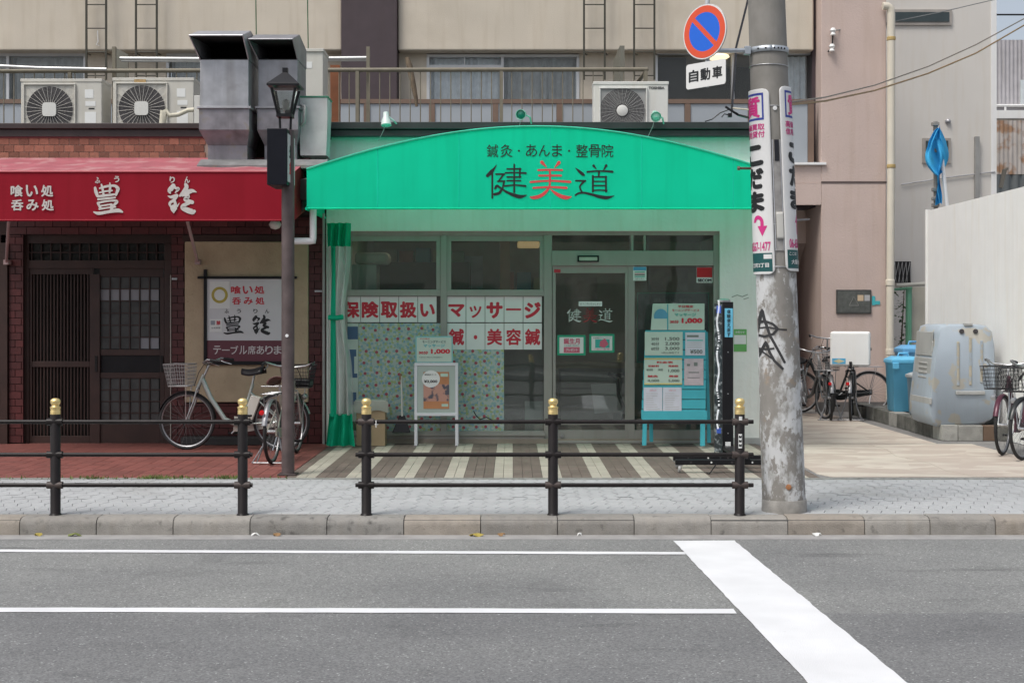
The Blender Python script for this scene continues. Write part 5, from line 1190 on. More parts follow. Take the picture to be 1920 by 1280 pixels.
# ---- adverts wrapped round the pole
M['ad_white'] = mat('advert enamel', (.72, .72, .71), .35, var=.03)
M['ad_magenta'] = mat('magenta print', (.62, .03, .22), .5, var=.02); M['ad_navy'] = mat('navy print frame', (.03, .05, .30), .5, var=.02); M['ad_green'] = mat('dark teal print', (.01, .085, .085), .5, var=.02)
def slice_text(s, u0, u1, z0, z1, mt, par, bold, dr, name='character'):
    V, Fc, _ = glyphs(s, bold)
    bm = bmesh.new()
    vs_ = [bm.verts.new((u0+(u1-u0)*a, k*.05, z0+(z1-z0)*b_)) for a, b_, k in V]
    for q_ in Fc:
        try: bm.faces.new([vs_[i] for i in q_])
        except ValueError: pass
    u = u0+4
    while u < u1:
        bmesh.ops.bisect_plane(bm, geom=bm.verts[:]+bm.edges[:]+bm.faces[:], plane_co=(u, 0, 0), plane_no=(1, 0, 0)); u += 4
    bm.verts.index_update()
    mb = MB().add([wrap(v.co.x, v.co.z, dr+v.co.y*.003) for v in bm.verts], [[v.index for v in f.verts] for f in bm.faces]); bm.free()
    return mb.build(name, mt, par, fix=False)
def advert(label, a0_, a1_, p0, p1, flip):
    zz0, zz1 = zp(p1), zp(p0); DR = .014; rad = .045
    t = thing('pole_advert', label, 'sign', wrap((a0_+a1_)/2, zz0, DR), 'pawn shop adverts wrapped round the pole')
    def body(u, v, inset=0, dr=DR):
        z = zz0+inset+(zz1-zz0-2*inset)*v
        d = min(z-zz0-inset, zz1-inset-z); k = 0 if d > rad else rad-math.sqrt(max(0, rad*rad-(rad-d)**2))
        kd = math.degrees((k+inset)/pole_r(z)); return wrap(a0_+kd+(a1_-a0_-2*kd)*u, z, dr)
    MB().grid(lambda u, v: body(u, [0, .004, .01, .02, .03, .05, .2, .35, .5, .65, .8, .95, .97, .98, .99, .996, 1][int(round(v*16))]), 22, 16).build('plate', M['ad_white'], t, smooth=60, solid=.006)
    Hh = zz1-zz0; L = lambda f_: zz1-Hh*f_
    def rect(m, u0, u1, f0, f1, dr): MB().grid(lambda u, v: wrap(u0+(u1-u0)*u, L(f1)+(L(f0)-L(f1))*v, dr), 14, 3).build('print', M[m], t, smooth=60)
    w = a1_-a0_; m0, m1 = a0_+w*.17, a1_-w*.17
    fa_ = (.022, .168); b4 = .012
    rect('ad_navy', m0-3, m0+2, fa_[0], fa_[1], DR+.0045); rect('ad_navy', m1-2, m1+3, fa_[0], fa_[1], DR+.0045); rect('ad_navy', m0+2, m1-2, fa_[0], fa_[0]+b4, DR+.0045); rect('ad_navy', m0+2, m1-2, fa_[1]-b4, fa_[1], DR+.0045)
    slice_text('質', m0+7, m1-7, L(.155), L(.04), M['ad_magenta'], t, .03, DR+.0045)
    mid = (m0+m1)/2
    slice_text('高価買取', m0-4, m1+4, L(.222), L(.186), M['ad_magenta'], t, .02, DR+.0045); slice_text('信用貸付', m0-4, m1+4, L(.262), L(.226), M['ad_magenta'], t, .02, DR+.0045)
    for i, ch in enumerate('こだま'): slice_text(ch, m0+2, m1-2, L(.415+i*.125), L(.30+i*.125), M['ink'], t, .062, DR+.0045)
    # arrow
    mz = L(.775)
    if flip: 
        up_ = [(mid-5, .80), (mid-5, .735), (mid-15, .735), (mid, .69), (mid+15, .735), (mid+5, .735), (mid+5, .80)]
        MB().add([wrap(a, L(f_), DR+.0045) for a, f_ in up_], [(0, 1, 5, 6)]).build('arrow', M['ad_magenta'], t, fix=False)
        MB().grid(lambda u, v: wrap(mid+(u-.5)*30*(1-v), L(.736-.046*v), DR+.0047), 10, 6).build('arrow_head', M['ad_magenta'], t, fix=False)
    else:
        cxa = m1-14
        V = [wrap(cxa-11+rr*math.cos(R(g_)), L(.72)+rr*.0031*math.sin(R(g_)), DR+.0045) for rr in (8, 18) for g_ in range(0, 181, 15)]
        MB().add(V, [(i, i+1, 14+i, 13+i) for i in range(12)]).build('arrow', M['ad_magenta'], t, fix=False)
        MB().add([wrap(a, L(f_), DR+.0046) for a, f_ in ((cxa-3, .72), (cxa+7, .72), (cxa+7, .742), (cxa-3, .742))], [(0, 1, 2, 3)]).build('arrow', M['ad_magenta'], t, fix=False)
        MB().grid(lambda u, v: wrap(cxa+2+(u-.5)*30*(1-v), L(.739+.056*v), DR+.0047), 10, 6).build('arrow_head', M['ad_magenta'], t, fix=False)
    slice_text('06-6567-1477', m0-6, m1+10, L(.875), L(.825), M['ad_magenta'], t, .02, DR+.0045, 'lettering')
    rect('ad_green', a0_+6, a1_-6, .885, .985, DR+.0045)
    if flip:
        slice_text('ここは', m0-8, m0+20, L(.915), L(.897), M['ad_white'], t, .02, DR+.0053, 'lettering')
        slice_text('大阪市住吉区', m0-2, m1+8, L(.963), L(.937), M['ad_white'], t, .03, DR+.0053, 'lettering')
    else:
        rect('ad_white', m1-10, m1+12, .893, .917, DR+.0053)
        slice_text('沢之町2丁目', m0+6, m1+4, L(.963), L(.938), M['ad_white'], t, .03, DR+.0053, 'lettering')
advert('left pawn shop advert wrapped round the pole, arrow turning down', -125, -13, 166, 514, False)
advert('right pawn shop advert wrapped round the pole, arrow pointing up', 15, 127, 161, 508, True)
# ---- no parking sign on its bracket
NYs = 10.35
ns = thing('no_parking_sign', 'round blue and orange red no parking sign on a bracket from the pole', 'sign', P(1321, 112, NYs), local=True)
ns.rotation_euler.z = R(-47)
s_ = F/NYs; r = 52/s_; zc = Z(60, NYs)-Z(112, NYs)
def disc(r0, r1, y, N=48):
    mb = MB(); mb.add([(q_*math.cos(2*math.pi*i/N), y, zc+q_*math.sin(2*math.pi*i/N)) for q_ in (r0, r1) for i in range(N)], [(i, (i+1) % N, N+(i+1) % N, N+i) for i in range(N)]); return mb
MB().lathe([(r-.003, 0), (r, .003), (r, .006), (0, .006)], (0, 0, zc), 48, 'y').build('plate', M['zinc'], ns)
MB().lathe([(0, 0), (r-.004, 0), (r-.004, .002)], (0, -.0015, zc), 48, 'y').build('rim', mat('sign white', (.75, .75, .73), .35, var=.02), ns)
M['sign_red'] = mat('orange red sheeting', (.72, .085, .03), .4, var=.03); M['sign_blue'] = mat('blue sheeting', (.01, .13, .66), .4, var=.03)
disc(.70*r, .94*r, -.0028).build('red_ring', M['sign_red'], ns, fix=False)
mb = MB(); mb.add([(0, -.0026, zc)]+[(.71*r*math.cos(2*math.pi*i/48), -.0026, zc+.71*r*math.sin(2*math.pi*i/48)) for i in range(48)], [(0, 1+i, 1+(i+1) % 48) for i in range(48)]); mb.build('blue_field', M['sign_blue'], ns, fix=False)
mb = MB(); w = .085*r; d = .72*r; c45 = math.sqrt(.5)
mb.add([(sx_*c45*d*1+k*w*c45, -.0034, zc-sx_*c45*d+k*w*c45) for sx_, k in ((-1, -1), (1, -1), (1, 1), (-1, 1))], [(0, 1, 2, 3)]); mb.build('bar', M['sign_red'], ns, fix=False)
MB().tube([(0, .035, -.02), (0, .035, zc+.55)], .019, 10).build('post', mat('sign post', (.6, .61, .62), .4, .3), ns, smooth=50)
bp_ = MB(); hh = (47/2)/s_; ww = 64/s_/2/math.cos(R(47))
def rr_poly(w, h, c, n=5):
    out = []
    for cx, cz, a in ((w-c, h-c, 0), (-w+c, h-c, 90), (-w+c, -h+c, 180), (w-c, -h+c, 270)):
        out += [(cx+c*math.cos(R(a+90*i/n)), cz+c*math.sin(R(a+90*i/n))) for i in range(n+1)]
    return out
sp = thing('vehicle_plate', 'white supplementary plate with black lettering under the round sign', 'sign', P(1323, 163, NYs), local=True)
sp.rotation_euler.z = R(-47)
MB().prism([(x_, z_+hh) for x_, z_ in rr_poly(ww, hh, .022)], 0, .005).build('plate', mat('plate white', (.74, .74, .72), .35, var=.03), sp)
for i, ch in enumerate('自動車'): lettering(ch, -ww*.86+i*ww*.60, -ww*.86+i*ww*.60+ww*.50, hh*.52, hh*1.5, 0, M['ink'], sp, .03, 'character')
MB().tube([(0, .024, 0), (0, .024, hh*2+.06)], .012, 8).build('bracket', M['zinc'], sp)
arm0 = Vector(P(1323, 96, NYs+.05)); arm1 = Vector((pole_c(zb_)-.15, PYc-.05, zb_))
solo('sign_bracket', MB().tube([arm0, arm1], .018, 8).box(arm0.x-.02, arm0.x+.04, arm0.y-.025, arm0.y+.035, arm0.z-.03, arm0.z+.03), bandm, 'galvanised arm holding the round sign to the pole', 'bracket', smooth=40)
# loose cables by the pole
t = thing('cable_tangle', 'tangle of black cable ends left of the utility pole', 'cable', P(1370, 216, 13))
def cab(pts, r_=.006): return MB().tube(pts, r_, 6)
cab([P(1405, 221, 12.6), P(1385, 216, 13), P(1372, 208, 13), P(1360, 200, 13)], .012).build('strand', M['black'], t)
cab([P(1372, 208, 13), P(1376, 150, 13.4), P(1380, 90, 13.8), P(1400, 10, 14.5), P(1415, -60, 15)], .012).build('strand', M['black'], t)
cab([P(1366, 206, 13), P(1350, 212, 13), P(1335, 224, 13), P(1322, 228, 13)]).build('strand', M['black'], t)
cab([P(1372, 210, 13), P(1368, 216, 13), P(1358, 214, 13), P(1353, 220, 13)]).build('strand', M['black'], t)
MB().box(X(1365, 13), X(1372, 13), 12.98, 13.02, Z(220, 13), Z(213, 13)).build('splice', M['black'], t)
cab([P(1405, 206, 12.4), P(1375, 203, 13)], .008).build('strand', mat('beige cable', (.5, .46, .36), .6), t)
for pts, r_, m_, lab in (([P(1480, 196, 11), P(1545, 190, 14), P(1640, 170, 17), P(1740, 138, 19), P(1830, 100, 20), P(1930, 42, 21)], .011, mat('brown cable', (.30, .20, .09), .6), 'lower brown overhead cable crossing from the pole to the right'),
        ([P(1480, 192, 11), P(1545, 183, 14), P(1640, 160, 17), P(1740, 125, 19), P(1830, 84, 20), P(1930, 30, 21)], .009, mat('grey cable', (.20, .18, .15), .6), 'upper grey overhead cable crossing from the pole to the right'),
        ([P(1562, 58, 21.2), P(1660, 44, 22), P(1760, 24, 22), P(1880, -4, 22)], .009, mat('thin grey cable', (.22, .23, .23), .6), 'thin cable rising right from the porcelain insulators'),
        ([P(1860, 28, 45), P(1960, 28, 45)], .03, M['black'], 'far dark cable crossing the patch of sky')):
    fine = []
    for i in range(len(pts)-1):
        for k in range(4): fine.append(tuple(Vector(pts[i]).lerp(Vector(pts[i+1]), k/4)))
    fine.append(pts[-1]); solo('overhead_cable', MB().tube(fine, r_, 6), m_, lab, 'cable', smooth=80)
# ================================================================ street lantern
LYd = 12.9
lt = thing('street_lantern', 'brown street lantern post with a black sign box in front of the restaurant', 'street lamp', (X(540, LYd), LYd, 0))
M['post_brown'] = mat('weathered brown post', (.105, .080, .078), .5, .2, var=.25, scale=7, streak=.3, bump=.06)
lx = X(540, LYd)
MB().lathe([(.066, 0), (.0625, .02), (.0625, 2.6), (.058, Z(245, LYd))], (lx, LYd, .0), 20).build('post', M['post_brown'], lt, smooth=40)
MB().box(lx-.09, lx+.09, LYd-.09, LYd+.09, 0, .02).build('base_plate', M['dark_metal'], lt, bevel=.006)
MB().lathe([(.0, -.004), (.016, -.003), (.016, 0)], (lx, LYd-.0625, Z(629, LYd)), 12, 'y').build('stud', M['white'], lt)
bx0, bx1 = X(501, LYd-.2), X(538.5, LYd-.2); by0, by1 = LYd-.22, LYd+.24
sb = MB().box(bx0, bx1, by0, by1, Z(347, LYd-.2), Z(241, LYd-.2)).build('sign_box', mat('black sign box', (.009, .010, .015), .4, var=.15, spec=.2), lt, bevel=.008)
MB().box(bx1+.001, bx1+.006, by0+.03, by1-.03, Z(340, LYd-.2), Z(250, LYd-.2)).build('sign_face', mat('milky sign face', (.62, .62, .63), .4, var=.04), sb)
for i, ch in enumerate('豊鈴'):
    z1_ = Z(268+i*32, LYd-.2); z0_ = Z(294+i*32, LYd-.2)
    lettering(ch, by0+.10, by1-.10, z0_, z1_, 0, M['red_ink'] if i else M['ink'], sb, .05, 'character', fn=lambda u, z, d: (bx1+.0062+d, u, z))
# lantern head
lb = MB(); k_ = LYd/F; hx = X(535, LYd)
zc0, zc1, zc2 = Z(240, LYd), Z(215, LYd), Z(168, LYd)
def ring4(w, z): return [(hx-w, LYd-w, z), (hx+w, LYd-w, z), (hx+w, LYd+w, z), (hx-w, LYd+w, z)]
for a, b_ in zip(ring4(.062, zc1), ring4(.115, zc2)): MB().tube([a, b_], .014, 6).build('lantern_bar', M['black'], lt)
MB().add(ring4(.155, Z(165, LYd))+ring4(.155, Z(161, LYd))+ring4(.02, Z(136, LYd)), [(3, 2, 1, 0)]+[(i, (i+1) % 4, 4+(i+1) % 4, 4+i) for i in range(4)]+[(4+i, 4+(i+1) % 4, 8+(i+1) % 4, 8+i) for i in range(4)]+[(8, 9, 10, 11)]).build('lantern_roof', M['black'], lt, bevel=.004)
MB().box(hx-.025, hx+.025, LYd-.025, LYd+.025, Z(136, LYd)-.002, Z(128, LYd)).build('finial', M['black'], lt)
MB().box(hx-.075, hx+.075, LYd-.075, LYd+.075, zc1-.03, zc1).build('lantern_floor', M['black'], lt)
MB().lathe([(.03, 0), (.034, .02), (.034, .10), (.0, .12)], (hx+.005, LYd, zc1+.03), 12).build('bulb', mat('lamp glass', (.5, .46, .44), .25), lt, smooth=50)
MB().box(hx+.0, hx+.06, LYd-.03, LYd+.03, zc1-.0, zc1+.04).build('socket', M['black'], lt)
for sx_ in (-.055, .055): MB().tube([(hx+sx_, LYd, zc1-.02), (hx+sx_*.9, LYd, Z(243, LYd))], .012, 6).build('neck', M['black'], lt)
for (a, b_), (c, d) in zip(zip(ring4(.06, zc1+.004), ring4(.112, zc2-.004)), zip(ring4(.06, zc1+.004)[1:]+ring4(.06, zc1+.004)[:1], ring4(.112, zc2-.004)[1:]+ring4(.112, zc2-.004)[:1])):
    MB().quad(a, c, d, b_).build('lantern_pane', M['glass'], lt)
# ================================================================ bicycles (local axes: x forward, z up, origin on the ground under the bottom bracket)
def wheel(parent, cx, r=.33, name='wheel', steer=None, light=.9):
    def C(p): 
        q_ = Vector((p[0], p[1], p[2]))
        return tuple(Vector((cx, 0, r))+(steer @ q_ if steer else q_))
    N = 40
    rim = MB().tube([C(((r-.034)*math.cos(2*math.pi*i/N), 0, (r-.034)*math.sin(2*math.pi*i/N))) for i in range(N)], .012, 6, closed=True).build(name, M['rim'], parent, smooth=50)
    MB().tube([C(((r-.017)*math.cos(2*math.pi*i/N), 0, (r-.017)*math.sin(2*math.pi*i/N))) for i in range(N)], .0185, 8, closed=True).build('tyre', M['rubber'], rim, smooth=60)
    sp_ = MB()
    for i in range(28):
        a = 2*math.pi*i/28; b_ = a+(.5 if i % 2 else -.5); s_ = .022 if i % 4 < 2 else -.022
        sp_.tube([C((.02*math.cos(b_), s_, .02*math.sin(b_))), C(((r-.04)*math.cos(a), 0, (r-.04)*math.sin(a)))], .0013, 3)
    sp_.build('spokes', M['spoke'], rim)
    MB().tube([C((0, -.045, 0)), C((0, .045, 0))], .020, 10).build('hub', M['chrome'], rim)
    return rim
def fender(parent, cx, r, a0_, a1_, m, steer=None):
    def fn(u, v):
        a = R(a0_+(a1_-a0_)*u); w = (v-.5)*.056; rr = r+.016-.02*(2*v-1)**2*.6
        p = Vector((rr*math.cos(a), w, rr*math.sin(a)))
        return tuple(Vector((cx, 0, r))+(steer @ p if steer else p))
    return MB().grid(fn, 22, 4).build('mudguard', m, parent, smooth=70)
def basket(parent, c, m, w=.36, d=.28, h=.25, mesh_r=.0022, n=9, rows=6, fwd=1, name='basket'):
    mb = MB(); x0, y0, z0 = c
    def pt(u, v, t_): # perimeter param u 0..1, height t
        k = .80+.20*t_; hw, hd = w/2*k, d/2*k; q_ = u*4
        if q_ < 1: a = (-hd+2*hd*q_, -hw)
        elif q_ < 2: a = (hd, -hw+2*hw*(q_-1))
        elif q_ < 3: a = (hd-2*hd*(q_-2), hw)
        else: a = (-hd, hw-2*hw*(q_-3))
        return (x0+a[0]+.02*t_, y0+a[1], z0+h*t_)
    NU = 4*n
    for i in range(NU): mb.tube([pt(i/NU, 0, 0), pt(i/NU, 0, 1)], mesh_r, 4)
    for j in range(rows+1): mb.tube([pt(i/16, 0, j/rows) for i in range(16)], mesh_r if 0 < j < rows else mesh_r*2.2, 4, closed=True)
    hd, hw = d/2*.8, w/2*.8
    for i in range(n): y_ = -hw+2*hw*i/(n-1); mb.tube([(x0-hd, y0+y_, z0), (x0+hd, y0+y_, z0)], mesh_r, 4)
    return mb.build(name, m, parent)
def saddle(parent, x, z, m):
    def fn(u, v):
        L = .26; xx = x-.13+L*u; hw = .098*(1-u)**.55+.024; hw *= 1 if u > .06 else .8
        a = math.pi*v; return (xx, -hw*math.cos(a), z+.075*math.sin(a)*(.85+.25*(1-u))+.012*math.cos(u*5))
    return MB().grid(fn, 12, 8).build('saddle', m, parent, smooth=80, solid=.01)
def bicycle(label, loc, rot, frame_m, lean=3, r=.33, rear_basket=None, front_basket=True, saddle_m=None, steer=0, battery=False, stand='centre', box=False, group='parked bicycles', mirror=False, basket_m=None, red_tail=True, seat_z=.80, bar_z=1.0, child_box=None, cover_m=None):
    t = thing('bicycle', label, 'bicycle', loc, group, local=True)
    t.rotation_euler = (0, 0, R(rot))
    fx, rx = .60, -.50
    fm = frame_m; smt = saddle_m or M['black']; bm_ = basket_m or M['black']
    hd0 = Vector((fx-.12, 0, r+.36)); hd1 = Vector((fx-.20, 0, r+.53))
    fr = MB()
    fr.tube([hd0, hd1], .021, 10)
    fr.tube([hd1-Vector((-.02, 0, .05)), (fx-.28, 0, r+.26), (.16, 0, r+.02), (.04, 0, r-.03), (-.02, 0, r-.04)], .028, 10)
    fr.tube([(-.02, 0, r-.05), (-.17, 0, seat_z-.10)], .018, 10)
    for s_ in (-1, 1):
        fr.tube([(-.02, s_*.03, r-.04), (rx, s_*.055, r)], .010, 8); fr.tube([(-.14, s_*.02, seat_z-.2), (rx, s_*.055, r)], .009, 8)
    fr.build('frame', fm, t, smooth=50)
    pivot = hd0; st_ = Matrix.Rotation(R(steer), 3, 'Z')
    def sv(p): return tuple(Vector((fx, 0, 0))+st_ @ (Vector(p)-Vector((fx, 0, 0))))
    fk = MB()
    for s_ in (-1, 1): fk.tube([sv((fx-.13, s_*.035, r+.37)), sv((fx-.09, s_*.045, r+.22)), sv((fx-.01, s_*.05, r+.02)), sv((fx, s_*.05, r))], .011, 8)
    fk.tube([sv((fx-.13, -.04, r+.37)), sv((fx-.13, .04, r+.37))], .014, 8); fk.tube([sv((fx-.13, 0, r+.36)), sv((fx-.26, 0, bar_z-.03))], .013, 8)
    fk.build('fork', M['chrome'], t, smooth=50)
    st3 = st_ if steer else None
    wheel(t, fx, r, 'front_wheel', st3); wheel(t, rx, r, 'rear_wheel')
    fender(t, fx, r, 20, 175, fm if not battery else M['black'], st3); fender(t, rx, r, 0, 165, M['rim'] if not battery else fm)
    hb = MB(); hx_ = fx-.26
    hb.tube([sv((hx_-.20, -.27, bar_z+.02)), sv((hx_-.06, -.27, bar_z+.04)), sv((hx_+.02, -.16, bar_z+.0)), sv((hx_+.03, 0, bar_z-.02)), sv((hx_+.02, .16, bar_z+.0)), sv((hx_-.06, .27, bar_z+.04)), sv((hx_-.20, .27, bar_z+.02))], .0115, 8)
    h_ = hb.build('handlebar', M['chrome'], t, smooth=50)
    for s_ in (-1, 1):
        MB().tube([sv((hx_-.21, s_*.27, bar_z+.018)), sv((hx_-.09, s_*.27, bar_z+.034))], .017, 8).build('grip', M['black'], h_, smooth=50)
        MB().tube([sv((hx_-.04, s_*.25, bar_z+.02)), sv((hx_-.10, s_*.24, bar_z-.005)), sv((hx_-.19, s_*.25, bar_z-.03))], .006, 6).build('brake_lever', M['chrome'], h_)
    MB().tube([sv((hx_+.03, .05, bar_z)), sv((hx_+.10, .08, bar_z-.12)), sv((fx-.1, .05, r+.4))], .004, 5).tube([sv((hx_+.03, -.05, bar_z)), sv((hx_+.08, -.1, bar_z-.15)), sv((fx-.12, -.03, r+.4))], .004, 5).build('brake_cable', M['black'], h_)
    MB().tube([(-.16, 0, seat_z-.12), (-.185, 0, seat_z)], .0125, 8).build('seat_post', M['chrome'], t)
    saddle(t, -.17, seat_z, smt)
    ck = MB().tube([(.10, -.075, r-.15), (-.02, -.075, r-.04), (-.02, .075, r-.04), (-.14, .075, r+.07)], .009, 6).build('crank', M['chrome'], t)
    MB().lathe([(.085, -.004), (.085, .004), (.02, .006)], (-.02, -.065, r-.04), 24, 'y').build('chain_ring', M['chrome'], ck)
    for sx_, s_, dz in ((.10, -1, -.15), (-.14, 1, .07)): MB().box(sx_-.045, sx_+.045, s_*.13-.04, s_*.13+.04, r+dz-.012, r+dz+.012).build('pedal', M['black'], ck, bevel=.004)
    cg = MB().add([(x_, y_, z_) for y_ in (-.062, -.045) for x_, z_ in ((-.12, r+.02), (.06, r+.05), (.075, r-.12), (-.06, r-.13), (rx-.05, r-.04), (rx-.05, r+.04))], [(0, 1, 2, 3, 4, 5), (11, 10, 9, 8, 7, 6)]+[(i, i+6, (i+1) % 6+6, (i+1) % 6) for i in range(6)]).build('chain_case', fm if not battery else M['ac_body'], t)
    if stand == 'centre':
        sm = MB()
        for s_ in (-1, 1): sm.tube([(rx, s_*.065, r), (rx-.02, s_*.10, .16), (rx-.05, s_*.15, .012)], .008, 6)
        sm.tube([(rx-.05, -.19, .012), (rx-.05, .19, .012)], .008, 6).tube([(rx+.0, -.09, r*.6), (rx-.16, -.17, .02), (rx-.05, -.19, .012)], .006, 6).tube([(rx+.0, .09, r*.6), (rx-.16, .17, .02), (rx-.05, .19, .012)], .006, 6)
        sm.build('kickstand', M['rim'], t, smooth=50)
    else: MB().tube([(rx, .06, r-.05), (rx+.06, .16, .012)], .009, 6).build('kickstand', M['chrome'], t)
    rk = MB()
    for s_ in (-1, 1): rk.tube([(rx+.22, s_*.06, r+.40), (rx-.20, s_*.065, r+.40)], .006, 6).tube([(rx-.1, s_*.065, r+.40), (rx, s_*.06, r)], .005, 6)
    for k in range(4): rk.tube([(rx+.18-.12*k, -.062, r+.40), (rx+.18-.12*k, .062, r+.40)], .005, 6)
    rk.build('rack', M['rim'] if not box else M['black'], t)
    if red_tail: MB().lathe([(0, -.02), (.026, -.016), (.026, .01)], (rx-.30, .03, r+.22), 12, 'x').build('reflector', mat('red reflector', (.55, .008, .01), .2), t)
    if front_basket:
        bs = basket(t, sv((fx+.06, 0, r+.40)), bm_)
        MB().tube([sv((fx-.02, -.10, r+.39)), sv((fx, -.055, r))], .006, 6).tube([sv((fx-.02, .10, r+.39)), sv((fx, .055, r))], .006, 6).build('basket_stay', M['chrome'], bs)
        if cover_m: MB().box(fx+.06-.11, fx+.06+.13, -.155, .155, r+.405, r+.50).build('bag', cover_m, bs, bevel=.03)
    MB().lathe([(.0, .035), (.030, .03), (.034, -.02), (.015, -.05)], sv((fx-.02, .0, r+.34) if not front_basket else (fx+.02, -.09, r+.30)), 12, 'x').build('lamp', M['chrome'], t, smooth=50)
    if battery: MB().add([(a+(b_-.0), y_, z_) for y_ in (-.05, .05) for a, b_, z_ in ((-.045, 0, r-.0), (-.16, 0, r+.30), (-.27, 0, r+.27), (-.17, 0, r-.0))], [(0, 1, 2, 3), (7, 6, 5, 4)]+[(i, i+4, (i+1) % 4+4, (i+1) % 4) for i in range(4)]).build('battery', M['ac_body'], t, bevel=.01)
    if box:
        bx = MB().box(rx-.30, rx+.18, -.28, .28, r+.47, r+.97).build('delivery_box', M['white'], t, bevel=.035, seg=4)
        MB().box(rx-.315, rx+.19, -.275, .275, r+.485, r+.495).build('lid_seam', mat('seam shadow grey', (.25, .25, .25), .6), bx)
        MB().box(rx-.325, rx-.301, -.03, .01, r+.44, r+.54).build('latch', M['black'], bx, bevel=.004)
        MB().box(rx-.303, rx-.3005, .06, .25, r+.505, r+.585).build('sticker', mat('blue sticker', (.10, .38, .60), .5), bx)
        MB().add([(rx-.3045, y_, z_) for y_, z_ in ((.075, r+.545), (.155, r+.575), (.235, r+.545), (.155, r+.515))], [(0, 1, 2, 3)]).build('sticker', mat('yellow grey sticker', (.52, .48, .30), .5), bx)
    if rear_basket: basket(t, (rx-.02, 0, r+.42), rear_basket, .40, .34, .24, name='rear_basket')
    return t
M['silver_frame'] = mat('silver green paint', (.36, .40, .38), .3, .35, var=.08)
M['grey_wire'] = mat('grey plastic mesh', (.30, .29, .29), .6, var=.08)
M['dark_frame'] = mat('black frame paint', (.02, .022, .022), .3, var=.1)
M['wine_frame'] = mat('dark wine paint', (.10, .03, .05), .3, .2, var=.1)
M['brown_leather'] = mat('brown saddle', (.085, .028, .025), .5, var=.2)
# silver bicycle parallel to the wall, facing left
s_ = F/15.25
bicycle('silver electric bicycle with a grey mesh basket parked along the restaurant wall', (X(447, 15.25), 15.25, .006), 180-4, M['silver_frame'], battery=True, basket_m=M['grey_wire'], stand='side', red_tail=False, seat_z=.86, rear_basket=None)
# second bicycle seen from behind
bicycle('silver bicycle seen from behind with brown saddle beside the lantern post', (X(516, 14.0)+.03, 14.35, .006), 86, mat('champagne paint', (.40, .37, .32), .3, .4), saddle_m=M['brown_leather'], steer=0, seat_z=.80, bar_z=.98, cover_m=M['black'], lean=0)
# alley bicycles
bicycle('black bicycle with a black saddle behind the utility pole', (X(1548, 20.2), 20.0, .006), 80, M['dark_frame'], stand='centre', front_basket=False, bar_z=1.2, seat_z=.84)
bicycle('bicycle with a white delivery box parked against the pink wall', (X(1600, 19.9), 20.0, .006), 74, M['dark_frame'], box=True, front_basket=False, seat_z=.78)
bicycle('grey basket bicycle half hidden behind the utility pole', (X(1512, 20.4), 20.3, .006), -78, mat('grey bike paint', (.12, .12, .12), .35), basket_m=M['grey_wire'], stand='centre', red_tail=False)
bicycle('dark bicycle standing sideways in front of the pink wall', (X(1570, 20.95), 20.95, .006), 176, M['dark_frame'], front_basket=False, stand='side', seat_z=.78)
bicycle('wine coloured bicycle with a black wire basket at the right edge', (5.796, 15.16, .006), -130, M['wine_frame'], stand='side', red_tail=False, steer=6)
bicycle('black bicycle at the extreme right edge beside the wine coloured one', (5.806, 14.66, .006), -128, M['dark_frame'], stand='centre', red_tail=False, steer=-6)
# ================================================================ things standing in front of the clinic
M['white_frame'] = mat('white lacquer', (.66, .67, .70), .35, var=.03)
SG = 15.75
sg = thing('poster_stand', 'white framed poster stand in front of the floral window', 'sign', P(817, 826, SG))
for a in (777, 853.5): MB().box(X(a, SG), X(a+5.5, SG), SG-.012, SG+.016, .005, Z(681, SG)).build('leg', M['white_frame'], sg, bevel=.003)
for a in (776, 854): MB().add([(X(a, SG), SG+.02, Z(690, SG)), (X(a+5, SG), SG+.02, Z(690, SG)), (X(a+5, SG), SG+.22, .005), (X(a, SG), SG+.22, .005), (X(a, SG), SG+.04, Z(690, SG)), (X(a+5, SG), SG+.04, Z(690, SG)), (X(a+5, SG), SG+.24, .005), (X(a, SG), SG+.24, .005)], [(0, 1, 2, 3), (4, 7, 6, 5), (0, 4, 5, 1), (1, 5, 6, 2), (2, 6, 7, 3), (3, 7, 4, 0)]).build('rear_leg', M['white_frame'], sg)
for b_ in (680, 774): MB().pbox(777, b_, 859, b_+5.5, SG-.014, SG+.014).build('rail', M['white_frame'], sg, bevel=.003)
MB().pbox(782, 685, 854, 774, SG-.004, SG+.006).build('board', mat('pale green board', (.40, .47, .43), .6, var=.03), sg)
po = MB().pbox(794, 697, 842, 766, SG-.008, SG-.0045).build('poster', mat('orange poster', (.50, .22, .10), .6, var=.1, scale=6), sg)
MB().pbox(794, 720, 842, 752, SG-.0095, SG-.0082).build('picture', mat('dark picture', (.09, .085, .11), .6, c2=(.50, .27, .21), cov=.55, c2scale=9, soft=.06), po)
mb = MB(); mb.add([(X(808, SG)+.0*i+17*SG/F*math.cos(2*math.pi*i/24), SG-.0105, Z(710, SG)+16*SG/F*math.sin(2*math.pi*i/24)) for i in range(24)], [tuple(range(24))]); mb.build('bubble', M['paper'], po, fix=False)
T('¥3,000', 795, 712, 820, 718, SG-.011, M['ink'], po, .03); T('美容鍼灸コース', 796, 700, 818, 704, SG-.011, M['ink'], po)
for a in ((826, 700, 840, 706), (828, 757, 840, 762)): MB().pbox(*a, SG-.0098, SG-.0085).build('tag', mat('mint tag', (.45, .6, .5), .6), po)
cd = thing('price_card', 'pale card with red 1,000 price standing on the poster stand', 'sign', P(813, 679, SG))
MB().pbox(779, 630, 849, 679.5, SG-.004, SG+.004).build('card', mat('aqua card edge', (.22, .5, .5), .5), cd); MB().pbox(781.5, 632.5, 846.5, 678, SG-.006, SG-.0045).build('face', mat('pale mint card', (.50, .60, .52), .6, var=.03), cd)
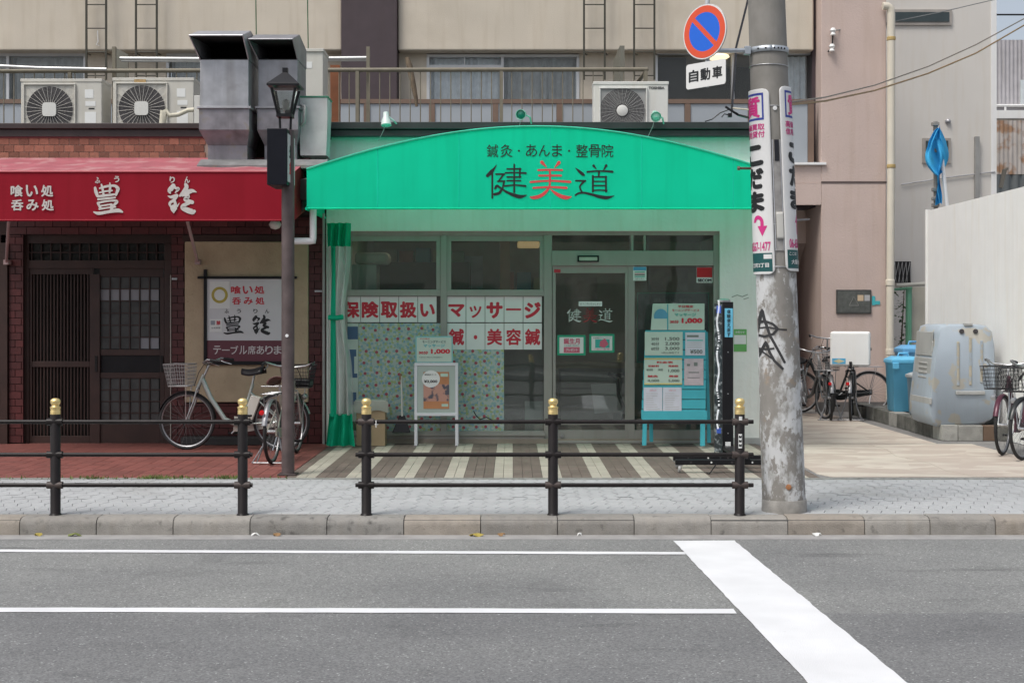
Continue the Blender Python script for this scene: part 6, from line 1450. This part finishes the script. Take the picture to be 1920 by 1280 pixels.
T('1,000', 808, 654, 844, 664, SG-.0065, M['red_ink'], cd, .05); T('30分', 785, 658, 803, 664, SG-.0065, M['red_ink'], cd, .05)
T('マッサージ', 794, 645, 834, 651, SG-.0065, mat('aqua print', (.05, .42, .48), .5), cd, .03); T('モーニングサービス', 792, 638, 836, 643, SG-.0065, M['ad_green'], cd, .02); T('平日限定', 787, 633.5, 806, 636.5, SG-.0065, M['red_ink'], cd)
T('午前中のご予約のみの特別価格です', 786, 668.5, 830, 671, SG-.0065, M['ad_green'], cd)
# broom
br = thing('broom', 'long handled broom leaning on the floral window', 'broom', P(753, 815, 15.85))
MB().tube([P(752, 705, 15.95), P(753, 716, 15.94), P(754, 780, 15.86)], [.017, .012, .012], 8).build('handle', mat('pale handle', (.55, .54, .5), .5), br); MB().lathe([(.014, -.03), (.02, 0), (.016, .04), (.006, .055)], P(751.5, 709, 15.95), 8).build('grip', mat('brown grip', (.22, .11, .05), .6), br)
MB().add([P(749, 778, 15.86), P(759, 778, 15.86), P(770, 811, 15.80), P(735, 811, 15.80), P(749, 778, 15.9), P(759, 778, 15.9), P(770, 811, 15.93), P(735, 811, 15.93)], [(0, 1, 2, 3), (4, 7, 6, 5), (0, 4, 5, 1), (1, 5, 6, 2), (2, 6, 7, 3), (3, 7, 4, 0)]).build('dustpan', M['black'], br, bevel=.008)
# cardboard carton with a plastic lid
cb = thing('cardboard_carton', 'cardboard carton under a sheet of clear plastic beside the vinyl curtain', 'box', P(697, 828, 15.7))
MB().box(X(668, 15.7), X(722, 15.7), 15.7, 15.92, .006, Z(770, 15.7)).build('carton', mat('cardboard', (.33, .25, .15), .8, var=.08), cb, bevel=.006)
MB().grid(lambda u, v: (X(663, 15.68)+(X(728, 15.68)-X(663, 15.68))*u, 15.68, Z(772-20*v+3*math.sin(u*7)*(1-v), 15.68)), 16, 4).build('plastic_sheet', vinyl('dull clear plastic', (.42, .44, .38), .75), cb)
MB().box(X(666, 15.7), X(724, 15.7), 15.69, 15.93, Z(754, 15.7), Z(750, 15.7)).build('top', mat('plastic top', (.46, .48, .42), .5), cb)
solo('leaning_hose', MB().tube([P(888, 770, 15.9), P(892, 778, 15.9), P(900, 786, 15.88), P(912, 782, 15.88), P(925, 788, 15.88), P(940, 794, 15.9)], .007, 6), M['black'], 'thin black hose lying against the lower floral film', 'hose', smooth=60)
# teal slatted board with price sheets
TB = 15.45
tb = thing('teal_board', 'teal wooden slatted sign board with price sheets in front of the clinic door', 'sign board', P(1268, 836, TB))
M['teal'] = mat('teal paint', (.045, .36, .42), .5, var=.08, scale=5, bump=.08)
def lean(py): return TB+(836-py)*.0012       # the board leans back a little
def slab(name, a0_, b0, a1_, b1, th, m, par, off=0, a2=None, a3=None):
    y0, y1 = lean(b0)+off, lean(b1)+off; a2 = a0_ if a2 is None else a2; a3 = a1_ if a3 is None else a3
    p = [(X(a0_, y0), y0, Z(b0, y0)), (X(a1_, y0), y0, Z(b0, y0)), (X(a3, y1), y1, Z(b1, y1)), (X(a2, y1), y1, Z(b1, y1))]
    return MB().add(p+[(x_, y_+th, z_) for x_, y_, z_ in p], [(0, 1, 2, 3), (7, 6, 5, 4), (0, 4, 5, 1), (1, 5, 6, 2), (2, 6, 7, 3), (3, 7, 4, 0)]).build(name, m, par, bevel=.003)
slab('leg', 1211, 619, 1218, 835, .03, M['teal'], tb, .0, 1204, 1212); slab('leg', 1315, 619, 1323, 836, .03, M['teal'], tb, .0, 1313, 1322)
for k in range(9):
    b0 = 619+k*18.6; d = k*.95
    slab('slat', 1210-d, b0, 1324-d*.1, b0+17.2, .014, M['teal'], tb, -.016)
slab('bottom_rail', 1204, 770, 1326, 787, .02, M['teal'], tb, -.032)
slab('rear_leg', 1322, 622, 1327, 830, .02, M['teal'], tb, .16, 1326, 1333); slab('rear_leg', 1216, 700, 1222, 828, .02, M['teal'], tb, .16, 1218, 1225)
M['mint'] = mat('mint sheet', (.48, .58, .49), .35, var=.05); M['yellow_edge'] = mat('yellow edge', (.55, .48, .18), .5); M['pinkish'] = mat('pink sheet', (.50, .42, .44), .5, var=.12, scale=14); M['lav'] = mat('lavender paper', (.56, .56, .62), .6, var=.06, scale=8)
def bsheet(label, a0_, b0, a1_, b1, m, off=-.022, name='price_sheet'):
    t = thing(name, label, 'notice', ((X(a0_, TB)+X(a1_, TB))/2, TB, Z(b1, TB)), 'sheets on the teal board')
    slab('sheet', a0_, b0, a1_, b1, .003, M[m], t, off); return t
def bt(t, s, a0_, b0, a1_, b1, m, bold=.02, off=-.0235):
    y = lean((b0+b1)/2)+off-.003; T(s, a0_, b0, a1_, b1, y, m, t, bold)
gry = mat('grey ink', (.16, .18, .16), .5, var=0)
t = bsheet('mint price sheet listing minutes and prices, top left of the teal board', 1209, 622, 1280, 666, 'mint', -.024)
for i, (a, c) in enumerate((('30分', '1,500'), ('40分', '2,000'), ('60分', '3,000'))): bt(t, a, 1221, 632+i*9, 1236, 639+i*9, gry); bt(t, c, 1247, 632+i*9, 1274, 639+i*9, gry)
bt(t, '※税込価格です', 1240, 659, 1274, 663, gry, 0)
t = bsheet('mint sheet with red headings, middle left of the teal board', 1208, 671, 1279, 721, 'mint', -.024)
slab('edge', 1208, 671, 1279, 674, .003, M['yellow_edge'], t, -.027); slab('edge', 1208, 718, 1279, 721, .003, M['yellow_edge'], t, -.027)
for a in ((1215, 684, 1236, 688, '初診料'), (1253, 684, 1272, 688, '再診料'), (1214, 703, 1234, 707, '鍼灸'), (1254, 703, 1272, 707, '美容'), (1231, 677, 1262, 681, '料金表')): bt(t, a[4], *a[:4], M['red_ink'], .03, -.026)
for a in ((1212, 691, 1224, 695, '初回'), (1233, 691, 1243, 695, '次回'), (1253, 692, 1274, 698, '1,000'), (1214, 711, 1236, 716, '4,000'), (1253, 711, 1274, 716, '5,000')): bt(t, a[4], *a[:4], gry, .02, -.026)
t = bsheet('white sheet with a 500 price, top right of the teal board', 1285, 623, 1322, 666, 'lav', -.024)
bt(t, '¥500', 1294, 655, 1317, 663, gry, .02, -.026); slab('line', 1288, 628, 1310, 632, .002, gry, t, -.0255); slab('line', 1288, 637, 1318, 639, .002, M['teal_print'], t, -.0255)
for k in range(3): slab('line', 1288, 642+k*4, 1316, 643+k*4, .002, M['alu'], t, -.0255)
t = bsheet('pink sheet with sketches, middle right of the teal board', 1283, 672, 1319, 722, 'pinkish', -.024)
for a in ((1288, 682, 1294, 686), (1301, 679, 1308, 686), (1291, 697, 1311, 699), (1289, 707, 1312, 708.5)): slab('sketch', *a, .002, gry, t, -.0255)
for lab, a in (('left lavender handwritten sheet at the bottom of the teal board', 1207), ('right lavender handwritten sheet at the bottom of the teal board', 1243)):
    t = bsheet(lab, a, 726, a+35, 775, 'lav', -.024); bt(t, 'お知らせ', a+11, 730, a+24, 733, M['pink'], 0, -.026)
    for k in range(8): slab('line', a+4, 737+k*4.2, a+24+random.uniform(-8, 7), 737.8+k*4.2, .002, M['alu'], t, -.0255)
t = thing('price_card', 'pale mint card with blue spot and red 1,000 on top of the teal board', 'sign', (X(1270, TB), TB+.2, Z(619, TB)))
slab('card', 1224, 569, 1321, 618.5, .006, M['mint'], t, -.02, 1220, 1321); slab('edge', 1251, 570, 1253, 618, .004, M['teal'], t, -.0255)
y_ = lean(592)-.0265; mb = MB(); mb.add([(X(1239, y_)+13*y_/F*math.cos(2*math.pi*i/24), y_, Z(593, y_)+14*y_/F*math.sin(2*math.pi*i/24)) for i in range(24)], [tuple(range(24))]); mb.build('spot', mat('blue spot', (.10, .34, .48), .5), t, fix=False)
bt(t, '1,000', 1278, 596, 1317, 607, M['red_ink'], .05, -.026); bt(t, '30分', 1256, 600, 1273, 606, M['red_ink'], .04, -.026); bt(t, 'マッサージ', 1265, 587, 1305, 593, M['teal_print'], .03, -.026); bt(t, 'モーニングサービス', 1260, 579, 1311, 584, M['red_ink'], .02, -.026); bt(t, '平日限定', 1271, 572, 1300, 577, M['red_ink'], .03, -.026)
# black LED column sign on a castor base
LE = 15.1; zf_ = 12.95
ls = thing('led_sign_column', 'tall black LED sign column on a castor base beside the white wall', 'sign', (X(1360, 14.3), 14.2, 0))
LB = 14.0
cx0, cx1 = X(1355, LB), X(1375, LB)
MB().box(cx0, cx1, LB, LB+.20, .07, Z(566, LB)).build('casing', M['black'], ls, bevel=.004)
# the lit face looks along the street to the left
MB().add([(cx0-.001, LB+.02, .10), (cx0-.07, LB+.12, .10), (cx0-.07, LB+.12, Z(569, LB)), (cx0-.001, LB+.02, Z(569, LB)), (cx0-.001, LB+.19, .10), (cx0-.001, LB+.19, Z(569, LB))], [(0, 1, 2, 3), (1, 4, 5, 2), (3, 2, 5), (0, 4, 1)]).build('lens_face', mat('dark glossy lens', (.03, .04, .045), .12, var=.2, c2=(.22, .25, .26), cov=.42, c2scale=20), ls)
led = MB(); rr_ = random.Random(3)
for k in range(118):
    z = .35+k*.0115
    if (k//18) % 3 == 1 and rr_.random() < .6: continue
    u = .45+.12*math.sin(k*.21)
    p = (cx0-.001-.07*u-.004, LB+.02+.10*u-.003, z); led.box(p[0]-.012, p[0]+.004, p[1]-.008, p[1]+.004, z, z+.006)
ledm, n, l, b = new_mat('white leds'); b.inputs['Base Color'].default_value = (.8, .8, .8, 1); b.inputs['Emission Color'].default_value = (.9, .95, 1, 1); b.inputs['Emission Strength'].default_value = .5
led.build('led_row', ledm, ls)
for b0, b1 in ((573, 587), (803, 813)): MB().add([(cx0-.012, LB+.0335, Z(b1, LB)), (cx0-.05, LB+.088, Z(b1, LB)), (cx0-.05, LB+.088, Z(b0, LB)), (cx0-.012, LB+.0335, Z(b0, LB))], [(0, 1, 2, 3)]).build('blue_label', mat('blue label', (.04, .10, .45), .4), ls)
MB().lathe([(.075, 0), (.075, .02), (.05, .035), (0, .04)], (X(1360, LB), LB+.10, Z(566, LB)), 16).build('cap', M['chrome'], ls, smooth=40)
MB().pbox(1359, 578, 1374, 632, LB-.006, LB-.001).build('blue_sticker', mat('sky blue panel', (.14, .48, .66), .5), ls)
for i, ch in enumerate('保険使えます'): T(ch, 1363, 580.5+i*8.5, 1370, 588+i*8.5, LB-.007, M['ink'], ls, .02, 'character')
for b_ in (660, 738, 812): MB().lathe([(0, -.004), (.007, -.003), (.007, 0)], P(1365, b_, LB), 8, 'y').build('screw', M['chrome'], ls)
MB().pbox(1360, 828, 1370, 836, LB-.005, LB-.001).build('label_plate', M['paper'], ls)
for y_, a in ((13.45, 1262), (13.05, 1266)):
    MB().box(X(a, y_), X(1440, y_), y_-.03, y_+.03, .085, .135).build('base_beam', M['black'], ls, bevel=.006)
    MB().lathe([(.032, -.012), (.036, -.008), (.036, .008), (.032, .012)], (X(a, y_)+.04, y_, .046), 14, 'x').build('castor', mat('grey castor', (.42, .43, .42), .5), ls); MB().box(X(a, y_)-.0, X(a, y_)+.07, y_-.02, y_+.02, .07, .086).build('castor_fork', M['chrome'], ls)
    for k in range(6): MB().lathe([(.009, -.002), (.009, 0)], (X(a, y_)+.15+.2*k, y_-.031, .11), 8, 'y').build('hole', M['paper'] if k % 2 else M['fan_dark'], ls)
MB().box(cx0, cx1, LB-1.0, LB+.2, .136, .175).build('base_spine', M['black'], ls)
MB().tube([(X(1345, 13.3), 13.3, .16), (X(1340, 13.2), 13.2, .19), (X(1352, 13.1), 13.1, .15), (X(1330, 12.9), 12.9, .012), (X(1325, 13.0), 13.0, .012)], .006, 6).build('power_cord', M['black'], ls)
# notice on the stucco
t = sheet('green and white notice taped to the white stucco beside the LED column', 1376, 617, 1400, 659, CY-.006, mat('leaf green print', (.14, .42, .12), .6, var=.08), 'notice', 'notice')
MB().pbox(1376.5, 628, 1399, 645, CY-.0085, CY-.0065).build('panel', M['paper'], t); T('お知らせ', 1379, 620, 1396, 625, CY-.007, M['paper'], t, .02)
solo('wall_crack', MB().tube([P(1372, 557, CY), P(1382, 553, CY), P(1392, 556, CY), P(1402, 552, CY)], .006, 4).tube([P(1394, 561, CY), P(1404, 558, CY)], .005, 4), mat('crack grey', (.36, .38, .34), .9), 'hairline crack patch on the white stucco wall', 'crack')
# ================================================================ rubbish corner on the right
M['block'] = mat('concrete block', (.34, .335, .31), .9, var=.15, scale=9, bump=.5, bscale=60, rnd=.15, dirt=((.16, .16, .14), 5, .58))
M['block_dark'] = mat('mossy concrete block', (.12, .12, .108), .9, var=.3, scale=9, bump=.5, bscale=60, dirt=((.05, .055, .04), 6, .55))
pl = thing('block_plinth', 'low plinth of concrete blocks under the grey waste container', 'plinth', (5.6, 18.4, 0))
y = 16.35; k = 0
MB().box(5.34, 6.0, 16.5, 20.4, .002, .17).build('fill', M['block_dark'], pl)
while y < 20.3:
    MB().box(5.28, 5.47, y, y+.385, .003, .195+random.uniform(-.006, .006)).build('block', M['block'] if k in (0, 5, 8) else M['block_dark'], pl, bevel=.008); y += .392; k += 1
x = 5.475
for k in range(4): MB().box(x, x+.17 if k == 1 else x+.30, 16.345, 16.5, .003, .19+random.uniform(-.006, .006)).build('block', (M['block'], mat('rusty brick', (.15, .10, .07), .9), M['block_dark'], M['block_dark'])[k], pl, bevel=.008); x += .175 if k == 1 else .305
# moulded plastic waste container
wc = thing('waste_container', 'large grey blue plastic waste container on concrete blocks', 'waste container', (5.6, 16.95, .2))
M['wc'] = mat('faded grey blue plastic', (.345, .40, .455), .55, var=.06, scale=2, c2=(.40, .385, .34), cov=.405, c2scale=4.5, soft=.03, streak=.12)
M['wc_worn'] = mat('sun worn tan plastic', (.40, .365, .29), .65, var=.15, scale=9, c2=(.345, .40, .455), cov=.45, c2scale=9)
M['wc_side'] = mat('chalky grey plastic', (.37, .375, .365), .65, var=.08, scale=3, streak=.2)
WY_ = 16.42
prof = [(1742, 778), (1748, 795), (1758, 800), (1845, 795), (1862, 785), (1868, 760), (1868, 720), (1866, 650), (1861, 622), (1850, 611), (1835, 608), (1775, 608), (1763, 612), (1758, 626), (1750, 690), (1742, 760)]
fp = [(X(a, WY_), Z(b_, WY_)) for a, b_ in prof]
cxm = sum(p[0] for p in fp)/len(fp); n = len(fp)
V = []; layers = [(0, .955), (.03, 1.0), (.85, 1.0), (.95, .94)]
for dy, k in layers: V += [(cxm+(x_-cxm)*k+dy*.02, WY_+dy, .82+(z_-.82)*k) for x_, z_ in fp]
Fc = [tuple(range(n))[::-1], tuple(range(3*n, 4*n))]
for a in range(3): Fc += [(a*n+i, a*n+(i+1) % n, (a+1)*n+(i+1) % n, (a+1)*n+i) for i in range(n)]
MB().add(V, Fc).build('body', M['wc'], wc, smooth=50)
for a, b0, b1 in ((1797, 640, 723), (1820, 632, 722), (1841, 638, 718)): MB().pbox(a-2.5, b0, a+2.5, b1, WY_-.012, WY_+.02).build('rib', M['wc_worn'], wc, bevel=.008)
MB().pbox(1793, 733, 1848, 740, WY_-.03, WY_+.02).build('grip_bar', M['wc_side'], wc, bevel=.01)
for a in (1803, 1829): MB().lathe([(.03, .0), (.03, -.01), (.016, -.012)], P(a, 621, WY_), 14, 'y').build('grommet', M['fan_dark'], wc, smooth=40)
MB().pbox(1808, 606, 1824, 611, WY_-.01, WY_+.05).build('hinge', M['wc_side'], wc, bevel=.005)
# left side mouldings (side leans to the left going back)
sx0 = X(1752, WY_)
def side(b0, b1, y0, y1, off=0.0, m='wc_side', name='side_panel', th=.02):
    z0, z1 = Z(b1, WY_), Z(b0, WY_)
    def xs(z, y): return sx0+.012-off*.45+(y-WY_)*.02+(z-.82)*.055
    mb = MB(); p = [(xs(z0, y0), y0, z0), (xs(z0, y1), y1, z0), (xs(z1, y1), y1, z1), (xs(z1, y0), y0, z1)]
    mb.add(p+[(x_-th, y_, z_) for x_, y_, z_ in p], [(0, 1, 2, 3), (7, 6, 5, 4), (0, 4, 5, 1), (1, 5, 6, 2), (2, 6, 7, 3), (3, 7, 4, 0)]); return mb.build(name, M[m], wc, bevel=.008)
side(640, 660, WY_+.1, WY_+.75, .02, 'wc_side'); side(622, 668, WY_+.12, WY_+.8, .025); side(672, 760, WY_+.10, WY_+.8, .03)
for k in range(4): side(680+k*9, 684+k*9, WY_+.25, WY_+.6, .052, 'wc_side', 'louvre')
side(746, 758, WY_-.02, WY_+.85, .06, 'wc_side', 'latch_bar', .03); side(634, 650, WY_+.28, WY_+.45, .048, 'paper', 'sticker', .003)
# blue bins
def bin_(label, px, w, Yd, z0, h, m, lidm):
    t = thing('rubbish_bin', label, 'bin', (X(px, Yd), Yd, z0), 'plastic rubbish bins beside the container'); cx = X(px, Yd)
    def sq(w_, z): 
        return [(cx+w_*c/max(abs(c), abs(s_))**.75, Yd+w_*s_/max(abs(c), abs(s_))**.75, z) for c, s_ in ((math.cos(i*math.pi/16), math.sin(i*math.pi/16)) for i in range(32))]
    rows = [(w*.38, 0), (w*.40, .01), (w*.455, h*.82), (w*.47, h*.83), (w*.47, h*.88)]
    V = []; [V.extend(sq(a, z0+z)) for a, z in rows]
    Fc = [tuple(range(32))[::-1]]+[(r*32+i, r*32+(i+1) % 32, (r+1)*32+(i+1) % 32, (r+1)*32+i) for r in range(len(rows)-1) for i in range(32)]
    MB().add(V, Fc).build('body', m, t, smooth=45)
    rows = [(w*.50, h*.865), (w*.51, h*.88), (w*.50, h*.93), (w*.34, h*.98), (w*.30, h*.985)]; V = []; [V.extend(sq(a, z0+z)) for a, z in rows]
    Fc = [(r*32+i, r*32+(i+1) % 32, (r+1)*32+(i+1) % 32, (r+1)*32+i) for r in range(len(rows)-1) for i in range(32)]+[tuple(range(4*32, 5*32)), tuple(range(32))[::-1]]
    MB().add(V, Fc).build('lid', lidm, t, smooth=45)
    MB().tube([(cx-.07, Yd, z0+h*.98), (cx-.06, Yd, z0+h*1.04), (cx+.06, Yd, z0+h*1.04), (cx+.07, Yd, z0+h*.98)], .014, 8).build('lid_handle', lidm, t, smooth=50)
    for s_ in (-1, 1): MB().box(cx+s_*w*.36-.045, cx+s_*w*.36+.045, Yd-w*.53, Yd-w*.46, z0+h*.76, z0+h*.88).build('clip', m, t, bevel=.012)
    return t
bl1 = mat('bright blue plastic', (.12, .44, .68), .4, var=.06); bl2 = mat('mid blue plastic', (.12, .34, .58), .45, var=.08); bl3 = mat('grey blue plastic', (.20, .30, .38), .5, var=.06)
bin_('bright blue bin nearest the pink wall', 1693, .46, 18.8, .198, .78, bl1, bl1)
bin_('darker blue bin behind the bright blue one', 1712, .48, 19.7, .198, .92, bl2, bl2)
bin_('grey blue bin half hidden by the waste container', 1732, .42, 18.1, .198, .58, bl3, mat('pale grey lid', (.36, .38, .39), .5))
# white hoarding
hw = thing('hoarding', 'tall white corrugated hoarding along the right side of the forecourt', 'fence', (6.12, 17.5, 0))
M['hoard'] = mat('white steel hoarding', (.85, .845, .82), .5, .0, var=.02, streak=.05)
def prof_x(y): 
    t_ = (y/.12) % 1; return 6.08+(.0008 if t_ < .35 else 0 if .45 < t_ < .9 else .0004)
y = 15.62; k = 0
while y < 19.4:
    y2 = min(y+.5, 19.5)
    MB().grid(lambda u, v: (prof_x(y+(y2-y)*u), y+(y2-y)*u, .01+3.06*v), 40, 1).build('panel', M['hoard'], hw, solid=.004); y = y2+.004
MB().box(6.06, 6.12, 19.508, 19.56, 0, 3.09).build('end_post', M['hoard'], hw)
# yard gate, plants, scaffolding pipe with blue sheet
gt = thing('yard_gate', 'green painted pipe gate frame between the pink wall and the hoarding', 'gate', (X(1715, 21.8), 21.8, 0))
gm = mat('pale green paint', (.13, .34, .22), .5, var=.12)
MB().tube([(X(1703, 21.8), 21.8, 0), (X(1704, 21.8), 21.8, Z(541, 21.8))], .05, 10).build('post', gm, gt); MB().tube([P(1672, 543, 21.8), P(1710, 540, 21.8)], .022, 8).build('bar', gm, gt)
MB().tube([P(1680, 535, 21.7), P(1738, 532, 21.7)], .035, 10).build('cross_pipe', mat('dull steel pipe', (.42, .41, .36), .5, .3), gt)
MB().box(X(1708, 21.9), X(1760, 21.9), 21.9, 21.94, 0, Z(538, 21.9)).build('infill', mat('beige infill', (.46, .43, .36), .7, var=.05), gt)
pb = thing('yard_shrub', 'leafy green shrub growing behind the down pipe', 'shrub', (X(1690, 22.2), 22.2, 0))
MB().tube([(X(1688, 22.2), 22.2, 0), (X(1691, 22.2), 22.25, 1.0), (X(1696, 22.2), 22.2, 2.05)], [.02, .014, .006], 6).build('stem', mat('stem', (.12, .09, .05), .8), pb)
lf = MB(); rg = random.Random(5)
for i in range(230):
    c = Vector((X(1692, 22.2)+rg.gauss(0, .10), 22.2+rg.gauss(0, .1), rg.uniform(.5, 2.1))); d = Vector((rg.uniform(-1, 1), rg.uniform(-1, 1), rg.uniform(-.6, .4))).normalized(); q_ = d.cross(Vector((0, 0, 1))).normalized()
    L = rg.uniform(.05, .10); w = L*.32; lf.add([c, c+d*L*.5+q_*w, c+d*L, c+d*L*.5-q_*w], [(0, 1, 2, 3)])
lf.build('leaves', mat('shrub leaves', (.06, .13, .045), .6, var=.35, scale=12), pb, fix=False)['kind'] = 'stuff'
sc_ = thing('scaffold_pole', 'scaffold pole with clamps rising behind the white hoarding', 'pole', (X(1757, 20.6), 20.6, 0))
gpm = mat('galvanised tube', (.27, .26, .24), .5, .4, var=.15, scale=8)
MB().tube([(X(1757, 20.6), 20.6, 0), (X(1754, 20.6), 20.6, Z(228, 20.6))], .035, 10).build('pipe', gpm, sc_)
for b_ in (232, 282, 355, 372, 384): MB().box(X(1755, 20.55)-.06, X(1755, 20.55)+.05, 20.53, 20.6, Z(b_+4, 20.55), Z(b_-3, 20.55)).build('clamp', gpm, sc_, bevel=.01)
MB().tube([P(1765, 285, 20.5), P(1777, 400, 20.5)], .03, 8).build('white_pole', M['white'], sc_)
rg = random.Random(2)
def tarp(u, v):
    b_ = 238+v*145
    w = 5+36*math.sin(math.pi*min(1, v/.60))**.7 if v < .57 else 11-3*v
    px = 1761-w*.62+w*u+2.5*math.sin(v*11+u*4)
    y_ = 20.47+.05*math.sin(u*13+v*4)+.03*math.sin(u*23-v*9)
    return (X(px, y_), y_, Z(b_+7*math.sin(u*6+1)*(1 if .2 < v < .6 else .3), y_))
solo('blue_tarp', MB().grid(tarp, 28, 34), cloth('blue tarpaulin', (.07, .46, .80), .25), 'blue tarpaulin scrap tied to the scaffold pole', 'tarpaulin', smooth=80)
# ================================================================ litter and weeds
lm = [mat('yellow leaf', (.38, .30, .06), .7), mat('brown leaf', (.26, .15, .06), .7), mat('green leaf', (.16, .19, .05), .7)]
labs = ['yellow leaf in the gutter at the left kerb', 'mossy green clump at the foot of the left kerb', 'pale scrap in the gutter below the second fence post', 'brown leaf in the gutter under the left fence', 'yellow leaves in the gutter below the clinic fence', 'white scrap of paper lying at the kerb right of the pole', 'small white scrap in the gutter right of centre', 'dry leaf in the gutter below the clinic fence']
for (px, py, m_, w_), lab in zip(((72, 995, lm[0], .03), (140, 996, lm[2], .05), (478, 1000, M['paper'], .03), (520, 998, lm[1], .035), (893, 999, lm[0], .05), (1532, 1002, M['paper'], .035), (1087, 1002, M['paper'], .018), (940, 1001, lm[1], .03)), labs):
    c = Vector((X(px, 10.15), 10.15+random.uniform(-.02, .02), ROAD+.012)); mb = MB(); a = random.uniform(0, 3)
    N = 9; pts = [c+Vector((w_*math.cos(2*math.pi*i/N+a)*(1+.3*math.sin(3*i)), .5*w_*math.sin(2*math.pi*i/N+a), .012*math.sin(i*1.7+a))) for i in range(N)]
    mb.add([c+Vector((0, 0, .014))]+pts, [(0, 1+i, 1+(i+1) % N) for i in range(N)])
    solo('leaf' if 'lea' in lab else 'moss_clump' if 'moss' in lab else 'paper_scrap', mb, m_, lab, 'leaf' if 'lea' in lab else 'moss' if 'moss' in lab else 'litter', solid=.003)
wd = MB(); rg = random.Random(9)
for i in range(420):
    x = rg.choice([rg.gauss(X(315, 12.6), .12), rg.gauss(X(285, 12.6), .06), rg.gauss(X(180, 12.6), .08), rg.gauss(X(430, 12.6), .06), rg.uniform(-5, -2.1)]); y = rg.uniform(12.56, 12.66); h = rg.uniform(.01, .045); d = Vector((rg.uniform(-.02, .02), rg.uniform(-.02, .02), h)); q_ = Vector((rg.uniform(.003, .008), rg.uniform(-.004, .004), 0))
    wd.add([Vector((x, y, .003))-q_, Vector((x, y, .003))+q_, Vector((x, y, .003))+d], [(0, 1, 2)])
o = wd.build('weeds', mat('weeds', (.11, .15, .035), .8, var=.4, scale=9), None, fix=False); tag(o, 'small weeds growing along the edge of the red tiles', 'weeds', kind='stuff')
# ================================================================ the far side of the street, seen only as reflections and shade
for x0, x1, h, c, lab in ((-16, -5, 6.5, (0.54, 0.51, 0.46), 'grey rendered house across the street, left of the viewer'), (-4.8, 4.5, 7.5, (0.45, 0.4, 0.35), 'brown rendered house across the street, behind the viewer'), (4.7, 16, 5.5, (0.58, 0.58, 0.54), 'pale house across the street, right of the viewer')):
    t = thing('facing_house', lab, 'building', ((x0+x1)/2, -8, -.1))
    MB().box(x0, x1, -12, -6, -.3, h).build('wall', mat('facing render', c, .85), t)
    for i in range(4):
        for z in (1.0, 3.7):
            a = x0+.8+i*(x1-x0-1)/4; MB().box(a, a+1.5, -6.0, -5.95, z, z+1.4).build('window', mat('facing glass', (.05, .06, .07), .1), t)
pv = MB().box(-60, 60, -6, -2.2, -.44, 0).build('far_pavement', mat('far pavement', (.36, .36, .35), .9), None); pv['kind'] = 'structure'
